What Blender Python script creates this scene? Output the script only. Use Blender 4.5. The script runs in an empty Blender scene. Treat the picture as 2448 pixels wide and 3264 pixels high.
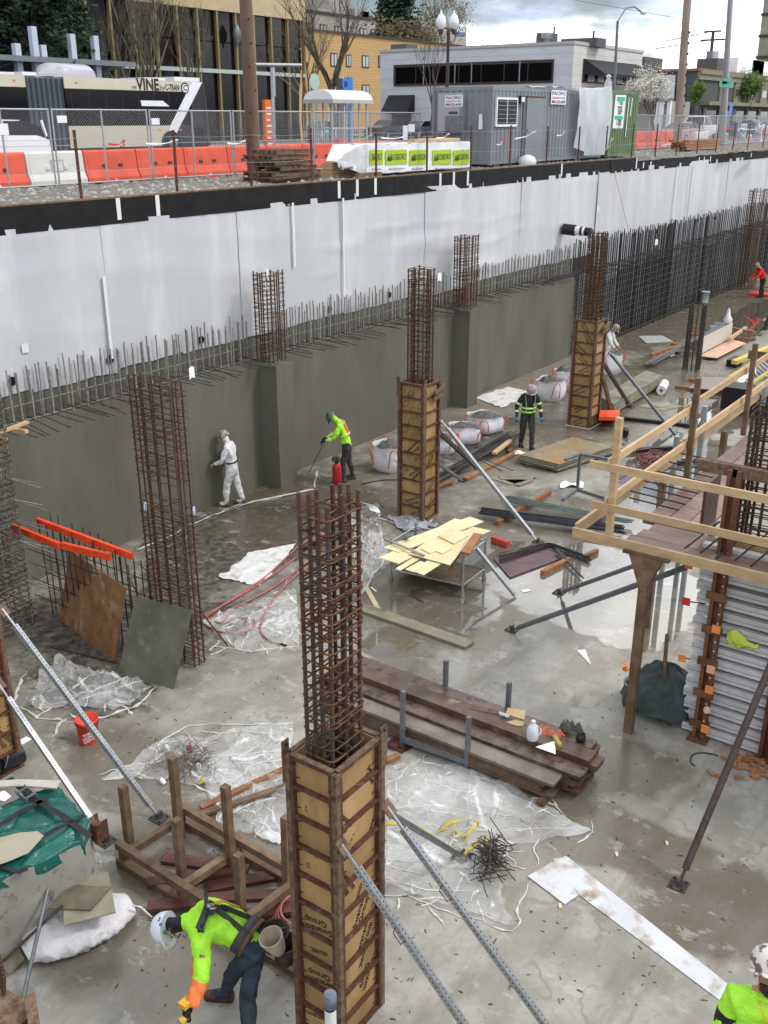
import bpy, bmesh, math, random
from mathutils import Vector, Matrix, Quaternion, noise
R = math.radians
rnd = random.Random(7); ru = rnd.uniform; V = Vector; cos = math.cos; sin = math.sin; pi = math.pi
scene = bpy.context.scene
C = scene.collection
# camera (phone held above the pit, looking down 21.7 degrees)
FPX, CX, CY, HY, HC = 3150.0, 1224.0, 1632.0, 381.0, 8.2
PITCH, YAW = math.atan((CY - HY) / FPX), R(35.2)
_fh = V((cos(YAW), sin(YAW), 0)); _up = V((0, 0, 1)); _rt = V((sin(YAW), -cos(YAW), 0))
_fw = _fh * cos(PITCH) - _up * sin(PITCH); _dn = -(_fh * sin(PITCH) + _up * cos(PITCH))
EYE = V((0, 0, HC))
cam = bpy.data.cameras.new('camera'); cam_o = bpy.data.objects.new('camera', cam); C.objects.link(cam_o)
cam.sensor_fit = 'VERTICAL'; cam.sensor_height = 24.0; cam.lens = FPX / 3264.0 * 24.0
cam.clip_start = 0.1; cam.clip_end = 3000
_m = Matrix((_rt, -_dn, -_fw)).transposed().to_4x4(); _m.translation = EYE
cam_o.matrix_world = _m
scene.camera = cam_o
# sky and sun
SUN_EL, SUN_AZ = R(48), R(-62)          # azimuth measured from +x
sd = V((cos(SUN_EL) * cos(SUN_AZ), cos(SUN_EL) * sin(SUN_AZ), sin(SUN_EL)))
w = bpy.data.worlds.new('World'); scene.world = w; w.use_nodes = True
nt = w.node_tree; nt.nodes.clear()
def wn(t, **k):
    n = nt.nodes.new(t)
    for a, b in k.items(): setattr(n, a, b)
    return n
out = wn('ShaderNodeOutputWorld'); bg = wn('ShaderNodeBackground'); bg.inputs[1].default_value = 0.1
sky = wn('ShaderNodeTexSky', sky_type='NISHITA', sun_disc=False, sun_elevation=SUN_EL, sun_rotation=pi / 2 - SUN_AZ)
sky.air_density = 1.0; sky.dust_density = 1.5
tc = wn('ShaderNodeTexCoord'); sep = wn('ShaderNodeSeparateXYZ'); nt.links.new(tc.outputs['Generated'], sep.inputs[0])
def wm(op, a, b, c=None):
    n = wn('ShaderNodeMath', operation=op)
    for i, x in enumerate((a, b, c)):
        if x is None: continue
        if isinstance(x, (int, float)): n.inputs[i].default_value = x
        else: nt.links.new(x, n.inputs[i])
    return n.outputs[0]
zz = wm('MAXIMUM', sep.outputs[2], 0.0); den = wm('ADD', zz, 0.22)
cv = wn('ShaderNodeCombineXYZ')
nt.links.new(wm('DIVIDE', sep.outputs[0], den), cv.inputs[0]); nt.links.new(wm('DIVIDE', sep.outputs[1], den), cv.inputs[1])
def wnoise(scale, detail, off, rough=.55):
    mp = wn('ShaderNodeMapping'); mp.inputs['Location'].default_value = off; nt.links.new(cv.outputs[0], mp.inputs[0])
    n = wn('ShaderNodeTexNoise'); n.inputs['Scale'].default_value = scale; n.inputs['Detail'].default_value = detail; n.inputs['Roughness'].default_value = rough
    nt.links.new(mp.outputs[0], n.inputs['Vector']); return n.outputs[0]
def ramp(x, stops):
    r = wn('ShaderNodeValToRGB'); el = r.color_ramp.elements
    for i, (p, c) in enumerate(stops):
        e = el[i] if i < 2 else el.new(p)
        e.position = p; e.color = (*c, 1)
    nt.links.new(x, r.inputs[0]); return r.outputs[0]
cover = ramp(wnoise(.95, 6, (3.1, 1.7, 0)), [(.37, (0, 0, 0)), (.51, (1, 1, 1))])
shade = ramp(wnoise(1.35, 7, (7.4, 2.2, 5), .58), [(.38, (4.0, 4.9, 7.8)), (.49, (9.5, 10.4, 12.2)), (.57, (26, 26, 26))])
low = wm('ADD', wm('MULTIPLY', wm('POWER', wm('SUBTRACT', 1.0, zz), 4.0), .35), .95)
sv_ = wn('ShaderNodeVectorMath', operation='SCALE'); nt.links.new(shade, sv_.inputs[0]); nt.links.new(low, sv_.inputs['Scale']); shade = sv_.outputs[0]
mx = wn('ShaderNodeMix', data_type='RGBA'); nt.links.new(cover, mx.inputs[0]); nt.links.new(sky.outputs[0], mx.inputs[6]); nt.links.new(shade, mx.inputs[7])
nt.links.new(mx.outputs[2], bg.inputs[0]); nt.links.new(bg.outputs[0], out.inputs[0])
sun = bpy.data.lights.new('sun', 'SUN'); sun.energy = 1.7; sun.angle = R(10); sun.color = (1, .96, .9)
sun_o = bpy.data.objects.new('sun', sun); C.objects.link(sun_o); sun_o.rotation_euler = (-sd).to_track_quat('-Z', 'Y').to_euler()
vs = scene.view_settings; vs.view_transform = 'Standard'; vs.look = 'None'; vs.exposure = 0.08; vs.gamma = 1.0; vs.use_curve_mapping = False
scene.cycles.max_bounces = 4; scene.cycles.adaptive_threshold = .02; scene.cycles.use_denoising = True
scene.cycles.transparent_max_bounces = 12
# photo point -> place in the site
def ray(u, v): return _fw * FPX + _rt * (u - CX) + _dn * (v - CY)
def G(u, v, z=0.0):
    r = ray(u, v); return EYE + r * ((z - HC) / r.z)
def YP(u, v, y):
    r = ray(u, v); return EYE + r * (y / r.y)
def XP(u, v, x):
    r = ray(u, v); return EYE + r * (x / r.x)
def HZ(u, v, p):
    r = ray(u, v); t = (p[0] * r.x + p[1] * r.y) / (r.x * r.x + r.y * r.y); return (EYE + r * t).z
# materials
MATS = {}
def mat(name, col, rough=.7, col2=None, scale=6, metal=0, bump=0, bscale=None, spec=.35, trans=0, alpha=1, stretch=(1, 1, 1), detail=5, lo=.35, hi=.65, coat=0, rand=0, col3=None, s3=1.0, t3=(.55, .7), emit=0, ior=None):
    if name in MATS: return MATS[name]
    m = bpy.data.materials.new(name); m.use_nodes = True; t = m.node_tree; b = t.nodes['Principled BSDF']
    b.inputs['Roughness'].default_value = rough; b.inputs['Metallic'].default_value = metal
    b.inputs['Specular IOR Level'].default_value = spec
    if ior: b.inputs['IOR'].default_value = ior
    if trans: b.inputs['Transmission Weight'].default_value = trans
    if alpha < 1: b.inputs['Alpha'].default_value = alpha
    if coat: b.inputs['Coat Weight'].default_value = coat; b.inputs['Coat Roughness'].default_value = .08
    if emit: b.inputs['Emission Color'].default_value = (*col, 1); b.inputs['Emission Strength'].default_value = emit
    L = t.links.new
    pos = t.nodes.new('ShaderNodeNewGeometry'); mp = t.nodes.new('ShaderNodeMapping'); mp.inputs['Scale'].default_value = stretch
    L(pos.outputs['Position'], mp.inputs[0]); cur = None
    def nz(sc, dt=detail):
        n = t.nodes.new('ShaderNodeTexNoise'); n.inputs['Scale'].default_value = sc; n.inputs['Detail'].default_value = dt; n.inputs['Roughness'].default_value = .6
        L(mp.outputs[0], n.inputs['Vector']); return n.outputs[0]
    if col2 is not None:
        r = t.nodes.new('ShaderNodeValToRGB'); r.color_ramp.elements[0].position = lo; r.color_ramp.elements[1].position = hi
        r.color_ramp.elements[0].color = (*col, 1); r.color_ramp.elements[1].color = (*col2, 1); L(nz(scale), r.inputs[0]); cur = r.outputs[0]
    if col3 is not None:
        r3 = t.nodes.new('ShaderNodeMapRange'); r3.inputs[1].default_value = t3[0]; r3.inputs[2].default_value = t3[1]; L(nz(s3), r3.inputs[0])
        mm = t.nodes.new('ShaderNodeMix'); mm.data_type = 'RGBA'; L(r3.outputs[0], mm.inputs[0])
        if cur: L(cur, mm.inputs[6])
        else: mm.inputs[6].default_value = (*col, 1)
        mm.inputs[7].default_value = (*col3, 1); cur = mm.outputs[2]
    if rand:
        oi = t.nodes.new('ShaderNodeObjectInfo'); mr = t.nodes.new('ShaderNodeMapRange'); mr.inputs[3].default_value = 1 - rand; mr.inputs[4].default_value = 1 + rand
        L(oi.outputs['Random'], mr.inputs[0]); hs = t.nodes.new('ShaderNodeHueSaturation'); L(mr.outputs[0], hs.inputs['Value'])
        if cur: L(cur, hs.inputs['Color'])
        else: hs.inputs['Color'].default_value = (*col, 1)
        cur = hs.outputs[0]
    if cur: L(cur, b.inputs['Base Color'])
    else: b.inputs['Base Color'].default_value = (*col, 1)
    if bump:
        bp = t.nodes.new('ShaderNodeBump'); bp.inputs['Strength'].default_value = min(1, bump); bp.inputs['Distance'].default_value = .02 * max(1, bump)
        L(nz(bscale or scale * 3), bp.inputs['Height']); L(bp.outputs[0], b.inputs['Normal'])
    MATS[name] = m; return m
def srgb(r, g, b):
    f = lambda c: (c / 255 / 12.92) if c <= 10 else ((c / 255 + .055) / 1.055) ** 2.4
    return (f(r), f(g), f(b))
# mesh builder
def V3(p): return p if isinstance(p, Vector) else Vector(p)
def frame(d, up=None):
    d = d.normalized()
    up = Vector(up) if up is not None else (V((0, 0, 1)) if abs(d.z) < .95 else V((1, 0, 0)))
    x = d.cross(up).normalized(); y = x.cross(d).normalized(); return x, y
class MB:
    def __init__(s): s.v = []; s.f = []; s.mi = []; s.sm = []
    def add(s, vs, fs, mi=0, smooth=False):
        o = len(s.v); s.v += [tuple(x) for x in vs]
        for f in fs: s.f.append(tuple(i + o for i in f)); s.mi.append(mi); s.sm.append(smooth)
        return s
    def box(s, a, b, mi=0):
        (x0, y0, z0), (x1, y1, z1) = a, b
        return s.add([(x0, y0, z0), (x1, y0, z0), (x1, y1, z0), (x0, y1, z0), (x0, y0, z1), (x1, y0, z1), (x1, y1, z1), (x0, y1, z1)],
                     [(3, 2, 1, 0), (4, 5, 6, 7), (0, 1, 5, 4), (1, 2, 6, 5), (2, 3, 7, 6), (3, 0, 4, 7)], mi)
    def beam(s, p0, p1, wd, ht, up=None, mi=0, taper=1.0):
        p0, p1 = V3(p0), V3(p1); x, y = frame(p1 - p0, up); x = x * wd / 2; y = y * ht / 2
        vs = [p0 - x - y, p0 + x - y, p0 + x + y, p0 - x + y] + [p1 + (q) * taper for q in (-x - y, x - y, x + y, -x + y)]
        return s.add(vs, [(0, 1, 2, 3), (7, 6, 5, 4), (4, 5, 1, 0), (5, 6, 2, 1), (6, 7, 3, 2), (7, 4, 0, 3)], mi)
    def cyl(s, p0, p1, r, n=8, r1=None, mi=0, caps=True, smooth=True):
        p0, p1 = V3(p0), V3(p1); x, y = frame(p1 - p0); r1 = r if r1 is None else r1; vs = []
        for p, q in ((p0, r), (p1, r1)):
            for i in range(n):
                a = 2 * pi * i / n; vs.append(p + x * (q * cos(a)) + y * (q * sin(a)))
        s.add(vs, [(i, (i + 1) % n, n + (i + 1) % n, n + i) for i in range(n)], mi, smooth)
        if caps: s.add(vs, [tuple(range(n - 1, -1, -1)), tuple(range(n, 2 * n))], mi)
        return s
    def tube(s, pts, r, n=6, mi=0, smooth=True, rs=None, closed=False):
        pts = [V3(p) for p in pts]; vs = []; k = len(pts); px = None
        for i, p in enumerate(pts):
            if closed: d = pts[(i + 1) % k] - pts[i - 1]
            else: d = pts[min(i + 1, k - 1)] - pts[max(i - 1, 0)]
            if d.length < 1e-9: d = V((0, 0, 1))
            d.normalize()
            if px is None: x, y = frame(d)
            else:
                x = (px - d * px.dot(d))
                x = x.normalized() if x.length > 1e-6 else frame(d)[0]
                y = d.cross(x)
            px = x; q = rs[i] if rs else r
            for j in range(n):
                a = 2 * pi * j / n; vs.append(p + x * (q * cos(a)) + y * (q * sin(a)))
        fs = [(i * n + j, i * n + (j + 1) % n, ((i + 1) % k) * n + (j + 1) % n, ((i + 1) % k) * n + j) for i in range(k if closed else k - 1) for j in range(n)]
        s.add(vs, fs, mi, smooth)
        if not closed: s.add(vs, [tuple(range(n - 1, -1, -1)), tuple(range((k - 1) * n, k * n))], mi)
        return s
    def prism(s, poly, ext, mi=0):
        poly = [V3(p) for p in poly]; ext = V3(ext); n = len(poly)
        nrm = V((0, 0, 0))
        for i in range(n): nrm += poly[i].cross(poly[(i + 1) % n])
        if nrm.dot(ext) > 0: poly = poly[::-1]
        vs = poly + [p + ext for p in poly]
        return s.add(vs, [tuple(range(n)), tuple(range(2 * n - 1, n - 1, -1))] + [(i, n + i, n + (i + 1) % n, (i + 1) % n) for i in range(n)], mi)
    def sheet(s, f, nu, nv, thick=0, mi=0, smooth=True):
        P = [[V3(f(i / nu, j / nv)) for j in range(nv + 1)] for i in range(nu + 1)]
        vs = [p for row in P for p in row]; m = nv + 1
        fs = [(i * m + j, (i + 1) * m + j, (i + 1) * m + j + 1, i * m + j + 1) for i in range(nu) for j in range(nv)]
        s.add(vs, fs, mi, smooth)
        if thick:
            nn = (P[nu][0] - P[0][0]).cross(P[0][nv] - P[0][0]).normalized() * thick
            s.add([p - nn for p in vs], [f[::-1] for f in fs], mi, smooth)
            o = len(vs); al = vs + [p - nn for p in vs]
            bd = [i * m for i in range(nu + 1)] + [nu * m + j for j in range(1, m)] + [i * m + nv for i in range(nu - 1, -1, -1)] + [j for j in range(nv - 1, 0, -1)]
            s.add(al, [(bd[i], bd[i] + o, bd[(i + 1) % len(bd)] + o, bd[(i + 1) % len(bd)]) for i in range(len(bd))], mi)
        return s
    def lathe(s, c, prof, n=16, mi=0, axis=None, smooth=True):
        c = V3(c); d = V3(axis).normalized() if axis else V((0, 0, 1)); x, y = frame(d); vs = []
        for r, h in prof:
            for i in range(n):
                a = 2 * pi * i / n; vs.append(c + d * h + x * (r * cos(a)) + y * (r * sin(a)))
        k = len(prof)
        s.add(vs, [(i * n + j, i * n + (j + 1) % n, (i + 1) * n + (j + 1) % n, (i + 1) * n + j) for i in range(k - 1) for j in range(n)], mi, smooth)
        s.add(vs, [tuple(range(n - 1, -1, -1)), tuple(range((k - 1) * n, k * n))], mi); return s
    def mesh(s, name, mats):
        me = bpy.data.meshes.new(name); me.from_pydata(s.v, [], s.f)
        for m in (mats if isinstance(mats, (list, tuple)) else [mats]): me.materials.append(m)
        me.polygons.foreach_set('material_index', s.mi); me.polygons.foreach_set('use_smooth', s.sm); me.update(); return me
    def mk(s, name, mats, parent=None, **k): return link(name, s.mesh(name, mats), parent, **k)
def tag(o, label=None, cat=None, group=None, kind=None):
    if label: o['label'] = label
    if cat: o['category'] = cat
    if group: o['group'] = group
    if kind: o['kind'] = kind
    return o
def link(name, me, parent=None, label=None, cat=None, group=None, kind=None):
    o = bpy.data.objects.new(name, me); C.objects.link(o)
    if parent is not None: adopt(o, parent)
    return tag(o, label, cat, group, kind)
ROOT = {}
def adopt(o, parent):
    o.parent = parent
    if parent.type == 'EMPTY' and parent.name in ROOT: o.matrix_parent_inverse = ROOT[parent.name].inverted()
def thing(name, label, cat, loc=(0, 0, 0), group=None, rz=0):
    o = bpy.data.objects.new(name, None); C.objects.link(o); o.location = loc; o.rotation_euler = (0, 0, rz); o.empty_display_size = .2
    ROOT[o.name] = Matrix.Translation(V3(loc)) @ Matrix.Rotation(rz, 4, 'Z'); return tag(o, label, cat, group)
def copy_tree(o, dloc, label=None, rz=None):
    "copy of a thing with its parts and sub-parts, moved by dloc"
    def rec(a, par):
        c = a.copy(); C.objects.link(c)
        if par is not None: c.parent = par
        for ch in list(KIDS.get(a.name, ())): rec(ch, c)
        return c
    KIDS = {}
    for q in C.objects:
        if q.parent is not None: KIDS.setdefault(q.parent.name, []).append(q)
    c = rec(o, None); c.location = V3(o.location) + V3(dloc)
    if rz is not None: c.rotation_euler.z = rz
    if label: c['label'] = label
    return c
_unit = {}
def bar(name, parent, p0, p1, r, m, n=6, **k):
    "a round bar; all bars of a material share one mesh"
    key = ('c', m.name, n)
    if key not in _unit: _unit[key] = MB().cyl((0, 0, 0), (0, 0, 1), 1, n).mesh('round_bar', m)
    p0, p1 = V3(p0), V3(p1); d = p1 - p0; o = link(name, _unit[key], None, **k)
    mw = Matrix.LocRotScale(p0, d.to_track_quat('Z', 'Y'), V((r, r, d.length)))
    if parent is not None:
        o.parent = parent
        if parent.name in ROOT: mw = ROOT[parent.name].inverted() @ mw
    o.matrix_basis = mw; return o
def ubox(name, parent, p0, p1, wd, ht, m, up=None, **k):
    "a sawn piece p0->p1 with section wd x ht; pieces share one mesh per material"
    key = ('b', m.name)
    if key not in _unit: _unit[key] = MB().box((-.5, -.5, 0), (.5, .5, 1)).mesh('sawn_piece', m)
    p0, p1 = V3(p0), V3(p1); d = p1 - p0; x, y = frame(d, up); q = Matrix((x, y, d.normalized())).transposed()
    if q.determinant() < 0: q = Matrix((-x, y, d.normalized())).transposed()
    mw = q.to_4x4() @ Matrix.Diagonal((wd, ht, d.length, 1)); mw.translation = p0; o = link(name, _unit[key], None, **k)
    if parent is not None:
        o.parent = parent
        if parent.name in ROOT: mw = ROOT[parent.name].inverted() @ mw
    o.matrix_basis = mw; return o
_txt = {}
def text_mesh(s, m, size=1, bold=0.0, align='CENTER', shear=0):
    key = (s, m.name, size, bold, align, shear)
    if key in _txt: return _txt[key]
    cu = bpy.data.curves.new('lettering', 'FONT'); cu.body = s; cu.size = size; cu.align_x = align; cu.align_y = 'CENTER'; cu.offset = bold; cu.extrude = .001; cu.resolution_u = 2; cu.shear = shear
    cu.space_line = .85
    o = bpy.data.objects.new('lettering', cu); C.objects.link(o); dg = bpy.context.evaluated_depsgraph_get()
    me = bpy.data.meshes.new_from_object(o.evaluated_get(dg)); bpy.data.objects.remove(o); bpy.data.curves.remove(cu)
    me.materials.clear(); me.materials.append(m); _txt[key] = me; return me
def letters(parent, s, m, pos, xdir, ydir, size, bold=0.0, align='CENTER', width=None, name='lettering', shear=0):
    me = text_mesh(s, m, 1, bold, align, shear); x, y = V3(xdir).normalized(), V3(ydir).normalized(); z = x.cross(y)
    o = link(name, me, None); sx = size
    if width:
        xs = [v.co.x for v in me.vertices]; sx = width / max(1e-6, max(xs) - min(xs))
    mw = Matrix((x * sx, y * size, z)).transposed().to_4x4(); mw.translation = V3(pos); o.parent = parent
    if parent.name in ROOT: mw = ROOT[parent.name].inverted() @ mw
    o.matrix_basis = mw; return o
def nz(x, y=0, z=0): return noise.noise(V((x, y, z)))
# palette
m_rust = mat('rusty_rebar', (.05, .026, .016), .85, (.10, .05, .026), 25, rand=.3, col3=(.05, .05, .052), s3=1.2, t3=(.5, .7))
m_tie = mat('orange_rust_tie', (.062, .029, .014), .85, (.135, .062, .026), 22, rand=.4)
m_dark = mat('dark_rebar', (.035, .033, .032), .6, (.08, .068, .06), 20, metal=.3, rand=.3)
m_gb_ = mat('mortar_splashed_rebar', (.15, .143, .128), .7, (.30, .29, .265), 14, rand=.3)
m_bb = mat('black_coated_rebar', (.012, .013, .018), .4, (.03, .03, .036), 20, rand=.2)
m_green_bar = mat('green_coated_rebar', (.06, .10, .085), .5, (.13, .17, .15), 20)
m_galv = mat('galvanised_steel', (.33, .35, .36), .38, (.46, .48, .49), 18, metal=.75)
m_sg = mat('grey_steel_tube', (.13, .145, .16), .45, (.2, .215, .23), 12, metal=.4)
m_bpi = mat('brown_painted_pipe', (.05, .035, .033), .5, (.085, .06, .055), 9, metal=.2)
m_fru = mat('rusted_form_steel', (.06, .022, .014), .75, (.125, .055, .03), 16, bump=.4, col3=(.20, .13, .115), s3=9, t3=(.56, .72))
m_ff = mat('worn_form_flange', (.10, .055, .03), .7, (.2, .135, .085), 18, bump=.4, col3=(.05, .022, .015), s3=7)
m_ply_face = mat('tan_form_plywood', (.29, .175, .07), .55, (.40, .26, .12), 2.6, bump=.1, bscale=40, col3=(.16, .10, .05), s3=5, t3=(.55, .78), rand=.2, stretch=(1, 1, .45))
m_print = mat('black_print', (.02, .012, .008), .7)
m_print_soft = mat('faded_print', (.15, .085, .035), .7)
m_hole = mat('dark_hole', (.008, .008, .008), .9)
m_wn = mat('fresh_sawn_lumber', (.44, .29, .155), .7, (.56, .40, .235), 3, stretch=(1, 1, 4), bump=.2, bscale=30, col3=(.36, .2, .09), s3=5, t3=(.6, .75), rand=.14)
m_ww = mat('wet_brown_lumber', (.06, .036, .022), .38, (.14, .088, .055), 3.5, bump=.3, bscale=30, col3=(.30, .22, .15), s3=2.2, t3=(.6, .72), rand=.25)
m_wr = mat('red_stained_lumber', (.065, .022, .017), .4, (.12, .045, .03), 5, bump=.2, rand=.25)
m_wo = mat('weathered_lumber', (.10, .064, .036), .7, (.19, .128, .076), 5, bump=.4, bscale=25, rand=.22)
m_wbk = mat('rust_stained_block', (.22, .085, .035), .6, (.34, .16, .07), 6, bump=.2, rand=.2)
m_po = mat('muddy_plywood', (.20, .185, .125), .6, (.30, .28, .195), 3, bump=.2, rand=.12, col3=(.12, .105, .07), s3=1.5)
m_ply_yellow = mat('yellow_plywood', (.66, .55, .30), .5, (.76, .66, .40), 3, rand=.06)
m_ply_pink = mat('pinkish_plywood', (.55, .32, .2), .5, (.68, .44, .3), 2.5)
m_ply_brown = mat('brown_wet_plywood', (.19, .095, .042), .45, (.31, .165, .075), 5, col3=(.3, .26, .2), s3=2, t3=(.58, .66), bump=.2)
m_osb = mat('wet_oriented_strand_board', (.22, .17, .10), .45, (.30, .25, .16), 5, col3=(.36, .17, .05), s3=1.3, t3=(.48, .6))
m_wpl = mat('white_plastic', (.72, .72, .73), .4)
m_bp = mat('black_plastic', (.014, .014, .017), .35)
m_orange = mat('orange_plastic', (.84, .10, .028), .5, (.70, .06, .018), 4, spec=.25)
m_oc = mat('orange_rebar_cap', (.80, .26, .06), .5)
m_red_cap = mat('red_rebar_cap', (.55, .04, .03), .5)
m_paper = mat('white_paper', (.8, .81, .83), .6)
m_hose = mat('red_rubber_hose', (.30, .085, .07), .45, (.42, .16, .13), 20)
m_black = mat('black_rubber', (.015, .014, .014), .6)
m_poly = mat('clear_polythene', (.78, .78, .76), .2, alpha=.3, spec=.9)
def crease_alpha(m, lo, hi, sc):
    t = m.node_tree; b = t.nodes['Principled BSDF']; L = t.links.new; g = t.nodes.new('ShaderNodeNewGeometry'); acc = None
    def M_(op, a, b_, c=0.0, clamp=False):
        n = t.nodes.new('ShaderNodeMath'); n.operation = op; n.use_clamp = clamp
        for i, x in enumerate((a, b_, c)):
            if isinstance(x, (int, float)): n.inputs[i].default_value = x
            else: L(x, n.inputs[i])
        return n.outputs[0]
    def N_(s_, dt=3, v=None):
        n = t.nodes.new('ShaderNodeTexNoise'); n.inputs['Scale'].default_value = s_; n.inputs['Detail'].default_value = dt; L(v or g.outputs['Position'], n.inputs['Vector']); return n
    wob = t.nodes.new('ShaderNodeVectorMath'); wob.operation = 'MULTIPLY_ADD'; L(N_(2.0).outputs['Color'], wob.inputs[0]); wob.inputs[1].default_value = (.25, .25, 0); L(g.outputs['Position'], wob.inputs[2])
    for s_, wd, st in ((sc, .030, (1, .45, 0)), (sc * 2.1, .022, (.5, 1, 0))):
        mp = t.nodes.new('ShaderNodeMapping'); mp.inputs['Scale'].default_value = st; L(wob.outputs[0], mp.inputs[0])
        v = t.nodes.new('ShaderNodeTexVoronoi'); v.feature = 'DISTANCE_TO_EDGE'; v.inputs['Scale'].default_value = s_; L(mp.outputs[0], v.inputs['Vector'])
        d = M_('MULTIPLY_ADD', v.outputs['Distance'], -1 / wd, 1.0, True); d = M_('MULTIPLY', d, M_('MULTIPLY_ADD', N_(1.7 * s_, 2).outputs[0], 5.0, -2.2, True)); acc = d if acc is None else M_('MAXIMUM', acc, d)
    haze_ = M_('MULTIPLY_ADD', N_(1.0, 5).outputs[0], 3.4, -1.45, True); f = M_('MULTIPLY_ADD', haze_, .62, acc)
    q = t.nodes.new('ShaderNodeMapRange'); q.inputs[3].default_value = lo; q.inputs[4].default_value = hi; L(f, q.inputs[0]); L(q.outputs[0], b.inputs['Alpha'])
    bp = t.nodes.new('ShaderNodeBump'); bp.inputs['Distance'].default_value = .02; bp.inputs['Strength'].default_value = .4; L(f, bp.inputs['Height']); L(bp.outputs[0], b.inputs['Normal'])
crease_alpha(m_poly, .17, .80, 1.5)
m_poly_fold = mat('gathered_polythene', (.74, .74, .71), .35, (.60, .58, .52), 7, alpha=.82, bump=.8, bscale=14)
m_geo = mat('white_geotextile', (.62, .62, .58), .75, (.72, .72, .70), 3, bump=.3, col3=(.38, .35, .27), s3=3.5, t3=(.52, .68))
m_membrane = mat('white_membrane', (.47, .48, .50), .5, (.54, .55, .56), .55, stretch=(1.0, 1, .22), bump=.8, bscale=3.2, col3=(.60, .61, .62), s3=1.1, t3=(.5, .75))
m_tape = mat('white_seam_tape', (.66, .68, .68), .45)
m_band = mat('black_waterproofing', (.008, .008, .009), .7, (.016, .016, .016), 2.5, bump=.2, spec=.2)
m_conc = mat('fresh_concrete_wall', (.105, .10, .076), .75, (.142, .136, .108), .9, stretch=(1, 1, .3), bump=.3, bscale=14, detail=5, col3=(.075, .071, .054), s3=.45, t3=(.56, .8))
m_conc_lt = mat('pale_concrete_edge', (.19, .185, .15), .72, (.25, .24, .2), 2)
m_soil = mat('dark_soil', (.06, .05, .04), .95, (.11, .095, .08), 3, bump=.8)
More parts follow.
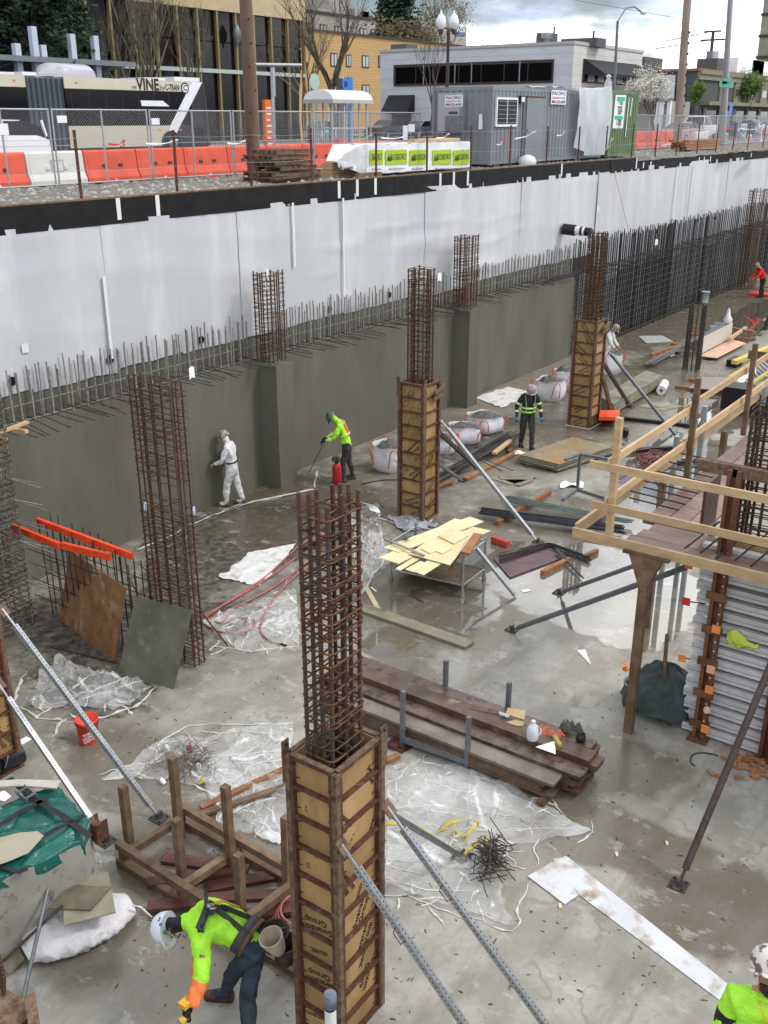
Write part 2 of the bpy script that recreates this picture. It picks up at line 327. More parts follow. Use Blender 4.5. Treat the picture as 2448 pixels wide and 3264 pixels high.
# slab, with standing water and mud lying on it
def slab_material():
    m = bpy.data.materials.new('wet_concrete_slab'); m.use_nodes = True; t = m.node_tree; b = t.nodes['Principled BSDF']; L = t.links.new
    pos = t.nodes.new('ShaderNodeNewGeometry').outputs['Position']
    def noise_(sc, dt=6, ro=.6, st=(1, 1, 1)):
        mp = t.nodes.new('ShaderNodeMapping'); mp.inputs['Scale'].default_value = st; L(pos, mp.inputs[0])
        n = t.nodes.new('ShaderNodeTexNoise'); n.inputs['Scale'].default_value = sc; n.inputs['Detail'].default_value = dt; n.inputs['Roughness'].default_value = ro
        L(mp.outputs[0], n.inputs['Vector']); return n.outputs[0]
    def math_(op, a, b_=None, c=None):
        n = t.nodes.new('ShaderNodeMath'); n.operation = op
        for i, x in enumerate((a, b_, c)):
            if x is None: continue
            if isinstance(x, (int, float)): n.inputs[i].default_value = x
            else: L(x, n.inputs[i])
        return n.outputs[0]
    def sm(x, a, b_):
        n = t.nodes.new('ShaderNodeMapRange'); n.interpolation_type = 'SMOOTHSTEP'; n.inputs[1].default_value = a; n.inputs[2].default_value = b_; L(x, n.inputs[0]); return n.outputs[0]
    def mixc(f, a, c):
        n = t.nodes.new('ShaderNodeMix'); n.data_type = 'RGBA'; L(f, n.inputs[0])
        for i, x in ((6, a), (7, c)):
            if isinstance(x, tuple): n.inputs[i].default_value = (*x, 1)
            else: L(x, n.inputs[i])
        return n.outputs[2]
    def blobs(lst):
        best = None
        for (cx, cy, rx, ry, ang) in lst:
            mp = t.nodes.new('ShaderNodeMapping'); mp.vector_type = 'TEXTURE'
            mp.inputs['Location'].default_value = (cx, cy, 0); mp.inputs['Rotation'].default_value = (0, 0, ang); mp.inputs['Scale'].default_value = (rx, ry, 1); L(pos, mp.inputs[0])
            ln = t.nodes.new('ShaderNodeVectorMath'); ln.operation = 'LENGTH'; L(mp.outputs[0], ln.inputs[0])
            v = math_('SUBTRACT', 1.0, ln.outputs['Value']); best = v if best is None else math_('MAXIMUM', best, v)
        return best
    big = noise_(.35, 5); mid = noise_(1.6, 4); fine = noise_(14, 4); streak = noise_(1.2, 4, .6, (.35, 1.6, 1))
    col = mixc(sm(mid, .38, .62), (.25, .236, .198), (.345, .33, .288))
    col = mixc(math_('MULTIPLY', sm(fine, .5, .72), .5), col, (.20, .19, .165))
    col = mixc(math_('MULTIPLY', sm(streak, .52, .7), .75), col, (.19, .17, .125))
    sx = t.nodes.new('ShaderNodeSeparateXYZ'); L(pos, sx.inputs[0])
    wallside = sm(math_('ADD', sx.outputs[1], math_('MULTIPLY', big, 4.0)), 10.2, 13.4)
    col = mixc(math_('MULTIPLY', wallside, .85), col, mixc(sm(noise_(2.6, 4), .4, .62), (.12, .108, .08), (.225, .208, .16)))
    far = sm(sx.outputs[0], 17.0, 27.0)
    col = mixc(math_('MULTIPLY', far, math_('MULTIPLY', sm(big, .3, .55), .85)), col, (.19, .172, .118))
    mud = sm(math_('ADD', blobs(MUD), math_('MULTIPLY', math_('SUBTRACT', noise_(2.2, 4, .7), .5), 1.9)), .0, .3)
    col = mixc(mud, col, mixc(sm(noise_(6, 4), .4, .6), (.045, .04, .033), (.12, .107, .083)))
    pud = sm(math_('ADD', blobs(PUDDLES), math_('MULTIPLY', math_('SUBTRACT', noise_(1.1, 4), .5), 1.3)), .06, .22)
    damp = sm(math_('ADD', blobs(DAMP), math_('MULTIPLY', math_('SUBTRACT', noise_(.9, 5), .5), 1.4)), .0, .3)
    damp = math_('MAXIMUM', damp, pud)
    col = mixc(math_('MULTIPLY', damp, .72), col, (.105, .088, .055))
    rim = math_('MULTIPLY', math_('MULTIPLY', pud, math_('SUBTRACT', 1.0, pud)), 2.2); col = mixc(rim, col, (.10, .085, .055))
    tr = math_('SUBTRACT', noise_(1.3, 3, .5), .5); tr = math_('MULTIPLY_ADD', math_('ABSOLUTE', tr), -45.0, 1.0); tr = math_('MULTIPLY', math_('MAXIMUM', tr, 0.0), sm(noise_(.8, 3), .48, .6)); col = mixc(math_('MULTIPLY', tr, .5), col, (.13, .115, .085))
    lait = sm(noise_(3.5, 4, .75, (1, .5, 1)), .57, .66); col = mixc(math_('MULTIPLY', lait, .4), col, (.47, .46, .43))
    specks = sm(noise_(38, 2, .4), .70, .74)
    col = mixc(math_('MULTIPLY', specks, .55), col, (.03, .028, .025))
    L(col, b.inputs['Base Color'])
    r = math_('ADD', math_('MULTIPLY', mid, .35), .36); r = math_('SUBTRACT', r, math_('MULTIPLY', damp, .30))
    n = t.nodes.new('ShaderNodeMix'); n.data_type = 'FLOAT'; L(pud, n.inputs[0]); L(math_('MAXIMUM', r, .14), n.inputs[2]); n.inputs[3].default_value = .015; L(n.outputs[0], b.inputs['Roughness'])
    b.inputs['IOR'].default_value = 1.5
    n2 = t.nodes.new('ShaderNodeMix'); n2.data_type = 'FLOAT'; L(pud, n2.inputs[0]); n2.inputs[2].default_value = 0.0; n2.inputs[3].default_value = 1.0
    L(n2.outputs[0], b.inputs['Coat Weight']); b.inputs['Coat Roughness'].default_value = .015; b.inputs['Coat IOR'].default_value = 1.6
    bp = t.nodes.new('ShaderNodeBump'); bp.inputs['Distance'].default_value = .012
    L(math_('SUBTRACT', .55, math_('MULTIPLY', pud, .545)), bp.inputs['Strength'])
    L(math_('ADD', math_('MULTIPLY', fine, .5), math_('MULTIPLY', math_('MULTIPLY', noise_(5, 4), 2.4), math_('ADD', .15, mud))), bp.inputs['Height']); L(bp.outputs[0], b.inputs['Normal'])
    return m
def blob(u, v, ru, rv, ang=0):
    "patch on the slab around a photo point; half widths in metres along x and y"
    p = G(u, v); return (p.x, p.y, ru, rv, ang)
PUDDLES = [blob(1830, 1850, 2.0, 2.0), blob(1960, 1960, 1.3, 1.5), blob(2180, 1560, 4.6, 1.6), blob(2120, 1450, 3.2, 1.6), blob(2300, 1300, 3.6, 1.6), blob(1660, 1800, 1.2, 1.6), blob(2080, 1900, 1.6, 1.2),
           blob(1350, 1960, .9, .9), blob(1250, 2040, .7, .5), blob(2200, 1500, 3.0, 2.0), blob(2330, 1060, 5, 1.2), blob(2400, 1000, 6, 1.0), blob(1480, 1950, 1.2, .7), blob(2010, 2010, .9, .8)]
DAMP = [blob(1400, 1920, 2.0, 2.2), blob(1750, 1700, 3.4, 2.6), blob(2000, 1250, 9, 2.2), blob(2250, 1000, 12, 2.4), blob(1900, 2420, .9, 1.6), blob(880, 2680, 1.2, 1.6), blob(1000, 1620, 3, 2.5), blob(700, 2950, 1.6, 1.0), blob(1750, 2480, .7, .9), blob(2260, 2900, 1.0, 1.2), blob(1850, 2620, .8, 1.0), blob(2050, 2700, .7, 1.2), blob(450, 2450, 1.0, 1.4), blob(600, 2700, 1.2, 1.2), blob(1250, 2150, 1.2, .8), blob(300, 3000, .8, 1.0)]
MUD = [blob(740, 1700, 2.0, 2.4), blob(880, 1620, 2.0, 1.6), blob(640, 1780, 1.2, 1.2), blob(1000, 1700, 1.5, 1.0), blob(1120, 1620, 1.4, .9), blob(400, 2010, 1.7, 1.9), blob(300, 2180, 1.0, 1.2), blob(220, 1960, .8, 1.2), blob(600, 1850, 1.3, 1.0), blob(700, 1960, .8, .8), blob(330, 2130, .7, .8), blob(1500, 1420, 2.2, .8)]
m_slab = slab_material()
def sheet_obj(name, x0, x1, y0, y1, z, m, kind='structure', **k):
    return tag(MB().add([(x0, y0, z), (x1, y0, z), (x1, y1, z), (x0, y1, z)], [(0, 1, 2, 3)]).mk(name, m), kind=kind, **k)
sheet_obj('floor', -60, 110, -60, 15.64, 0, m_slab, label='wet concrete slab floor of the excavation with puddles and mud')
# ground above the pit
ZS, ZR = 6.66, 6.58
m_gravel = mat('gravel_ground', (.10, .088, .075), .9, (.2, .185, .16), 5, bump=1.0, bscale=14, col3=(.30, .285, .26), s3=11, t3=(.56, .68))
m_asph = mat('damp_asphalt', (.055, .053, .055), .55, (.085, .08, .082), 2, bump=.3, bscale=60)
m_asph_red = mat('reddish_paving', (.14, .07, .07), .5, (.2, .115, .11), 2, bump=.2)
m_side = mat('sidewalk_concrete', (.30, .29, .27), .8, (.38, .37, .35), 2, bump=.2)
m_grass = mat('short_grass', (.05, .09, .025), .9, (.09, .14, .04), 8, bump=.6)
gr = MB()
gr.add([(-700, 15.66, 6.5), (1400, 15.66, 6.5), (1400, 1500, 6.5), (-700, 1500, 6.5)], [(0, 1, 2, 3)])
gr.add([(110, -900, 6.5), (1400, -900, 6.5), (1400, 15.66, 6.5), (110, 15.66, 6.5)], [(0, 1, 2, 3)])
gr.add([(110, -60, 0), (110, 15.66, 0), (110, 15.66, 6.5), (110, -60, 6.5)], [(0, 1, 2, 3)])
gr.add([(-700, -900, 6.5), (-11, -900, 6.5), (-11, 15.66, 6.5), (-700, 15.66, 6.5)], [(0, 1, 2, 3)]); gr.add([(-11, -900, 6.5), (110, -900, 6.5), (110, -17, 6.5), (-11, -17, 6.5)], [(0, 1, 2, 3)])  # unseen banks and pit walls on the near sides, added to cut low skylight
gr.add([(-11, -17, 0), (-11, 15.66, 0), (-11, 15.66, 6.5), (-11, -17, 6.5)], [(0, 1, 2, 3)]); gr.add([(-11, -17, 0), (110, -17, 0), (110, -17, 6.5), (-11, -17, 6.5)], [(0, 1, 2, 3)])
tag(gr.mk('ground', m_side), kind='structure', label='flat city ground around the excavation')
gs = MB()
def gz(i, j):
    x = -10 + 110 * i; y = 15.9 + 6.0 * j
    return (x, y, ZS + .05 * nz(x * .8, y * .9) + .03 * nz(x * 3, y * 3) - (.12 if j > .99 else 0))
gs.sheet(gz, 440, 20); tag(gs.mk('gravel_strip', m_gravel), kind='structure', label='muddy gravel strip along the top of the shored wall')
sheet_obj('road', -200, 900, 21.85, 48, ZR, m_asph, label='damp asphalt street beyond the barriers')
sheet_obj('red_bus_lane', -200, 900, 23.6, 30.5, ZR + .004, m_asph_red, label='dull red paved lane beside the orange barriers')
kb = MB().box((-200, 48, 6.4), (67.5, 54.9, 6.72)); tag(kb.mk('sidewalk', m_side), kind='structure', label='raised sidewalk in front of the dark glass building')
sheet_obj('cross_street', 67.5, 83.5, 48, 300, ZR + .004, m_asph, label='side street running between the buildings')
kb = MB().box((83.5, 36.5, 6.4), (900, 40.2, 6.7)); kb.box((83.5, 40.2, 6.4), (85, 300, 6.7)); tag(kb.mk('far_sidewalk', m_side), kind='structure', label='pale sidewalk around the white building')
sheet_obj('lawn_strip', 30, 67, 47.0, 47.9, ZR + .06, m_grass, label='narrow green lawn strip along the street')
st = MB(); m_stone = mat('river_stones', (.22, .21, .19), .8, (.42, .40, .37), 9)
for i in range(1600):
    x = ru(9, 62) if i % 3 else ru(9, 24); y = ru(15.95, 21.4); s = rnd.choice((.02, .03, .035, .05, .07)) * ru(.7, 1.4)
    z = ZS + .05 * nz(x * .8, y * .9) + .03 * nz(x * 3, y * 3); n = 5; vs = []
    for h, q in ((-.3, .9), (.35, .8)):
        for j in range(n):
            a = 2 * pi * j / n + i; rr = s * q * ru(.75, 1.15); vs.append((x + rr * cos(a) * 1.3, y + rr * sin(a), z + s * h))
    vs.append((x, y, z + s * .75))
    st.add(vs, [(j, (j + 1) % n, n + (j + 1) % n, n + j) for j in range(n)] + [(n + j, n + (j + 1) % n, 2 * n) for j in range(n)], 0, True)
tag(st.mk('gravel_stones', m_stone), kind='stuff', label='loose river stones scattered over the muddy strip')
# concrete wall with pilasters and dowels
WT = 3.05
wl = thing('concrete_wall', 'olive grey fresh concrete basement wall with two pilasters and upright dowels', 'wall', (14, 15.3, 0))
for a, b in ((-6, 6.4), (6.4, 14.35), (14.35, 23.0), (23.0, 31.6), (31.6, 33.62)):
    MB().box((a + .004, 15.3, 0), (b - .004, 15.60, WT)).mk('wall_panel', m_conc, wl)
for x0 in (16.67, 25.33):
    p = MB().box((x0, 14.77, 0), (x0 + .6, 15.296, WT - .1)); p.box((x0 - .002, 14.768, 0), (x0 + .05, 14.82, WT - .101)); p.mk('pilaster', m_conc, wl)
    MB().box((x0 + .3, 14.765, 0), (x0 + .304, 14.769, WT - .12)).mk('formwork_seam', m_conc_lt, wl)
k = 0; x = 9.6
while x < 33.5:
    for yy in (15.37, 15.53):
        xx = x + ru(-.03, .03) + (.1 if yy > 15.4 else 0)
        if not (16.5 < xx < 17.35 or 25.2 < xx < 26.0):
            bar('dowel_bar', wl, (xx, yy, WT - .05), (xx + ru(-.03, .03), yy + ru(-.03, .03), 4.02 + ru(-.12, .1)), .016, m_gb_, 5)
    x += ru(.19, .22)
for yy, z in ((15.36, WT + .05), (15.52, WT + .3)): bar('horizontal_bar', wl, (4, yy, z), (33.4, yy, z), .010, m_gb_, 5)
x = 9.7
while x < 31.5:
    if not (16.6 < x < 17.3 or 25.3 < x < 25.95):
        z = WT + ru(.02, .10); ln = ru(.75, 1.05) * (1.0 if x < 26.5 else .6)
        bar('hooked_dowel', wl, (x, 15.5, z + .05), (x + ru(-.12, .22), 15.36 - ln, z + ru(-.08, .06)), .009, m_dark, 5)
    x += ru(.13, .24)
for i in range(9): bar('hooked_dowel', wl, (31.2 + ru(-.2, .2), 15.3 - i * .03, WT - .05 + .03 * i), (33.5, 15.2 - i * .03, WT - .08 + .03 * i), .009, m_dark, 5)
# shored wall face: membrane sheets, black band, seam tapes
sw = thing('shored_wall', 'tall excavation wall hung with white membrane sheets under a black band', 'wall', (20, 15.7, 0))
MB().box((-10, 15.66, 0), (100, 15.88, 6.55)).mk('lagging_core', m_soil, sw)
MB().box((-10, 15.648, 2.9), (33.7, 15.656, 3.72)).mk('mortar_strip', m_conc, sw)
edges = [-900, -300, 30, 312, 548, 752, 930, 1092, 1235, 1358, 1502, 1668, 1775, 1912, 2040, 2100, 2152, 2203, 2262, 2330, 2400, 2448]
xs = [YP(u, 640 - .07 * u, 15.62).x for u in edges] + [62, 66, 70, 75, 80, 88, 99]
for i in range(len(xs) - 1):
    a, b = xs[i], xs[i + 1]; yo = 15.632 - .011 * (i % 2); top = 6.44 + ru(-.06, .05); slope = ru(-.05, .05); bot = 3.52 + ru(-.06, .08) if a < 33 else .05; sd_ = i * 7.3
    def f(s, t_, a=a, b=b, yo=yo, top=top, slope=slope, bot=bot, sd_=sd_):
        x = a - .03 + (b - a + .06) * s; zt = top + slope * (s - .5); z = bot + (zt - bot) * t_ + (.03 * nz(x * 2, sd_) if t_ < .02 else 0)
        y = yo - .03 * max(0, nz(x * .9 + z * .25, sd_, 0)) - .04 * max(0, nz(x * 3.1 + .3 * z, z * .3, sd_)) - .02 * max(0, nz(x * .4, z * 2.4, 3.3)) * (2.6 if 18 < x < 30 and z < 5.6 else .9)
        return (x, y, z)
    mb = MB(); mb.sheet(f, max(6, int((b - a) * 8)), 40, .003); mb.mk('membrane_sheet', m_membrane, sw)
bx = [-10, 3, 9.2, 12.1, 15.3, 17.4, 19.6, 22.6, 25.1, 27.9, 30.3, 33.4, 36.8, 39.45]
for a, b in zip(bx, bx[1:]): MB().box((a, 15.60 + ru(0, .02), 6.33), (b, 15.655, 6.80)).mk('black_band_strip', m_band, sw)
bx = [39.45, 41.3, 44, 48, 52.5, 57, 63, 70, 80, 99]
for a, b in zip(bx, bx[1:]): MB().box((a, 15.60 + ru(0, .02), 6.30), (b, 15.655, 6.66 + ru(-.02, .02))).mk('black_band_strip', m_band, sw)
for a, b in ((-10, 10.2), (10.25, 15.1), (15.15, 19.8), (19.85, 24.6), (24.65, 29.4), (29.45, 34.2), (34.25, 39.4)): ubox('cap_board', sw, (a, 15.66, 6.815), (b, 15.66, 6.815), .12, .03, m_wo, (0, 0, 1))
for u, v in ((378, 650), (503, 640), (1082, 595), (1140, 590), (1198, 585), (1405, 562), (1448, 558), (1493, 553), (1792, 535), (2031, 508), (2052, 525), (2076, 520), (2230, 505), (2246, 503), (2266, 501), (2396, 490)):
    x = YP(u, v, 15.58).x; MB().box((x - .05, 15.588, 6.4), (x + .05, 15.597, 6.8 if x < 39.4 else 6.62)).mk('tape_tab', m_tape, sw)
for (u0, v0), (u1, v1) in (((328, 879), (353, 1143)), ((930, 646), (936, 851)), ((1088, 631), (1097, 948)), ((2152, 531), (2144, 740)), ((2203, 529), (2193, 740)), ((2448, 505), (2440, 640))):
    p, q = YP(u0, v0, 15.585), YP(u1, v1, 15.585); xm = (p.x + q.x) / 2
    MB().box((xm - .035, 15.545, min(p.z, q.z)), (xm + .035, 15.553, max(p.z, q.z))).mk('seam_tape', m_tape, sw)
p = YP(80, 1110, 15.59); MB().box((p.x - .07, 15.585, p.z - .08), (p.x + .07, 15.592, p.z + .08)).mk('patch', m_tape, sw)
p = YP(1905, 665, 15.6); MB().box((p.x - .1, 15.575, p.z - .12), (p.x + .08, 15.59, p.z + .08)).mk('patch', m_tape, sw)
for u, v in ((37, 1215), (350, 1145), (640, 1083), (1050, 985), (1240, 940), (1522, 870), (1790, 835), (2093, 738), (2223, 703), (2279, 695), (2020, 748), (2430, 650)):
    p = YP(u, v, 15.6); MB().cyl((p.x, 15.60, p.z), (p.x, 15.575, p.z), .085, 12).mk('tieback_hole', m_hole, sw)
# pipe sleeve through the wall
p = YP(1795, 730, 15.55); ps = thing('pipe_sleeve', 'black pipe sleeve with white band sticking out of the membrane wall', 'pipe', p)
d = V((.15, -1, -.06)).normalized()
for a, b, r, mm, nm in ((0, .45, .19, m_bp, 'sleeve'), (.45, .62, .15, m_wpl, 'white_band'), (.62, .70, .16, m_bp, 'coupling'), (.70, .78, .15, m_wpl, 'white_ring'), (.78, 1.0, .145, m_bp, 'end_pipe')):
    MB().cyl(p + d * a, p + d * b, r, 18).mk(nm, mm, ps)
# rebar curtain waiting for the next pour
m_cur = mat('blue_black_bar', (.016, .018, .022), .6, (.045, .042, .04), 12, rand=.4)
rc = thing('rebar_curtain', 'dense dark rebar mat standing along the white wall beyond the poured part', 'rebar mat', (45, 15.3, 0))
x = 33.75
while x < 66:
    for yy in (15.2, 15.46):
        xx = x + ru(-.04, .04); bar('vertical_bar', rc, (xx, yy, 0), (xx + ru(-.03, .03), yy, 4.1 + ru(-.15, .12)), .019, m_cur, 5)
    x += .2 if x < 50 else .3
for i in range(12):
    z = .15 + i * .26
    for yy in (15.18, 15.44): bar('horizontal_bar', rc, (33.7, yy, z), (80, yy, z + ru(-.02, .02)), .016, m_cur, 5)
x = 34
while x < 60:
    bar('hooked_dowel', rc, (x, 15.3, 3.1 + ru(-.1, .1)), (x + ru(-.1, .4), 14.55 + ru(-.1, .2), 3.05 + ru(-.12, .05)), .011, m_dark, 5); x += .2
MB().sheet(lambda s, t_: (33.9 + 33 * s, 15.57 + .02 * nz(s * 40, t_ * 3), .02 + (2.6 + .6 * nz(s * 14)) * t_), 120, 8, .003).mk('mud_stained_sheet', mat('mud_stained_membrane', (.17, .16, .145), .7, (.36, .35, .34), 1.2, stretch=(1, 1, .3)), rc)

bar('red_string', None, YP(1948, 508, 15.5), YP(2010, 762, 15.45), .008, mat('red_cord', (.35, .03, .04), .6), 4, label='thin red cord hanging down the white membrane', cat='cord')
# rebar cages
def tie_mesh(w_, d_, r, m, corner=.05, key=None):
    pts = []
    for cx, cy, a0 in ((w_ - corner, d_ - corner, 0), (corner, d_ - corner, 90), (corner, corner, 180), (w_ - corner, corner, 270)):
        for k in (0, 45, 90): a = R(a0 + k); pts.append((cx + corner * cos(a), cy + corner * sin(a), 0))
    return MB().tube(pts, r, 5, closed=True).mesh('tie_hoop', m)
def hook_mesh(w_, r, m):
    pts = [(-.03, .04, 0), (-.035, 0, 0), (0, -.02, 0), (w_, -.02, 0), (w_ + .035, 0, 0), (w_ + .03, .05, 0), (w_ - .02, .10, 0)]
    return MB().tube(pts, r, 5).mesh('cross_tie', m)
def cage(label, x0, y0, w_, d_, z0, z1, nx, ny, step, m=m_rust, rv=.016, rt_=.007, group=None, lean=(0, 0), hooks=True, gap=None, name='rebar_cage', double=.3, mtie=None):
    t = thing(name, label, 'rebar cage', (x0 + w_ / 2, y0 + d_ / 2, z0), group)
    H = z1 - z0; mt = mtie or (m_tie if m is m_rust else m)
    def L_(z): return (lean[0] * (z - z0) / H, lean[1] * (z - z0) / H)
    pos = []
    for i in range(nx):
        for j in range(ny):
            if i in (0, nx - 1) or j in (0, ny - 1): pos.append((x0 + .025 + (w_ - .05) * i / (nx - 1), y0 + .025 + (d_ - .05) * j / (ny - 1)))
    for px, py in pos:
        zt = z1 + ru(-.04, .05); lx, ly = L_(zt); bar('vertical_bar', t, (px, py, z0), (px + lx + ru(-.01, .01), py + ly + ru(-.01, .01), zt), rv, m, 7)
    tm = tie_mesh(w_ + .02, d_ + .02, rt_, mt); hm = hook_mesh(w_, rt_, mt); hm2 = hook_mesh(d_, rt_, mt)
    z = z0 + step * .6
    def put(me, nm, x, y, z, rz=0):
        o = link(nm, me); o.parent = t; mw = Matrix.Translation((x, y, z)) @ Matrix.Rotation(rz, 4, 'Z') @ Matrix.Rotation(ru(-.025, .025), 4, 'X') @ Matrix.Rotation(ru(-.025, .025), 4, 'Y')
        o.matrix_basis = ROOT[t.name].inverted() @ mw
    while z < z1 - .03:
        if not (gap and gap[0] < z < gap[1]):
            lx, ly = L_(z); put(tm, 'tie_hoop', x0 - .01 + lx, y0 - .01 + ly, z + ru(-.012, .012))
            if rnd.random() < double: put(tm, 'tie_hoop', x0 - .01 + lx + .008, y0 - .01 + ly, z + .03)
            if hooks:
                put(hm, 'cross_tie', x0 + lx, y0 + d_ * rnd.choice((.33, .66)) + ly, z + .02)
                if rnd.random() < .7: put(hm2, 'cross_tie', x0 + w_ * .5 + lx, y0 + ly, z + .035, pi / 2)
        z += step * ru(.9, 1.1)
    return t
def paper_flag(label, p, s=.12, m=None):
    p = V3(p); a = ru(0, 3)
    def f(i, j): return p + V((cos(a) * s * (i - .5), sin(a) * s * (i - .5), s * 1.5 * (j - .3))) + V((0, 0, .25 * s * sin(3 * i)))
    o = MB().sheet(f, 4, 3, .002).mk('paper_tag', m or m_paper); return tag(o, label, 'paper tag')
cage('thick rusty rebar cage rising out of the nearest tan column form', 5.45, 4.37, .44, .31, .05, 5.48, 3, 4, .115, rv=.019, rt_=.009)
cage('rusty rebar cage above the tan column form behind the yellow plywood', 16.98, 10.98, .42, .42, .05, 5.38, 4, 4, .105)
cage('rusty rebar cage above the farthest tan column form', 25.6, 10.94, .42, .42, .05, 5.39, 4, 4, .10)
cage('rusty rebar cage standing on the pilaster nearest the white-suited worker', 16.5, 14.8, .6, .42, 3.05, 5.05, 5, 3, .10, hooks=False, double=.5)
cage('rusty rebar cage standing on the pilaster behind the middle column', 25.05, 14.8, .75, .42, 3.05, 5.08, 5, 3, .10, hooks=False, double=.5)
cage('dark rusty rebar cage at the far end of the rebar mat', 53.0, 14.4, 1.3, .6, 0, 4.95, 6, 4, .14, double=.4, hooks=False, m=m_rust)
cage('tall wide rusty rebar cage leaning left behind the two plywood panels', 9.55, 10.46, .27, .93, 0, 4.66, 3, 5, .10, rv=.014, gap=(2.75, 3.1), lean=(-.04, .0), double=.15)
cage('slender dark bundle of upright bars tied in a round on the far slab', G(2202, 1178).x - .22, G(2202, 1178).y - .25, .5, .5, 0, 2.25, 4, 4, .9, m=m_dark, hooks=False, rv=.022, double=0)
cage('mortar-grey rebar cage against the wall at the left edge', 8.35, 13.75, .62, .75, 0, 4.3, 4, 4, .11, m=m_gb_, mtie=m_rust, rv=.014, double=.4)
for lb, px, py, pz in (('white paper tag on the pilaster cage nearest the suited worker', 16.55, 14.8, 5.02), ('small white tag on the left side of the nearer pilaster cage', 16.48, 14.79, 4.75), ('white tag on top of the farther pilaster cage', 25.3, 14.85, 5.15),
                       ('white tag beside the cage of the middle column', 17.5, 10.95, 5.15), ('white tag on the wide leaning cage', 9.95, 10.45, 4.72), ('white tag atop the far end cage', 54.2, 14.5, 5.05), ('white scrap caught on the rebar mat', 41, 15.1, 3.4)):
    paper_flag(lb, (px, py, pz), .11 if px < 20 else .16)
def curl(i, j): a = 2.6 * i; return V((5.87 + .05 * sin(a), 4.34 - .05 * (1 - cos(a)) + .1 * (j - .5), 5.38 - .06 * i))
tag(MB().sheet(curl, 8, 2, .002).mk('paper_tag', m_paper), 'curled cream tag at the top of the nearest rebar cage', 'paper tag')
for lb, px, py in (('blue-white plastic spacer wheel on the left side of the wide cage', 9.53, 11.25), ('blue-white plastic spacer wheel on the right side of the wide cage', 9.83, 10.5)):
    tag(MB().lathe((px, py, 2.62), [(.05, -.01), (.075, -.01), (.075, .01), (.05, .01)], 14, axis=(.6, -.8, 0)).mk('spacer_wheel', mat('pale_blue_plastic', (.5, .58, .68), .4)), lb, 'spacer')
# wood pieces on the left cage
lp = tag(MB().beam(G(-60, 1400, 3.35), G(88, 1345, 3.4), .09, .04).mk('lumber_piece', m_wn), 'pale board laid on the grey cage at the left edge', 'board')
tag(MB().beam(G(45, 1370, 3.25), G(85, 1376, 3.25), .09, .06).mk('lumber_piece', m_wn), 'short pale block tucked beside the grey cage', 'board')
tag(MB().beam(G(-40, 1395, 3.2), G(20, 1400, 3.2), .09, .04).mk('lumber_piece', m_wn), 'pale board end below the longer board at the left edge', 'board')
# low rebar mat with orange safety caps between the grey cage and the wide cage
rm = thing('low_rebar_mat', 'knee-high rebar wall mat between the grey cage and the wide cage', 'rebar mat', (9.3, 12.8, 0))
for i in range(15):
    y = 11.5 + i * .17
    for xx in (9.42, 9.68):
        bar('vertical_bar', rm, (xx, y + ru(-.03, .03), 0), (xx + ru(-.04, .04), y + ru(-.03, .03), 1.55 + ru(-.1, .12) + .02 * i), .011, m_dark, 5)
for z in (.3, .6, .9, 1.2):
    for xx in (9.4, 9.7): bar('horizontal_bar', rm, (xx, 11.2 + ru(0, .6), z), (xx, 14.3, z + ru(-.03, .03)), .009, m_dark, 5)
bar('horizontal_bar', rm, G(545, 1890, .6), G(440, 1795, 1.2), .011, m_dark, 5); bar('horizontal_bar', rm, G(418, 1850, .5), G(470, 1975, .1), .011, m_dark, 5)
for i in range(12): z = .9 + (i % 6) * .37; bar('projecting_bar', rm, (8.9, 13.8 + .1 * (i // 6), z), (8.95 + .1 * (i // 6), 12.95 + .25 * (i // 6) + ru(-.05, .05), z - .02), .010, m_gb_, 5)
def cap_strip(label, a, b, h=.12):
    a, b = V3(a), V3(b); m = MB(); d = (b - a).normalized(); s = V((d.y, -d.x, 0)) * .03
    m.prism([a - s, a + s, a + s * .8 - V((0, 0, h)), a - s * .8 - V((0, 0, h))], b - a)
    return tag(m.mk('safety_cap_strip', m_orange), label, 'rebar cap', 'orange cap strips over the low bars')
zc = 1.72
cap_strip('long orange cap strip farthest back over the low bars', G(117, 1650, zc + .1), G(420, 1762, zc))
cap_strip('muddy orange cap strip at the left end over the low bars', G(41, 1670, zc), G(188, 1730, zc))
cap_strip('short orange cap strip nearest the plywood panels', G(197, 1728, zc), G(350, 1765, zc))
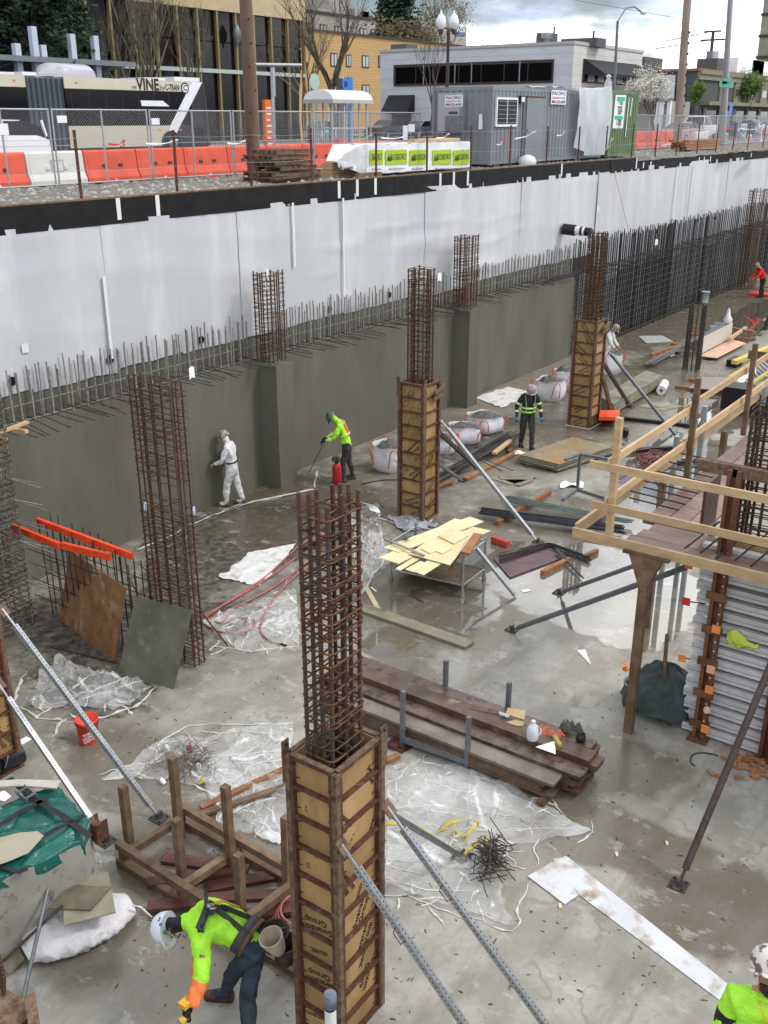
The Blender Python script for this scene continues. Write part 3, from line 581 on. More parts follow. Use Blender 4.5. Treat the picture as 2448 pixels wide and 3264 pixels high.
# column forms
def form(label, x0, x1, y0, y1, rows=10, h=3.05, prints=(), ears=True):
    t = thing('column_form', label, 'column form', ((x0 + x1) / 2, (y0 + y1) / 2, 0)); st = h / rows
    sides = [((x0, y0), (x1, y0), (0, -1)), ((x0, y1), (x0, y0), (-1, 0)), ((x1, y0), (x1, y1), (1, 0)), ((x1, y1), (x0, y1), (0, 1))]
    k = 0
    for si, ((ax, ay), (bx_, by), (nx, ny)) in enumerate(sides):
        a, b = V((ax, ay, 0)), V((bx_, by, 0)); n = V((nx, ny, 0)); d = (b - a).normalized(); Lg = (b - a).length; up = V((0, 0, 1))
        for r in range(rows):
            z0, z1 = r * st + .004, (r + 1) * st - .004
            p = MB().prism([a + d * .02 + n * .0 + up * z0, b - d * .02 + up * z0, b - d * .02 + up * z1, a + d * .02 + up * z1], -n * .018)
            pn = p.mk('form_panel', m_ply_face, t)
            if si < 2:
                # dark staples/rust at corners of a bay
                q = MB()
                for c_ in (a + d * .055, b - d * .055):
                    for zz_ in (z0 + .07, z1 - .07): q.prism([c_ + n * .001 + up * (zz_ + e[1]) + d * e[0] for e in ((-.03, -.012), (.0, -.004), (.03, .012), (-.02, .012))], n * .0015)
                tag(q.mk('rust_mark', m_fru, pn), kind='stuff')
        for r in range(rows + 1):
            z = r * st; z = min(max(z, .02), h - .02)
            ubox('form_rib', t, a + d * .012 + n * .022 + up * z, b - d * .012 + n * .022 + up * z, .044, .026 if 0 < r < rows else .04, m_fru, (0, 0, 1))
        for c_, sg in ((a, 1), (b, -1)):
            ubox('edge_flange', t, c_ + d * (sg * .018) + n * .024, c_ + d * (sg * .018) + n * .024 + up * (h + .002), .032, .052, m_fru, n)
    for cx, cy, dx, dy in ((x0, y0, -1, -1), (x1, y0, 1, -1), (x0, y1, -1, 1), (x1, y1, 1, 1)):
        o = MB(); ex = .12 if (dx, dy) in ((-1, 1), (1, -1)) else 0
        o.box((min(cx, cx + dx * .052), min(cy, cy + dy * .052), 0), (max(cx, cx + dx * .052), max(cy, cy + dy * .052), h - .012)); o.mk('corner_angle', m_ff, t)
        if ears and (ex or (dx, dy) == (-1, -1) and x0 > 10):
            e = MB(); c_ = V((cx + dx * .03, cy + dy * .055, h - .30)); e.box(c_ - V((.045, .006, 0)), c_ + V((.045, .006, .42))); ear = e.mk('lifting_ear', m_ff, t)
            MB().cyl(c_ + V((.01, -.008, .37)), c_ + V((.01, .009, .37)), .017, 10).mk('ear_hole', m_hole, ear)
    rim = MB()
    for (ax, ay), (bx_, by), (nx, ny) in sides:
        a, b = V((ax, ay, h + .006)), V((bx_, by, h + .006)); n = V((nx, ny, 0)); rim.beam(a + n * .02, b + n * .02, .05, .012, (0, 0, 1))
    rim.mk('top_rim', m_ff, t)
    for (side, s, z, ang, size, txt) in prints:
        a, b, n = [(V((*q[0], 0)), V((*q[1], 0)), V((*q[2], 0))) for q in sides][side]; d = (b - a).normalized(); up = V((0, 0, 1))
        pos = a + d * (s * (b - a).length) + up * z + n * .003; c_, s_ = cos(R(ang)), sin(R(ang))
        letters(t, txt, m_print if txt[0] not in '|o' else m_print_soft, pos, d * c_ + up * s_, up * c_ - d * s_, size, .012, name='printed_lettering')
    return t
SW = 'Swanson\nGroup'
pr1 = [(0, .18, 2.55, -52, .085, SW), (0, .86, 2.80, -52, .07, SW), (0, .9, 2.25, 60, .075, SW), (0, .22, 1.86, -60, .09, SW), (0, .35, 2.3, 45, .03, '||||  ||||  |||'), (0, .58, 1.40, 62, .095, SW), (0, .66, 1.05, 62, .095, SW), (0, .7, .55, -118, .095, SW), (0, .5, 1.62, 62, .03, 'Swanson group lp\nglendale oregon'), (0, .6, .82, 62, .03, 'Swanson group lp\nglendale oregon'),
       (1, .45, 1.35, 192, .10, SW), (1, .5, .72, 192, .10, SW), (1, .42, .25, 192, .09, SW), (1, .5, 1.05, 12, .03, 'Swanson group lp\nglendale oregon'), (1, .5, 2.15, 20, .035, '|| |'), (1, .28, 2.62, 90, .05, 'o o'), (1, .28, 2.0, 100, .06, '|x|')]
form('tan plywood column form with rusty ribs nearest the camera', 5.37, 5.97, 4.29, 4.75, h=3.15, prints=pr1)
pr2 = [(1, .55, 1.62, 45, .12, SW), (1, .65, 1.05, 225, .11, SW), (1, .55, .42, 25, .11, SW), (1, .75, .12, 205, .1, SW), (1, .7, 1.4, 30, .03, '||||||||||\n||||||||||'), (1, .3, 1.12, 30, .03, '||||||||||\n||||||||||'), (0, .5, 1.35, 60, .1, SW), (0, .6, .75, 60, .1, SW), (0, .6, .3, 60, .1, SW)]
f2 = form('tan plywood column form with diamond prints beside the yellow plywood', 16.9, 17.45, 10.9, 11.48, prints=pr2)
for (zc_, yo_) in ((2.9, 0), (2.55, 1), (2.3, 0), (1.98, 1)):   # diamond and roundel trade prints
    for k in range(3):
        c_ = V((16.897, 11.40 - .19 * k - .05 * yo_, zc_ - (.06 if k % 2 else -.05))); q = MB()
        if (k + yo_) % 2 == 0:
            for r_ in (.055, .05): pass
            pts = [c_ + V((0, .062 * cos(2 * pi * i / 18), .062 * sin(2 * pi * i / 18))) for i in range(18)]; q.tube(pts, .004, 4, closed=True); q.cyl(c_, c_ + V((-.002, 0, 0)), .012, 6); q.mk('printed_roundel', m_print_soft, f2)
        else:
            q.tube([c_ + V((0, a_ * .075, b_ * .075)) for a_, b_ in ((1, 0), (0, 1), (-1, 0), (0, -1))], .006, 4, closed=True)
            q.beam(c_ + V((0, .09, -.05)), c_ + V((0, .05, -.09)), .012, .003, (1, 0, 0)); q.beam(c_ + V((0, -.09, .05)), c_ + V((0, -.05, .09)), .012, .003, (1, 0, 0)); q.mk('printed_diamond', m_print, f2)
pr3 = [(1, .45, 2.85, -55, .1, SW), (1, .6, 2.6, -55, .1, SW), (1, .35, 2.2, -35, .12, SW), (1, .45, 1.95, -40, .1, SW), (1, .55, 1.65, 35, .1, SW), (1, .4, 1.05, 30, .12, SW), (1, .45, .52, 215, .1, SW), (1, .45, .15, 30, .1, SW), (1, .6, .9, 30, .03, '||||||||||\n||||||||||'), (1, .6, 1.5, 30, .03, '||||||||||\n||||||||||')]
form('tan plywood column form farthest down the row with a white base line', 25.5, 26.1, 10.85, 11.45, prints=pr3)
for nm, x, y in (('middle', 17.2, 10.9), ('far', 25.8, 10.85)):
    for k in range(2): tag(MB().beam((x - .05 + .0 * k, y - .12 + .03 * k, 2.85 - .13 * k), (x + .38, y - .1, 2.93 - .13 * k), .04, .09).mk('wedge_board', m_wo), '%s pale wood wedge on the %s column form' % (('upper', 'lower')[k], nm), 'wood block')
MB().box((25.42, 10.77, 0.003), (26.18, 11.53, .02)).mk('white_sealant', m_wpl, label='white sealant line round the foot of the farthest form', cat='sealant')
form('tan plywood column form cut off by the left edge', 5.72, 6.32, 10.55, 11.13, prints=[(0, .72, .55, -60, .11, SW), (0, .8, 1.3, -60, .1, SW), (0, .6, .9, 25, .03, 'Swanson group lp\nglendale oregon')])
# braces
def brace(label, top, base, wd=.065, m=m_galv, holes=False, head=True, foot=True, round_=False, inner=.12, handle=None, group=None, name='form_brace', spin=(0, 0, 1)):
    top, base = V3(top), V3(base); t = thing(name, label, 'brace', base, group); d = (base - top).normalized(); Lg = (base - top).length
    x, y = frame(d, spin); m_ = MB()
    a, b = top + d * (.22 if head else 0), base - d * (.2 if foot else 0)
    if round_: m_.cyl(a, b, wd / 2, 12)
    else: m_.beam(a, b, wd, wd, spin)
    tube = m_.mk('brace_tube', m, t)
    if holes:
        q = MB(); n = int((b - a).length / .05)
        for fx, fn in ((x, y), (y, x), (-y, -x), (-x, -y)):
            for i in range(n):
                c_ = a + d * (.025 + i * .05) + fx * (wd / 2 + .0006); s1 = d * .0085; s2 = fn * .0085
                q.add([c_ + s1 * cos(k * pi / 3) + s2 * sin(k * pi / 3) for k in range(6)], [(0, 1, 2, 3, 4, 5)])
        tag(q.mk('hole_rows', m_hole, tube), kind='stuff')
    if head:
        MB().cyl(top - d * .03, a + d * .02, .016, 8).mk('threaded_rod', m_galv, t)
        h = MB(); h.prism([top + x * .07 + y * .0 - d * .08, top + x * .07 + d * .07, top - x * .07 + d * .07, top - x * .07 - d * .08], y * .008); h.mk('head_plate', m_ff, t)
    if foot:
        MB().cyl(b - d * .02, base - d * .05, .018, 8).mk('threaded_rod', m_galv if not round_ else m, t)
        f = MB(); f.box(base + V((-.10, -.10, 0.002)), base + V((.10, .10, .014))); f.box(base + V((-.05, -.012, .014)), base + V((.05, .012, .09))); f.cyl(base + V((-.02, -.03, .06)), base + V((-.02, .03, .06)), .014, 8)
        for sx in (-.07, .07):
            for sy in (-.07, .07): f.cyl(base + V((sx, sy, .014)), base + V((sx, sy, .04)), .012, 6)
        f.mk('base_plate', mat('dark_steel', (.06, .055, .05), .5, (.11, .1, .09), 15, metal=.5), t)
    if handle:
        c_ = a + d * handle; hh = MB().tube([c_ + x * (wd / 2), c_ + x * .09 + d * .01, c_ + x * .09 + d * .13, c_ + x * (wd / 2) + d * .15], .006, 6); hh.mk('crank_handle', m_fru, t)
    return t
# left pair
brace('perforated galvanised brace running down across the leaning plywood', V((6.15, 10.05, 2.6)), G(508, 2608), .06, holes=True)
brace('perforated galvanised brace nearest the left edge ending by the green tarp', V((6.08, 10.3, 1.5)), G(338, 2682), .06, holes=True)
# nearest column
brace('perforated galvanised brace bolted low on the nearest column form', V((5.35, 4.20, HZ(1092, 2700, (5.35, 4.2)))), G(1680, 3560), .06, holes=True, handle=.62)
brace('perforated galvanised brace from the right flange of the nearest form', V((6.06, 4.22, HZ(1245, 2580, (6.06, 4.22)))), G(1872, 3450), .06, holes=True, handle=.62)
brace('short grey brace beside the yellow strap at the nearest form', V((6.08, 4.3, HZ(1250, 2580, (6.08, 4.3)))), G(1472, 2735, .0) + V((0, 0, .02)), .055, m=m_sg, holes=True)
# middle column
b2 = G(1715, 1728); brace('long galvanised brace from the middle column down to the bent bars', V((17.5, 10.82, 2.15)), b2, .07)
brace('short flat grey strut leaning on the middle column', V((17.55, 10.9, 1.15)), G(1475, 1533), .07, m=m_sg, head=False)
brace('dark brace behind the middle column by the bulk bags', V((17.6, 11.5, 2.2)), G(1525, 1495), .08, m=m_bpi)
# far column
brace('long grey brace from the far column down to the white puddle', V((26.2, 10.8, 2.2)), G(2176, 1415), .075, m=m_sg)
brace('short weathered strut leaning on the far column', V((26.15, 10.8, 1.35)), G(1957, 1345), .09, m=m_wo, head=False, foot=False)
brace('dark brace beside the far column ending near the roll', V((26.3, 11.35, 2.3)), G(2010, 1298), .085, m=m_bpi)
# steel pipe shores of the right-hand wall form
w1 = G(2330, 1640, 2.2)
brace('round steel pipe shore, the upper of two reaching over the puddle', V((12.6, 3.8, 2.72)), G(1782, 1890), .075, m=m_sg, round_=True, head=False)
brace('round steel pipe shore, the lower of two reaching over the puddle', V((12.32, 3.68, 2.55)), G(1632, 2008), .085, m=m_sg, round_=True, head=False)
brace('long dark pipe shore standing in front of the aluminium wall form', G(2163, 2822).lerp(XP(2448, 2080, 10.9) + V((0, -.1, .1)), (12.22 - G(2163, 2822).x) / (10.9 - G(2163, 2822).x)), G(2163, 2822), .085, m=m_bpi, round_=True, head=False)
brace('dark pipe brace at the right edge of the far slab', G(2437, 1050) + V((.3, -.3, 1.6)), G(2437, 1052), .14, m=m_bpi, foot=False, head=False)
# things lying on the slab
def plate(name, label, cat, pts, z, th, m, group=None, parent=None, zt=None):
    ps = [G(u, v, zt or z) for u, v in pts]
    for p in ps: p.z = z
    o = MB().prism(ps, (0, 0, -th)).mk(name, m, parent)
    if parent is None: tag(o, label, cat, group)
    return o
def K(ox, oy, s): return lambda x, y: (ox + x * s, oy + y * s)
def stick(name, label, cat, a, b, wd, ht, m, za=0, zb=None, group=None, parent=None):
    zb = za if zb is None else zb
    o = MB().beam(G(*a, za) if len(a) == 2 else V3(a), G(*b, zb) if len(b) == 2 else V3(b), wd, ht).mk(name, m, parent)
    if parent is None: tag(o, label, cat, group)
    return o
k1 = K(1050, 1500, .4521)
# ---- wire cart with plywood offcuts
A, B, C_ = G(1247, 1850), G(1473, 1902), G(1543, 1848); D_ = A + C_ - B
zt = HZ(1473, 1774, B); zb_ = HZ(1473, 1866, B)
ct = thing('wire_cart', 'galvanised wire-mesh cart piled with yellow plywood offcuts', 'cart', (A + C_) / 2)
cn = [A, B, C_, D_]
for p in cn:
    bar('corner_post', ct, p + V((0, 0, .09)), p + V((0, 0, zt + .06)), .024, m_galv, 10); MB().lathe(p, [(.04, 0), (.045, .03), (.03, .12)], 12).mk('foot', m_galv, ct)
for i in range(4):
    a, b = cn[i], cn[(i + 1) % 4]
    for z in (zb_, zt): bar('rail', ct, a + V((0, 0, z)), b + V((0, 0, z)), .018, m_galv, 8)
    q = MB(); n = int((b - a).length / .035)
    for j in range(n):
        p = a.lerp(b, j / n); e = a.lerp(b, min(1, (j + 5) / n)); q.cyl(p + V((0, 0, zb_)), e + V((0, 0, zt)), .002, 3, caps=False); q.cyl(e + V((0, 0, zb_)), p + V((0, 0, zt)), .002, 3, caps=False)
    tag(q.mk('wire_mesh', m_galv, ct), kind='stuff')
MB().prism([p + V((0, 0, zb_ - .005)) for p in cn], (0, 0, -.01)).mk('tray', m_wo, ct)
zz_ = zt + .03
pc = [('long pale plywood offcut at the back of the cart pile', [(378, 540), (490, 575), (700, 497), (935, 418), (1090, 358), (990, 324), (925, 347), (885, 336), (760, 402)], 0),
      ('pale plywood offcut at the left end of the cart pile', [(345, 612), (490, 655), (640, 580), (600, 555), (440, 570)], -.015),
      ('plywood strip under the cart pile, the left one', [(465, 690), (500, 702), (640, 620), (590, 612)], -.03), ('plywood strip under the cart pile, the middle one', [(535, 695), (600, 715), (700, 655), (640, 636)], -.02),
      ('plywood strip under the cart pile, the right one', [(595, 710), (665, 735), (790, 655), (700, 625)], -.01), ('plywood offcut poking out to the far right of the cart', [(905, 450), (1050, 460), (1140, 422), (1010, 395)], -.01),
      ('large square-cut plywood sheet on top of the cart', [(560, 585), (850, 665), (1025, 445), (955, 420), (700, 490)], .022), ('small notched plywood piece lying on the large sheet', [(645, 550), (710, 582), (750, 565), (795, 585), (870, 545), (800, 508), (735, 492)], .042),
      ('small square plywood piece topmost on the cart', [(765, 460), (880, 515), (985, 455), (860, 400)], .045)]
for lb, pts, dz in pc: plate('plywood_offcut', lb, 'plywood', [k1(*p) for p in pts], zz_ + dz + .012, .012, m_ply_yellow, 'plywood offcuts on the wire cart')
stick('plank', 'reddish brown plank end standing out of the cart', 'plank', k1(960, 585), k1(1045, 448), .16, .04, m_wbk, zz_ + .1, zz_ + .16)
stick('metal_strip', 'thin steel channel lying across the plywood on the cart', 'steel channel', k1(390, 482), k1(670, 600), .04, .03, m_galv, zz_ + .06)
stick('thin_batten', 'thin red batten sticking down from the cart pile', 'batten', k1(935, 565), k1(850, 695), .02, .02, m_wr, zz_ + .06, zz_ - .1)
stick('steel_stud', 'galvanised stud leaning from the cart to the wet slab', 'steel stud', k1(1035, 545), k1(1310, 882), .07, .05, m_galv, zz_ - .05, .03)
q = MB()
for i in range(14): a = ru(0, 6.3); c_ = G(*k1(540, 490), zz_ + .03); q.beam(c_, c_ + V((cos(a) * .1, sin(a) * .1, ru(.02, .1))), .012, .004)
tag(q.mk('green_sprig', mat('dull_green_leaf', (.06, .09, .035), .7)), 'small green sprig lying on the plywood pile', 'plant', kind='thing')
stick('floor_plank', 'long grey plank lying on the wet slab in front of the cart', 'plank', (1120, 1925), (1497, 2056), .26, .045, m_po, .03)
stick('floor_board', 'short yellow board lying left of the cart', 'board', k1(240, 792), k1(348, 985), .09, .02, m_ply_yellow, .015)
plate('paper_scrap', 'thin white scrap beside the short yellow board', 'scrap', [k1(*p) for p in ((288, 822), (300, 820), (335, 848), (325, 853))], .01, .005, m_paper)
q = MB().tube([G(*k1(665, 835), .02), G(*k1(575, 850), .03), G(*k1(575, 872), .02), G(*k1(665, 925), .02)], .015, 4); tag(q.mk('bent_strap', mat('muddy_strap', (.10, .085, .05), .7)), 'bent dark strap on the slab in front of the cart', 'strap')
plate('paper_scrap', 'white paper scrap floating on the puddle by the steel stud', 'scrap', [k1(*p) for p in ((1345, 842), (1400, 832), (1420, 848), (1365, 860))], .01, .005, m_paper)
# ---- level box, purple sheet and bent bars
stick('spirit_level', 'red tool case lying behind the wire cart', 'tool case', k1(1150, 478), k1(1262, 520), .12, .12, mat('faded_red_plastic', (.5, .07, .05), .5, (.4, .05, .04), 10), .07)
plate('purple_sheet', 'purple-brown coated form sheet under the bent black bars', 'plywood', [k1(*p) for p in ((1160, 622), (1465, 515), (1650, 612), (1272, 752))], .03, .02, mat('purple_brown_ply', (.09, .05, .055), .35, (.14, .08, .085), 3))
bb = thing('bent_bar_bundle', 'bundle of black L-bent bars lying on the purple sheet', 'rebar bundle', G(1740, 1760))
for i in range(11):
    a, b, c_ = G(1592, 1770 + i * 3.2) , G(1750 + ru(-3, 3), 1738 + i * 1.2), G(1880 + ru(-6, 4), 1782 + i * 1.6)
    mid = [a.lerp(b, t_) for t_ in (0, .5, .88)] + [a.lerp(b, .94).lerp(b.lerp(c_, .06), .5) + V((0, 0, 0))] + [b.lerp(c_, t_) for t_ in (.12, .5, 1)]
    MB().tube([p + V((0, 0, .05 + .018 * (i % 3))) for p in mid], .011, 5).mk('bent_bar', m_bb, bb)
for i in range(3): stick('bent_bar', None, None, (1770 + 4 * i, 1752), (1850 + 5 * i, 1835 + 4 * i), .02, .02, m_bb, .1, .05, parent=bb)
stick('timber_block', 'rust-stained timber block under the bent bars, nearest the puddle', 'timber', (1728, 1826), (1815, 1783), .09, .09, m_wbk, .045); stick('timber_block', 'small timber block end beyond the bent bars', 'timber', (1862, 1776), (1903, 1756), .08, .09, m_wbk, .045)
# ---- straight bar bundles on blocks
for i, (a, b) in enumerate((((1583, 1668), (1752, 1568)), ((1885, 1668), (1952, 1620)))):
    stick('timber_block', ('long rust-stained timber under the black and green bar bundles', 'short rust-stained timber under the right end of the bar bundles')[i], 'timber', a, b, .1, .1, m_wbk, .05)
bb = thing('black_bar_bundle', 'thick bundle of straight black bars on timbers', 'rebar bundle', G(1750, 1650))
for i in range(26):
    o = ru(-14, 14); a, b = G(1522 + ru(0, 25), 1628 + o * .8, .12 + ru(0, .07)), G(1985 + ru(-10, 8), 1688 + o, .12 + ru(0, .07)); bar('straight_bar', bb, a, b, .011, m_bb, 5)
bb = thing('green_bar_bundle', 'bundle of pale green coated bars behind the black bundle', 'rebar bundle', G(1800, 1610))
for i in range(18):
    o = ru(-9, 9); bar('straight_bar', bb, G(1605 + ru(-15, 25), 1588 + o, .12 + ru(0, .04)), G(2000 + ru(-10, 22), 1662 + o * .5, .12 + ru(0, .04)), .010, m_green_bar, 5)
# ---- strand board stack and scraps
k3 = K(1600, 1200, .5112)
for i in range(6):
    pts = [k3(95 + ru(-8, 25), 487), k3(440 + ru(-10, 10), 377), k3(690 + ru(-15, 5), 436), k3(330 + ru(-8, 30), 546)]
    plate('strand_board', ('topmost orange-stained board' if i == 5 else 'grey wet board, %s from the top,' % ('sixth', 'fifth', 'fourth', 'third', 'second')[i]) + ' of the flat stack by the black-vested worker', 'plywood', pts, .05 + .034 * (i + 1), .022, m_osb if i == 5 else m_po, 'boards in the flat stack', zt=.254)
stick('bearer', 'dark timber bearer under the flat board stack', 'timber', k3(150, 560), k3(640, 470), .08, .05, m_ww, .025)
for lb, pts, z in (('dark plywood scrap left of the steel frame, lower', [(0, 640), (90, 672), (150, 648), (100, 630), (20, 618)], .02), ('dark plywood scrap left of the steel frame, upper', [(20, 615), (215, 612), (215, 628), (60, 638)], .045), ('dark plywood strip left of the steel frame', [(80, 672), (170, 640), (200, 645), (110, 680)], .034)):
    plate('plywood_scrap', lb, 'plywood', [k3(*p) for p in pts], z, .015, m_po)
fr = thing('channel_rack', 'dark steel channel frame standing on the slab behind the guard post', 'steel frame', G(*k3(470, 715)))
b0 = G(*k3(470, 712)); ztop = HZ(*k3(480, 485), b0)
for a, b in ((G(*k3(378, 768), .03), b0 + V((0, 0, .03))), (b0 + V((0, 0, .03)), G(*k3(690, 772), .03)), (b0, b0 + V((0, 0, ztop))), (b0 + V((0, 0, ztop)), G(*k3(720, 525), ztop)), (b0 + V((0, 0, ztop)), G(*k3(395, 520), ztop))): ubox('channel', fr, a, b, .06, .06, m_sg)
tag(MB().sheet(lambda i, j: G(1785 + 75 * i, 1547 + 14 * j - 6 * sin(3 * i)) + V((0, 0, .05 + .04 * sin(9 * i) * cos(4 * j))), 12, 4, .003).mk('white_rag', m_wpl), 'crumpled white rag on the slab by the steel frame', 'rag')
# ---- middle distance
k6 = K(1150, 1150, .33153)
bb = thing('long_bar_bundle', 'long heap of dark bars running toward the black-vested worker', 'rebar bundle', G(1520, 1450))
for i in range(34):
    o = ru(-1, 1); bar('straight_bar', bb, G(*k6(700 + ru(-10, 60), 1130 + 50 * o), .08 + ru(0, .1)), G(*k6(1480 + ru(-60, 60), 695 + 35 * o), .1 + ru(0, .1)), .011, m_dark, 5)
for i, (a, b) in enumerate((((1010, 1135), (1545, 850)), ((730, 1205), (870, 1165)), ((1280, 890), (1440, 765)), ((1060, 935), (1200, 870)), ((1430, 880), (1450, 730)))):
    stick('rusty_board', ('long rust-brown board in front of the bar heap', 'short rust-brown board end at the foot of the middle column', 'pale short board lying on the bar heap', 'muddy board behind the bar heap', 'dark short board under the bar heap')[i], 'board', k6(*a), k6(*b), .12, .06, (m_wbk, m_wbk, m_wn, m_wo, m_ww)[i], .05 + (.15 if i == 2 else 0))
for i, (a, b) in enumerate((((1090, 930), (1355, 1058)), ((1110, 920), (1470, 1055)))): bar('loose_bar', None, G(*k6(*a), .25), G(*k6(*b), .02), .011, m_dark, 5, label=('shorter', 'longer')[i] + ' loose bar poking out of the bar heap', cat='rebar')
for lb, pts, z in (('dark plywood scrap on the slab right of the bar heap', [(1215, 1120), (1440, 1190), (1640, 1140), (1350, 1095)], .02), ('plywood scrap lying over the darker scrap', [(1325, 1095), (1345, 1138), (1659, 1138), (1659, 1090)], .04)): plate('plywood_scrap', lb, 'plywood', [k6(*p) for p in pts], z, .015, m_po)
m_bag = mat('woven_white_bag', (.62, .63, .67), .7, (.72, .73, .76), 4, bump=.5, bscale=20, col3=(.45, .44, .42), s3=3, t3=(.6, .75)); m_bagsoil = mat('wet_grey_spoil', (.075, .07, .06), .9, (.17, .16, .145), 9, bump=1.2)
def bulk_bag(label, c, w_, d_, h, seed, slump=.15, full=True, rz=.3):
    t = thing('bulk_bag', label, 'bulk bag', c, 'white bulk bags of spoil', rz); c = V3(c); M_ = ROOT[t.name]; m = MB(); n = 28; prof = [(.80, 0), (1.0, .15), (1.06, .42), (1.0, .72), (.93, .9), (.97, 1.0)]; vs = []
    for r_, h_ in prof:
        for i in range(n):
            a = 2 * pi * i / n; sq = (abs(cos(a)) ** 4 + abs(sin(a)) ** 4) ** -.25; k = r_ * sq * (1 + .09 * nz(a * 2, h_ * 3, seed)); hh = h_ * h * (1 + .14 * nz(cos(a) * 1.5, sin(a) * 1.5, seed + 5) * (h_ > .5))
            vs.append(M_ @ V((w_ / 2 * k * cos(a), d_ / 2 * k * sin(a), hh)))
    kk = len(prof); m.add(vs, [(i * n + j, i * n + (j + 1) % n, (i + 1) * n + (j + 1) % n, (i + 1) * n + j) for i in range(kk - 1) for j in range(n)], 0, True); m.mk('bag_body', m_bag, t)
    if full:
        q = MB(); q.sheet(lambda i, j: M_ @ V((w_ * .93 * (i - .5) * (1 - .25 * (2 * j - 1) ** 2), d_ * .93 * (j - .5) * (1 - .25 * (2 * i - 1) ** 2), h * (.86 + .28 * max(0, 1 - ((2 * i - 1) ** 2 + (2 * j - 1) ** 2)) + .12 * nz(i * 7, j * 7, seed)))), 14, 14); q.mk('spoil', m_bagsoil, t)
    for k in range(4):
        a = pi / 4 + k * pi / 2; q = MB(); pts = []
        for s_ in range(9):
            tt = s_ / 8; aa = a + (tt - .5) * .55; rr = .53 + .1 * sin(tt * pi); sq = (abs(cos(aa)) ** 4 + abs(sin(aa)) ** 4) ** -.25
            pts.append(M_ @ V((w_ * rr * sq * cos(aa), d_ * rr * sq * sin(aa), h * (.25 + .82 * sin(tt * pi) ** .6) * (.95 + .15 * nz(k, tt * 3, seed)))))
        q.tube(pts, .014, 4); q.mk('orange_strap', mat('orange_webbing', (.72, .12, .06), .7), t)
for i, (u, v, w_, d_, h, lb) in enumerate(((1245, 1495, .95, .9, .72, 'white bulk bag beside the left of the middle column'), (1412, 1440, .7, .8, .45, 'low white bulk bag just right of the middle column'), (1478, 1408, .95, .95, .5, 'white bulk bag of spoil behind the brace of the middle column'),
                                           (1545, 1372, 1.1, 1.0, .5, 'wide white bulk bag heaped with spoil nearest the pilaster'), (1752, 1272, 1.0, 1.0, .68, 'white bulk bag of dark spoil behind the black-vested worker'), (1800, 1240, .9, .9, .7, 'white bulk bag half hidden by the far column'), (1938, 1190, .9, .9, .75, 'white bulk bag with orange loops behind the far column'))):
    bulk_bag(lb, G(u, v), w_ * .85, d_ * .85, h * .95, i * 3.7, rz=.4 * i)
def ground_cloth(name, label, cat, pts, m, amp=.02, n=26, z=.012, th=0):
    "a sheet laid over a four-cornered patch of slab with wrinkles; pts in photo order TL TR BR BL"
    c = [G(u, v) for u, v in pts]; s = ru(0, 50)
    def f(i, j):
        p = c[0].lerp(c[1], i).lerp(c[3].lerp(c[2], i), j); e = .04 * nz(i * 5 + s, j * 5)
        h = amp * (1.6 * (1 - min(1, 2.2 * abs(nz(p.x * 2.2, p.y * 2.2, s)))) ** 3 + .9 * (1 - min(1, 2.2 * abs(nz(p.x * 6, p.y * 6, s)))) ** 3)
        return (p.x + e + .10 * nz(j * 6, s, i * 2), p.y + e + .10 * nz(i * 6, s + 9, j * 2), z + h)
    return tag(MB().sheet(f, n, n, th).mk(name, m), label, cat)
ground_cloth('white_fabric', 'white fabric laid at the wall foot behind the black-vested worker', 'fabric', [(1512, 1268), (1622, 1234), (1700, 1252), (1600, 1303)], m_geo, .01)
ground_cloth('white_fabric', 'white fabric sheet on the mud behind the hoses', 'fabric', [(700, 1842), (800, 1762), (945, 1735), (830, 1872)], m_geo, .012)
ground_cloth('mud_fabric', 'muddy folded sheet at the foot of the middle column', 'fabric', [(1235, 1655), (1310, 1640), (1400, 1680), (1290, 1700)], mat('blue_grey_sheeting', (.2, .2, .22), .5, (.42, .42, .46), 6), .05)
# far slab
k7 = K(1600, 600, .5112)
for lb, pts, z, m in (('translucent panel lying flat on the far slab', [(850, 920), (1000, 918), (1070, 955), (900, 965)], .03, mat('pale_panel', (.4, .4, .37), .3, (.5, .5, .48), 4)), ('grey-brown plywood sheet propped on timbers on the far slab', [(1165, 1245), (1250, 1175), (1520, 1180), (1410, 1262)], .16, m_ply_brown if False else mat('drab_sheet', (.23, .185, .16), .5, (.3, .25, .22), 6)),
                   ('pink-faced plywood strip lying on the far slab', [(1230, 1045), (1430, 940), (1520, 965), (1340, 1058)], .12, m_ply_pink), ('thin scrap sheet under the brace of the far column, upper', [(920, 1340), (1035, 1330), (1055, 1350), (985, 1368)], .035, m_po), ('thin scrap sheet under the brace of the far column, lower', [(850, 1358), (890, 1345), (1135, 1355), (1010, 1385)], .015, m_po)):
    plate('flat_sheet', lb, 'plywood', [k7(*p) for p in pts], z, .02, m)
a, b = G(*k7(1228, 1040), .12), G(*k7(1428, 935), .12); tag(MB().prism([a, b, b + V((0, 0, .62)), a + V((0, 0, .62))], (-.02, .02, 0)).mk('upright_sheet', mat('cream_form_sheet', (.58, .54, .47), .5)), 'cream sheet standing on edge on the far slab', 'plywood')
for i in range(5): plate('thick_board', 'long grey board %s of the low stack behind the far column brace' % ('topmost', 'second', 'third', 'fourth', 'lowest')[4 - i], 'board', [k7(612 + ru(-4, 4), 1300), k7(905 + ru(-6, 6), 1135), k7(1008 + ru(-6, 4), 1170), k7(700 + ru(-4, 4), 1345)], .06 + .06 * (i + 1), .05, m_po, 'grey boards in the low stack', zt=.36)
bb = thing('far_bar_bundle', 'long flat bundle of dark bars and channels on the far slab', 'rebar bundle', G(*k7(1200, 960)))
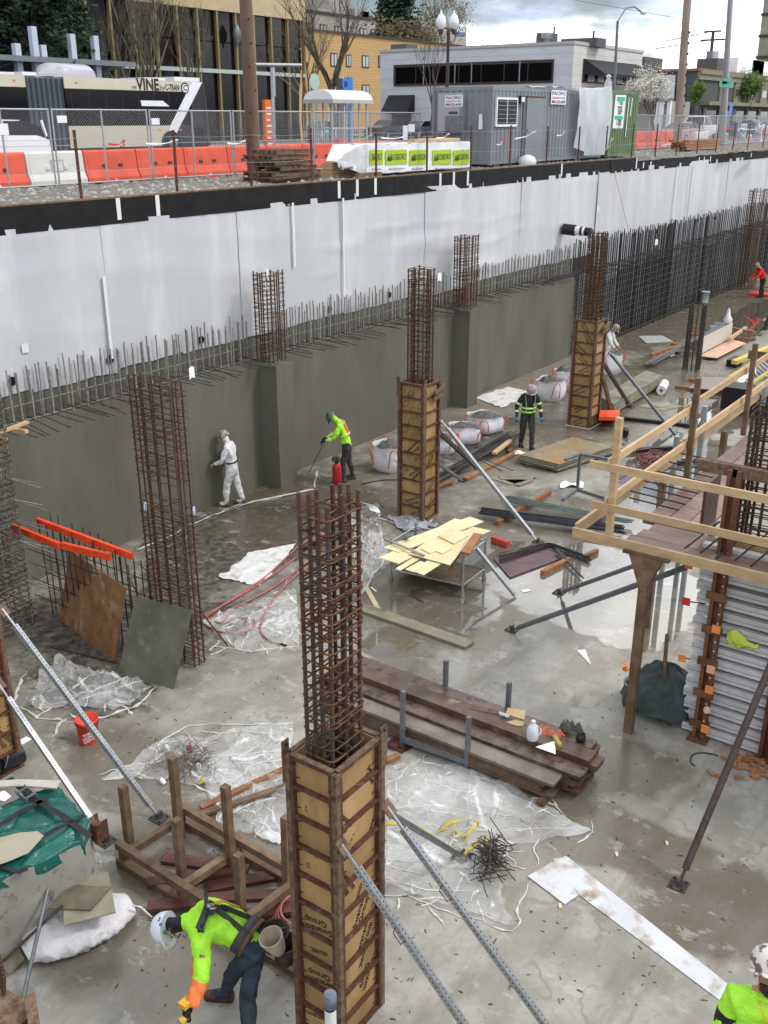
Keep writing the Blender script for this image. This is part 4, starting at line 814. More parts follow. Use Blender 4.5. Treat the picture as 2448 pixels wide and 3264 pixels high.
for i in range(12): o = ru(-10, 10); bar('straight_bar', bb, G(*k7(885 + ru(0, 60), 1100 + o * .6), .12), G(*k7(1390 + ru(-20, 10), 850 + o), .5), .025, m_sg if i % 2 else m_dark, 5)
for i, (a, b, lb) in enumerate((((1380, 865), (1575, 900), 'timber end sticking out behind the cream sheet'), ((1420, 935), (1560, 945), 'timber end beside the pink strip'), ((1170, 910), (1240, 915), 'timber end left of the cream sheet'), ((930, 1040), (1130, 975), 'thin timber along the far bar bundle'), ((1050, 972), (1130, 978), 'short timber left of the upright bars'), ((1160, 1195), (1250, 1200), 'upper timber under the propped sheet'),
                                ((1080, 1238), (1420, 1275), 'lower timber under the propped sheet'), ((930, 1225), (1020, 1240), 'timber end under the low board stack'), ((710, 1325), (815, 1335), 'timber under the near end of the low board stack'), ((1420, 940), (1520, 870), 'pale batten leaning behind the cream sheet'))):
    stick('timber', lb, 'timber', k7(*a), k7(*b), .12, .10, m_wbk if i < 9 else m_wn, .05 if i not in (0, 9) else .3)
ro = G(*k7(990, 1290)); ax = (G(*k7(1015, 1235)) - ro); ax.z = 0; ax.normalize()
rr = thing('plastic_roll', 'white roll of sheeting lying on the slab beyond the braces', 'roll', ro); MB().cyl(ro + V((0, 0, .15)), ro + ax * .95 + V((0, 0, .15)), .15, 20).mk('sheeting', m_wpl, rr); MB().cyl(ro - ax * .004 + V((0, 0, .15)), ro + V((0, 0, .15)), .055, 12).mk('core', m_wo, rr)
p = G(*k7(1262, 720)); t = thing('clear_bucket', 'pale translucent bucket standing by the small upright bar bundle', 'bucket', p); MB().lathe(p + V((0, 0, .05)), [(.15, 0), (.2, .5), (.21, .5), (.21, .53)], 16).mk('bucket_shell', mat('milky_plastic', (.55, .57, .6), .3), t)
p = G(1990, 1392); ax2 = V((.9, .3, 0)); tag(MB().lathe(p + V((0, 0, .12)), [(.11, -.12), (.12, .12), (.09, .121), (.085, -.05)], 16, axis=ax2).mk('dark_can', m_bp), 'small dark can lying left of the guard rails', 'can')
t = thing('orange_tray_stack', 'orange plastic trays stacked behind the far column', 'tray', G(1930, 1335))
for i in range(3): MB().prism([G(1908, 1340, .05 + .14 * i), G(1972, 1342, .05 + .14 * i), G(1975, 1320, .05 + .14 * i), G(1912, 1318, .05 + .14 * i)], (0, 0, .11)).mk('tray', m_orange, t)
for i, (x, y) in enumerate(((1060, 1040), (1085, 1050), (1045, 1060))): p = G(*k7(x, y)); tag(MB().sheet(lambda i_, j: p + V((.3 * (i_ - .5), .25 * (j - .5), .1 + .12 * abs(nz(i_ * 4 + i, j * 4)))), 8, 8, .004).mk('white_scrap', m_wpl if i != 1 else m_bp), ('white', 'black', 'crumpled white')[i] + ' wrapper scrap by the far bar bundle', 'scrap')
p = G(*k7(1405, 840), .4); tag(MB().lathe(p, [(.16, 0), (.2, .15), (.1, .3), (.06, .5), (.02, .62)], 10).mk('white_sack', m_wpl), 'small white sack perched on the far bar bundle', 'sack')
for i, (x, y) in enumerate(((1325, 858), (1295, 878))): p = G(*k7(x, y), .25); tag(MB().cyl(p, p + V((.1, -.35, 0)), .16, 14).mk('pipe_piece', mat('blue_grey_pvc', (.2, .23, .28), .5)), ('far', 'near')[i] + ' blue-grey pipe piece behind the cream sheet', 'pipe')
ld = thing('ladder', 'yellow fibreglass ladder lying on the far slab at the right edge', 'ladder', G(2360, 1190))
la, lb_, lc = G(2322, 1205, .12), G(2460, 1115, .12), G(2338, 1222, .12); dv = lc - la
for o in (V((0, 0, 0)), dv * 2.4): ubox('ladder_rail', ld, la + o, lb_ + o, .05, .10, mat('yellow_fibreglass', (.62, .5, .1), .5))
for i in range(14): p = la.lerp(lb_, (i + .5) / 14); ubox('rung', ld, p, p + dv * 2.4, .05, .04, m_galv)
tag(MB().box(G(2335, 1165) + V((-.3, -.2, 0)), G(2335, 1165) + V((.5, .15, .25))).mk('black_case', m_bp), 'black case at the foot of the yellow ladder', 'case')
stick('yellow_beam', 'yellow beam lying beside the ladder', 'beam', (2340, 1155), (2460, 1105), .2, .14, mat('yellow_paint', (.62, .48, .12), .5), .3)
stick('tan_board', 'tan board on edge at the right edge of the far slab', 'board', (2385, 1130), (2470, 1140), .05, .3, m_wo, .55)
tag(MB().sheet(lambda i, j: G(2350 + 60 * i, 1215 - 40 * i + 18 * j, .45) + V((0, 0, .2 * abs(nz(i * 5, j * 5)))), 14, 8, .004).mk('white_tarp', m_wpl), 'crumpled white sheet over the crates behind the guard rails', 'sheet')
# ---- left: leaning plywood
def leaning(label, tl, tr, br, bl, ht, m, th=.02):
    a, b = G(*bl), G(*br); c_ = G(*tr, ht); d_ = a + (c_ - b); n = (b - a).cross(d_ - a).normalized()
    return tag(MB().prism([a, b, c_, d_], -n * th).mk('plywood_sheet', m), label, 'plywood')
leaning('orange-brown plywood panel leaning on the low bars', (206, 1812), (401, 1874), (362, 2110), (189, 1972), 1.27, m_ply_brown)
leaning('grey-green plywood panel leaning on the wide cage', (438, 1893), (611, 1944), (553, 2198), (375, 2147), 1.12, mat('grey_green_ply', (.085, .085, .065), .55, (.13, .13, .10), 2.5, col3=(.2, .2, .17), s3=5, t3=(.6, .75)))
stick('thin_rod', 'thin dark rod lying in front of the orange-brown panel', 'rod', (165, 2062), (370, 2112), .02, .02, m_dark, .02)
bar('loose_bar', None, G(652, 1965, .6), G(727, 2060, .02), .013, m_rust, 6, label='single rusty bar leaning out of the wide cage', cat='rebar')
# buckets
def bucket(label, p, m, name='bucket', axis=None, txt=None, r=.155, h=.37):
    t = thing(name, label, 'bucket', p); p = V3(p); ax = V3(axis) if axis else V((0, 0, 1))
    MB().lathe(p, [(r * .86, 0), (r * .9, .02), (r, h), (r * 1.06, h), (r * 1.06, h - .06), (r * 1.06, h - .01), (r * .95, h - .005), (r * .84, .03), (.01, .025)], 24, axis=ax).mk('bucket_shell', m, t)
    x, y = frame(ax); q = MB().tube([p + ax * (h - .05) + x * (r * 1.08 * cos(a)) + y * (r * 1.1 * sin(a)) - (ax * .0 + V((0, 0, 0))) + ax * (-.12 * sin(a)) for a in [pi * k / 10 for k in range(11)]], .004, 5); q.mk('bail_handle', m_galv, t); return t
bk = G(284, 2360); t = bucket('red-orange bucket standing on the slab behind the left braces', bk, mat('red_orange_plastic', (.74, .065, .03), .35))
to = (EYE - bk); to.z = 0; to.normalize(); sd2 = V((-to.y, to.x, 0))
letters(t, 'THE\nHOME\nDEPOT', m_paper, bk + to * .160 + V((0, 0, .15)), sd2 + V((0, 0, .55)), V((0, 0, 1)) - sd2 * .35, .062, .012)
p = G(85, 2425) + V((0, 0, .16)); ax = (G(180, 2385) - G(60, 2440)); ax.z = 0; ax.normalize(); t = bucket('black bucket lying on its side by the left form', p - ax * .05, m_bp, axis=-ax); MB().box(p + V((-.06, -.05, .155)), p + V((.09, .06, .165))).mk('paper_label', m_paper, t)
# ---- plastic sheeting on the slab
k5 = K(0, 1850, .5124)
def strands(parent, lines, r=.02, m=None):
    for ln in lines:
        pts = [G(u, v) for u, v in ln]; fine = []
        for a, b in zip(pts, pts[1:]):
            for s in range(5): p = a.lerp(b, s / 5); fine.append(p + V((.07 * nz(p.x * 5, p.y * 5, 1), .07 * nz(p.x * 5, p.y * 5, 7), r * .3)))
        fine.append(pts[-1] + V((0, 0, r * .5))); n = len(fine)
        mb = MB().tube(fine, r, 6, rs=[r * (.12 + .75 * abs(nz(i * .7, len(ln) * 3.1, fine[0].x)) * 1.6 if 0 < i < n - 1 else .05) for i in range(n)]); mb.v = [(x, y, .006 + (z - .006) * .45) for x, y, z in mb.v]; mb.mk('gathered_fold', m or m_poly_fold, parent)
def poly_sheet(label, pts, lines, amp=.03, r=.022):
    o = ground_cloth('plastic_sheet', label, 'plastic sheet', pts, m_poly, amp, 64); strands(o, lines, r * 1.5); return o
def jag(n, box, ln, seed):
    rr_ = random.Random(seed); out_ = []
    for i in range(n):
        u, v = rr_.uniform(box[0], box[2]), rr_.uniform(box[1], box[3]); a = rr_.gauss(.3, .7) + (pi / 2 if rr_.random() < .3 else 0); l = rr_.uniform(.3, 1) * ln; out_.append([(u, v), (u + l * .5 * cos(a) + rr_.uniform(-8, 8), v + l * .5 * sin(a)), (u + l * cos(a), v + l * sin(a))])
    return out_
poly_sheet('clear plastic sheet spread left of the nearest form', [(520, 2370), (930, 2300), (950, 2540), (330, 2480)], [[(480, 2390), (600, 2312), (790, 2310), (935, 2306)], [(470, 2375), (500, 2400), (480, 2440)], [(310, 2470), (420, 2440), (560, 2420), (700, 2410), (930, 2395)], [(560, 2420), (640, 2400), (720, 2440), (930, 2420)], [(700, 2530), (790, 2450), (930, 2380)], [(600, 2500), (700, 2540), (850, 2490)], [(630, 2330), (700, 2340), (780, 2330), (880, 2345)], [(530, 2370), (620, 2350)], [(330, 2490), (420, 2470), (500, 2480)]] + jag(8, (450, 2320, 900, 2520), 150, 3), .035)
poly_sheet('clear plastic sheet gathered under the wood rack', [(640, 2480), (920, 2440), (930, 2700), (700, 2640)], [[(660, 2540), (780, 2500), (920, 2470)], [(720, 2600), (800, 2560), (910, 2540)], [(840, 2560), (880, 2630), (910, 2660)]] + jag(5, (680, 2480, 900, 2640), 130, 4), .04)
poly_sheet('large crinkled plastic sheet right of the nearest form', [(1220, 2440), (1480, 2420), (1890, 2660), (1240, 2760)], [[(1215, 2520), (1290, 2460), (1370, 2400)], [(1345, 2400), (1360, 2470), (1350, 2520)], [(1340, 2430), (1480, 2440), (1680, 2560), (1850, 2640)], [(1360, 2420), (1480, 2470), (1600, 2500)], [(1240, 2580), (1400, 2570), (1500, 2590), (1640, 2600)], [(1420, 2650), (1600, 2640), (1890, 2650)], [(1300, 2560), (1380, 2480)], [(1420, 2500), (1500, 2560), (1560, 2600)], [(1660, 2560), (1750, 2540), (1800, 2600)], [(1880, 2610), (1890, 2655), (1840, 2690)]] + jag(12, (1230, 2470, 1760, 2720), 120, 5), .025, .018)
poly_sheet('torn plastic sheet edge in front of the bar scrap heap', [(1225, 2700), (1560, 2700), (1640, 2960), (1230, 2830)], [[(1215, 2840), (1340, 2870), (1480, 2930), (1640, 2972)], [(1635, 2968), (1650, 2890), (1700, 2810)], [(1220, 2800), (1330, 2830), (1560, 2850)], [(1230, 2700), (1240, 2760), (1350, 2800)], [(1540, 2700), (1620, 2760), (1680, 2770)], [(1450, 2850), (1470, 2790), (1500, 2760)]] + jag(8, (1240, 2720, 1600, 2900), 110, 6), .03, .018)
poly_sheet('muddy plastic sheet below the two leaning panels', [(180, 2100), (470, 2190), (420, 2260), (60, 2260)], [[(60, 2250), (120, 2290), (230, 2300), (330, 2290), (440, 2250), (500, 2190)], [(235, 2220), (330, 2190), (410, 2155)], [(240, 2235), (360, 2200), (460, 2170)], [(90, 2240), (120, 2220), (160, 2260), (110, 2290)], [(320, 2270), (340, 2240), (390, 2250), (420, 2280)], [(40, 2240), (60, 2190), (85, 2140)], [(230, 2200), (290, 2150)]] + jag(5, (80, 2200, 420, 2290), 90, 7), .06, .03)
strands(tag(MB().tube([G(690, 1640, .03), G(800, 1600, .03), G(1000, 1560, .03)], .02, 4).mk('plastic_edge', m_poly_fold), 'rolled white plastic edge along the muddy track by the wall', 'plastic sheet'), [[(560, 1700), (660, 1650), (760, 1610), (880, 1590), (1000, 1555)], [(1000, 1560), (1010, 1500), (1020, 1530)], [(420, 1760), (520, 1720), (620, 1670)]], .05)
poly_sheet('crumpled plastic film under the hoses', [(640, 1980), (940, 1880), (960, 2080), (760, 2080)], [[(660, 2060), (800, 2075), (950, 2060)], [(700, 2000), (800, 1960), (940, 1900)], [(740, 2020), (860, 1980), (945, 1990)], [(880, 2090), (920, 2030), (950, 1980)], [(850, 1900), (900, 1880), (945, 1800)]] + jag(12, (650, 1880, 930, 2070), 110, 8), .03)
poly_sheet('crumpled plastic film trailing left of the wire cart', [(1110, 1630), (1200, 1620), (1240, 1800), (1140, 1900)], [[(1130, 1930), (1180, 1850), (1220, 1790), (1200, 1760)], [(1190, 1620), (1210, 1650), (1260, 1670), (1330, 1690)], [(1140, 1740), (1200, 1780), (1230, 1800)], [(1330, 1690), (1360, 1670), (1380, 1655)]] + jag(4, (1120, 1650, 1220, 1850), 80, 9), .07, .04)
# ---- red hoses
def hose(label, pts, r=.02, m=m_hose):
    P = [G(u, v) + V((0, 0, r + .01)) for u, v in pts]; fine = []
    for i in range(len(P) - 1):
        p0, p1, p2, p3 = P[max(i - 1, 0)], P[i], P[i + 1], P[min(i + 2, len(P) - 1)]
        for s in range(8):
            t_ = s / 8; fine.append(.5 * ((2 * p1) + (p2 - p0) * t_ + (2 * p0 - 5 * p1 + 4 * p2 - p3) * t_ * t_ + (3 * p1 - p0 - 3 * p2 + p3) * t_ ** 3))
    fine.append(P[-1]); return tag(MB().tube(fine, r, 8).mk('hose', m), label, 'hose')
hose('red hose curling down to a black nozzle by the nearest cage', [(1000, 1800), (930, 1850), (870, 1920), (830, 2000), (850, 2040), (905, 2062)], .018)
hose('red hose looping at the foot of the wide cage', [(945, 1780), (850, 1850), (700, 1940), (655, 1965), (700, 1990), (760, 1975), (812, 1985), (790, 2015), (720, 2022), (660, 2000)], .018)
hose('red hose stretched from the wide cage toward the far mud', [(650, 1975), (760, 1900), (850, 1840), (960, 1740), (1050, 1700)], .018)
hose('dull red hose behind the nearest cage', [(655, 1985), (780, 1925), (880, 1870), (1000, 1780)], .018)
hose('pinkish hose loop lying beside the middle column', [(1120, 1660), (1135, 1630), (1170, 1620), (1188, 1635), (1160, 1652), (1110, 1665), (1060, 1680), (960, 1760)], .02)
hose('red hose snaking left of the wire cart', [(1120, 1665), (1190, 1665), (1205, 1700), (1185, 1760), (1150, 1810), (1125, 1830), (1000, 1870)], .02)
hose('black cable lying on the mud by the red sprayer', [(1150, 1545), (1220, 1533), (1270, 1532)], .012, m_black)
hose('black nozzle end of the curling hose', [(895, 2058), (912, 2064)], .022, m_black)
# timber stack on its steel rack
ts = thing('timber_rack', 'grey steel stake rack holding the stack of wet planks', 'rack', G(1390, 2430))
rp = []
for (u, v), (tu, tv) in (((1283, 2382), (1280, 2203)), ((1488, 2455), (1487, 2285)), ((1416, 2330), (1416, 2105)), ((1620, 2400), (1619, 2175))):
    if u in (1416, 1620): base = G(1283, 2382) + V((1.12, 0, 0)) if u == 1416 else G(1488, 2455) + V((1.12, 0, 0))
    else: base = G(u, v)
    rp.append(base); top = HZ(tu, tv, base); ubox('stake', ts, base, base + V((0, 0, top)), .06, .06, m_sg, (1, 0, 0))
ubox('side_rail', ts, rp[0] + V((0, 0, .14)), rp[1] + V((0, 0, .14)), .05, .09, m_sg, (0, 0, 1))
ubox('side_rail', ts, rp[2] + V((0, 0, .14)), rp[3] + V((0, 0, .14)), .05, .09, m_sg, (0, 0, 1))
for a, b in ((0, 2), (1, 3)): ubox('cross_rail', ts, rp[a] + V((0, 0, .05)), rp[b] + V((0, 0, .05)), .06, .06, m_sg, (0, 0, 1))
x0 = rp[0].x + .05; m_wood_top = mat('pinkish_wet_plank', (.10, .062, .048), .25, (.185, .125, .10), 2.5, bump=.2, bscale=30, col3=(.055, .032, .024), s3=4, t3=(.5, .62), rand=.2)
rows_ = [(x0, .27, 5, .10, 4.35, 8.0), (x0 + .28, .25, 6, .10, 4.1, 8.2), (x0 + .54, .26, 8, .10, 4.0, 8.2), (x0 + .805, .22, 8, .10, 4.05, 8.15)]
n_ = 0
for ci, (xa, wd, layers, zb2, ya, yb) in enumerate(rows_):
    for l in range(layers):
        y0_, y1_ = ya + ru(-.12, .1), yb + ru(-.15, .15); z = .09 + .0475 * l; n_ += 1
        topm = l == layers - 1; mm = (mat('pale_wet_plank', (.10, .078, .055), .28, (.21, .18, .145), 2, bump=.2, col3=(.14, .09, .05), s3=3), m_wood_top, m_ww, m_wood_top)[ci] if topm else m_ww
        c = .018; pts = [(xa, y0_ + c), (xa + c, y0_), (xa + wd - c, y0_), (xa + wd, y0_ + c), (xa + wd, y1_ - c), (xa + wd - c, y1_), (xa + c, y1_), (xa, y1_ - c)]
        o = MB().prism([V((px + ru(-.004, .004), py, z)) for px, py in pts], (ru(-.004, .004), 0, .043)).mk('plank', mm)
        tag(o, '%s plank in the %s of the stack on the steel rack' % (('bottom', 'second-layer', 'third-layer', 'fourth-layer', 'fifth-layer', 'sixth-layer', 'seventh-layer', 'eighth-layer')[l] if not topm else 'topmost', ('front column', 'second column', 'third column', 'rear column')[ci]), 'plank', 'wet planks on the steel rack')
tag(MB().box((x0 - .12, 4.3, .02), (x0 + 1.0, 4.4, .085)).mk('bearer', m_ww), 'timber bearer under the near end of the plank stack', 'timber'); tag(MB().box((x0 - .2, 6.55, .02), (x0 + 1.1, 6.7, .085)).mk('bearer', m_wr), 'red timber bearer under the middle of the plank stack', 'timber')
tag(MB().box((x0 - .1, 7.6, .02), (x0 + 1.1, 7.7, .085)).mk('bearer', m_ww), 'timber bearer under the far end of the plank stack', 'timber')
ZT = .09 + .0475 * 7 + .043
k2 = K(1100, 2050, .5124)
p = G(*k2(1165, 595), ZT + .002); t = thing('water_jug', 'milky plastic water jug standing on the plank stack', 'jug', p)
MB().lathe(p, [(.075, 0), (.082, .02), (.082, .14), (.06, .21), (.024, .24), (.024, .265)], 20).mk('jug_body', mat('milky_jug', (.72, .76, .8), .25, alpha=.9), t); MB().lathe(p + V((0, 0, .262)), [(.028, 0), (.028, .022)], 14).mk('cap', m_wpl, t)
MB().tube([p + V((.02, -.06, .21)), p + V((.03, -.10, .17)), p + V((.03, -.10, .1)), p + V((.02, -.075, .08))], .012, 6).mk('handle', m_wpl, t)
plate('white_triangle', 'white triangular cut-off lying on the plank stack', 'scrap', [k2(*q_) for q_ in ((1185, 645), (1305, 607), (1310, 690))], ZT + .006, .005, m_paper)
plate('plywood_offcut', 'pale plywood scrap on the plank stack beside the foil', 'plywood', [k2(*q_) for q_ in ((1010, 400), (1125, 418), (1115, 475), (1000, 440))], ZT + .012, .01, m_wn)
plate('plywood_offcut', 'small pale scrap next to the water jug', 'plywood', [k2(*q_) for q_ in ((1000, 490), (1060, 478), (1118, 490), (1105, 515), (1060, 512))], ZT + .012, .01, m_wn)
plate('brown_sheet', 'thin brown cardboard lying on the plank stack', 'cardboard', [k2(*q_) for q_ in ((785, 375), (1000, 432), (985, 447), (778, 412))], ZT + .006, .004, m_wo)
p = G(*k2(990, 460), ZT); tag(MB().sheet(lambda i, j: p + V((.05 * (j - .5), .16 * (.5 - i), .03 + .035 * sin(3.1 * j) + .02 * nz(i * 6, j * 6))), 10, 6, .002).mk('foil_wrapper', mat('crumpled_foil', (.62, .63, .65), .3, metal=.6, bump=1)), 'crumpled foil wrapper on the plank stack', 'wrapper')
def rag(label, u, v, z, sx, sy, h, m, seed, name='work_glove', cat='glove', n=16):
    p = G(u, v, z); return tag(MB().sheet(lambda i, j: p + V((sx * (i - .5) * (1 + .4 * nz(j * 5, seed)), sy * (j - .5) * (1 + .5 * nz(i * 6, seed + 3)), h * max(.02, .35 + nz(i * 5, j * 5, seed) * 1.2) * (1 if 0 < i < 1 and 0 < j < 1 else .1))), n, n, .006).mk(name, m), label, cat)
rag('orange work gloves heaped on the plank stack', *k2(1275, 560), ZT, .14, .30, .09, mat('faded_orange_cloth', (.62, .2, .14), .8, (.5, .14, .1), 20), 3)
rag('grey-green tool belt heaped at the end of the plank stack', *k2(1410, 540), ZT, .2, .26, .14, mat('olive_canvas', (.07, .07, .06), .8, (.15, .14, .12), 12), 9, 'tool_belt', 'tool belt')
p = G(*k2(1465, 610), ZT); tag(MB().lathe(p, [(.06, 0), (.065, .02), (.06, .12), (.05, .12), (.045, .03)], 14).mk('black_cup', m_bp), 'black cup lying by the tool belt on the plank stack', 'cup')
stick('yellow_tube', 'olive-yellow tube by the tool belt on the plank stack', 'tube', k2(1300, 578), k2(1340, 640), .05, .05, mat('olive_yellow', (.35, .32, .07), .6), ZT + .03)
# floor scraps on the right
plate('paper_triangle', 'white paper triangle on the bare slab left of the guard post', 'scrap', [(1838, 2072), (1866, 2070), (1884, 2119), (1862, 2096)], .012, .005, m_paper)
ws = thing('white_sheet_strip', 'long white form liner strip lying diagonally on the slab', 'liner', G(1900, 2900))
m_liner = mat('dirty_white_liner', (.56, .57, .58), .45, (.66, .67, .68), 2, col3=(.30, .23, .15), s3=3, t3=(.5, .68))
for pts, z in (([(1762, 2738), (1805, 2728), (2341, 3152), (2293, 3187), (1850, 2855)], .012), ([(1682, 2792), (1770, 2742), (1845, 2852), (1800, 2882)], .018)): plate('liner_piece', None, None, pts, z, .006, m_liner, parent=ws)
sb = thing('bar_scrap_heap', 'tangled heap of short rusty bar scraps', 'rebar heap', G(1560, 2830))
for i in range(58):
    c_ = G(1565 + rnd.gauss(0, 18), 2765 + rnd.gauss(0, 32)); a = ru(0, 6.28) if i % 3 else rnd.gauss(-2.2, .25); l = ru(.1, .26); z = ru(.02, .25); d = V((cos(a), sin(a), ru(-.25, .25))) * l
    p0, p1 = c_ - d + V((0, 0, max(z, .08))), c_ + d + V((0, 0, max(z, .08)))
    bar('bar_scrap', sb, p0, p1, .0065, m_dark if i % 2 else m_rust, 5)
for i in range(10):
    c_ = G(1560 + rnd.gauss(0, 22), 2740 + rnd.gauss(0, 20)) + V((0, 0, ru(.12, .3))); a = ru(0, 6); d = V((cos(a), sin(a), 0)); s = V((-d.y, d.x, 0))
    MB().tube([c_ - d * .2, c_ + d * .12, c_ + d * .15 + s * .03, c_ + d * .12 + s * .09, c_ - d * .02 + s * .1], .0065, 5).mk('hooked_scrap', m_dark, sb)
ys = thing('yellow_strap', 'tangled yellow lifting strap beside the bar scraps', 'strap', G(1440, 2680)); m_yel = mat('yellow_webbing', (.62, .50, .06), .6, (.5, .4, .05), 15)
for i, pts in enumerate(([(1215, 2640), (1290, 2655), (1380, 2668), (1430, 2662)], [(1400, 2660), (1450, 2640), (1500, 2620), (1525, 2650), (1480, 2680), (1440, 2670)], [(1430, 2700), (1420, 2740), (1460, 2745), (1520, 2720), (1500, 2700), (1440, 2718)], [(1470, 2675), (1520, 2690), (1560, 2695)], [(1400, 2650), (1440, 2630), (1455, 2660), (1440, 2700)])):
    P = [G(u, v) + V((0, 0, .04 + .07 * (j % 2))) for j, (u, v) in enumerate(pts)]; q = MB(); vs = []
    fine = []
    for a, b in zip(P, P[1:]): fine += [a.lerp(b, s / 4) + V((0, 0, .03 * sin(s * .8))) for s in range(4)]
    fine.append(P[-1])
    for j, p in enumerate(fine): tw = .6 * sin(j * .5 + i); vs += [p + V((.018 * cos(tw), .01, .022 * sin(tw))), p - V((.018 * cos(tw), .01, .022 * sin(tw)))]
    q.add(vs, [(2 * j, 2 * j + 1, 2 * j + 3, 2 * j + 2) for j in range(len(fine) - 1)], 0, True); o = q.mk('strap_loop', m_yel, ys); s_ = o.modifiers.new('thick', 'SOLIDIFY'); s_.thickness = .003
rp_ = [(2350, 2425), (2390, 2420), (2420, 2430), (2370, 2450), (2410, 2460), (2440, 2445), (2300, 2475), (2340, 2400), (2400, 2400), (2380, 2470)]
ds = MB()
for i in range(60):
    u, v = rp_[i % 10]; p = G(u + rnd.gauss(0, 22), v + rnd.gauss(0, 16)); a = ru(0, 6); d = V((cos(a), sin(a), 0)) * ru(.03, .09); ds.beam(p - d + V((0, 0, .02)), p + d + V((0, 0, .02 + ru(0, .03))), ru(.02, .05), .02)
tag(ds.mk('wood_offcut_litter', m_wbk), 'litter of reddish wood chips under the aluminium wall form', 'litter', kind='stuff')
ds = MB()
for i in range(420):
    u, v = ru(300, 2400), ru(2150, 3250); p = G(u, v); s = ru(.004, .013); a = ru(0, 6); d = V((cos(a), sin(a), 0)) * s * ru(1, 3)
    ds.beam(p - d + V((0, 0, s * .5)), p + d + V((0, 0, s * .5)), s, s)
tag(ds.mk('slab_crumbs', mat('dark_crumbs', (.05, .045, .04), .9, (.2, .17, .13), 30)), 'dark crumbs and chips scattered over the near slab', 'litter', kind='stuff')
for i, (u, v) in enumerate(((1785, 2890), (1965, 2725), (1040, 3010), (2125, 2690), (1455, 2250))): p = G(u, v); tag(MB().beam(p + V((-.03, -.02, .012)), p + V((.03, .015, .012)), .03, .015).mk('wood_chip', m_ply_yellow), ('pale yellow chip beside the long white strip', 'cream chip on the bare slab', 'cream chip by the nearest brace', 'white chip right of the pipe foot', 'cream chip by the rack')[i], 'chip')
hose('thin black wire curl on the slab under the pipe shore', [(2215, 2445), (2200, 2430), (2210, 2408), (2245, 2403), (2290, 2412)], .008, m_black)
# rusty wire tangle and litter on the left plastic
wt = MB()
for i in range(150):
    c_ = G(590 + rnd.gauss(0, 55), 2440 + rnd.gauss(0, 30)) + V((0, 0, ru(.01, .14))); a = rnd.gauss(.4, .5); d = V((cos(a), sin(a), ru(-.1, .1))) * ru(.08, .25); s = V((ru(-.04, .04), ru(-.04, .04), ru(0, .05)))
    wt.tube([c_ - d, c_ + s, c_ + d], .0028, 3)
tag(wt.mk('tie_wire_tangle', m_rust), 'rusty tangle of tie wire on the plastic sheet', 'wire', kind='stuff')
for i, (u, v, m, lb) in enumerate(((605, 2385, m_red_cap, 'small red cap on the wire tangle'), (535, 2395, m_paper, 'cream carton scrap by the wire tangle'), (525, 2500, m_paper, 'white crumpled cup by the wire tangle'), (635, 2455, m_paper, 'white wrapper on the wire tangle'), (650, 2490, m_yel, 'yellow wrapper right of the rack post'))):
    p = G(u, v); tag(MB().lathe(p + V((0, 0, .01)), [(.03, 0), (.035, .05), (.028, .09)], 8, axis=(ru(-1, 1), ru(-1, 1), .6)).mk('litter_cup', m), lb, 'litter')
stick('long_board', 'long pale board lying on the plastic behind the rack', 'board', (640, 2595), (930, 2500), .09, .04, m_wo, .06); stick('long_board', 'long red-brown board lying on the plastic behind the rack', 'board', (640, 2575), (905, 2452), .09, .04, m_wbk, .06); stick('short_board', 'short board end right of the nearest form', 'board', (1190, 2445), (1270, 2408), .09, .05, m_wbk, .04)
plate('rust_plate', 'rust-red steel plate under the rack stake', 'steel plate', [(1238, 2375), (1290, 2355), (1325, 2375), (1280, 2400)], .02, .015, m_wr)
# wood cradle of 4x4 timbers, bottom left
wc = thing('timber_cradle', 'cradle of crossed timbers with upright posts beside the nearest form', 'timber cradle', G(650, 2800)); zr = .30
def L2(a, b, z0, z1=None): return G(*a, z0), G(*b, z1 if z1 is not None else z0)
for a, b, z in (((375, 2690), (940, 3058), zr), ((575, 2570), (925, 2772), zr)): p0, p1 = L2(a, b, z); ubox('upper_rail', wc, p0, p1, .09, .09, m_wo, (0, 0, 1))
for a, b, z in (((380, 2745), (960, 3110), .05), ((590, 2620), (935, 2815), .05)): p0, p1 = L2(a, b, z); ubox('ground_rail', wc, p0, p1, .09, .09, m_wo, (0, 0, 1))
for a, b in (((385, 2730), (585, 2605)), ((555, 2845), (765, 2705)), ((795, 2925), (930, 2822))): p0, p1 = L2(a, b, .19); ubox('cross_timber', wc, p0, p1, .09, .09, m_wo, (0, 0, 1))
for (tu, tv), (bu, bv) in (((398, 2508), (415, 2705)), ((563, 2410), (572, 2655)), ((728, 2505), (738, 2755)), ((578, 2612), (583, 2812)), ((755, 2725), (768, 2905)), ((907, 2605), (915, 2815))):
    b0 = G(bu, bv, .1); b0.z = 0.0; zt_ = HZ(tu, tv, b0); ubox('upright_post', wc, b0, b0 + V((ru(-.02, .02), ru(-.02, .02), zt_)), .088, .088, m_wo, (1, 0, 0))
for i, (a, b, w_) in enumerate((((520, 2735), (790, 2775), .16), ((470, 2815), (770, 2770), .14), ((660, 2830), (930, 2780), .16), ((470, 2890), (640, 2875), .15), ((640, 2865), (930, 2850), .14), ((760, 2920), (960, 2890), .16))):
    stick('red_plank', ('wine-red plank farthest back under the cradle', 'wine-red plank crossing under the cradle', 'wine-red plank with a pale end under the cradle', 'wine-red plank left of the bending worker', 'wine-red plank under the middle of the cradle', 'wine-red plank nearest the red hose coil')[i], 'plank', a, b, w_, .05, m_wr, .03 + .05 * (i % 2))
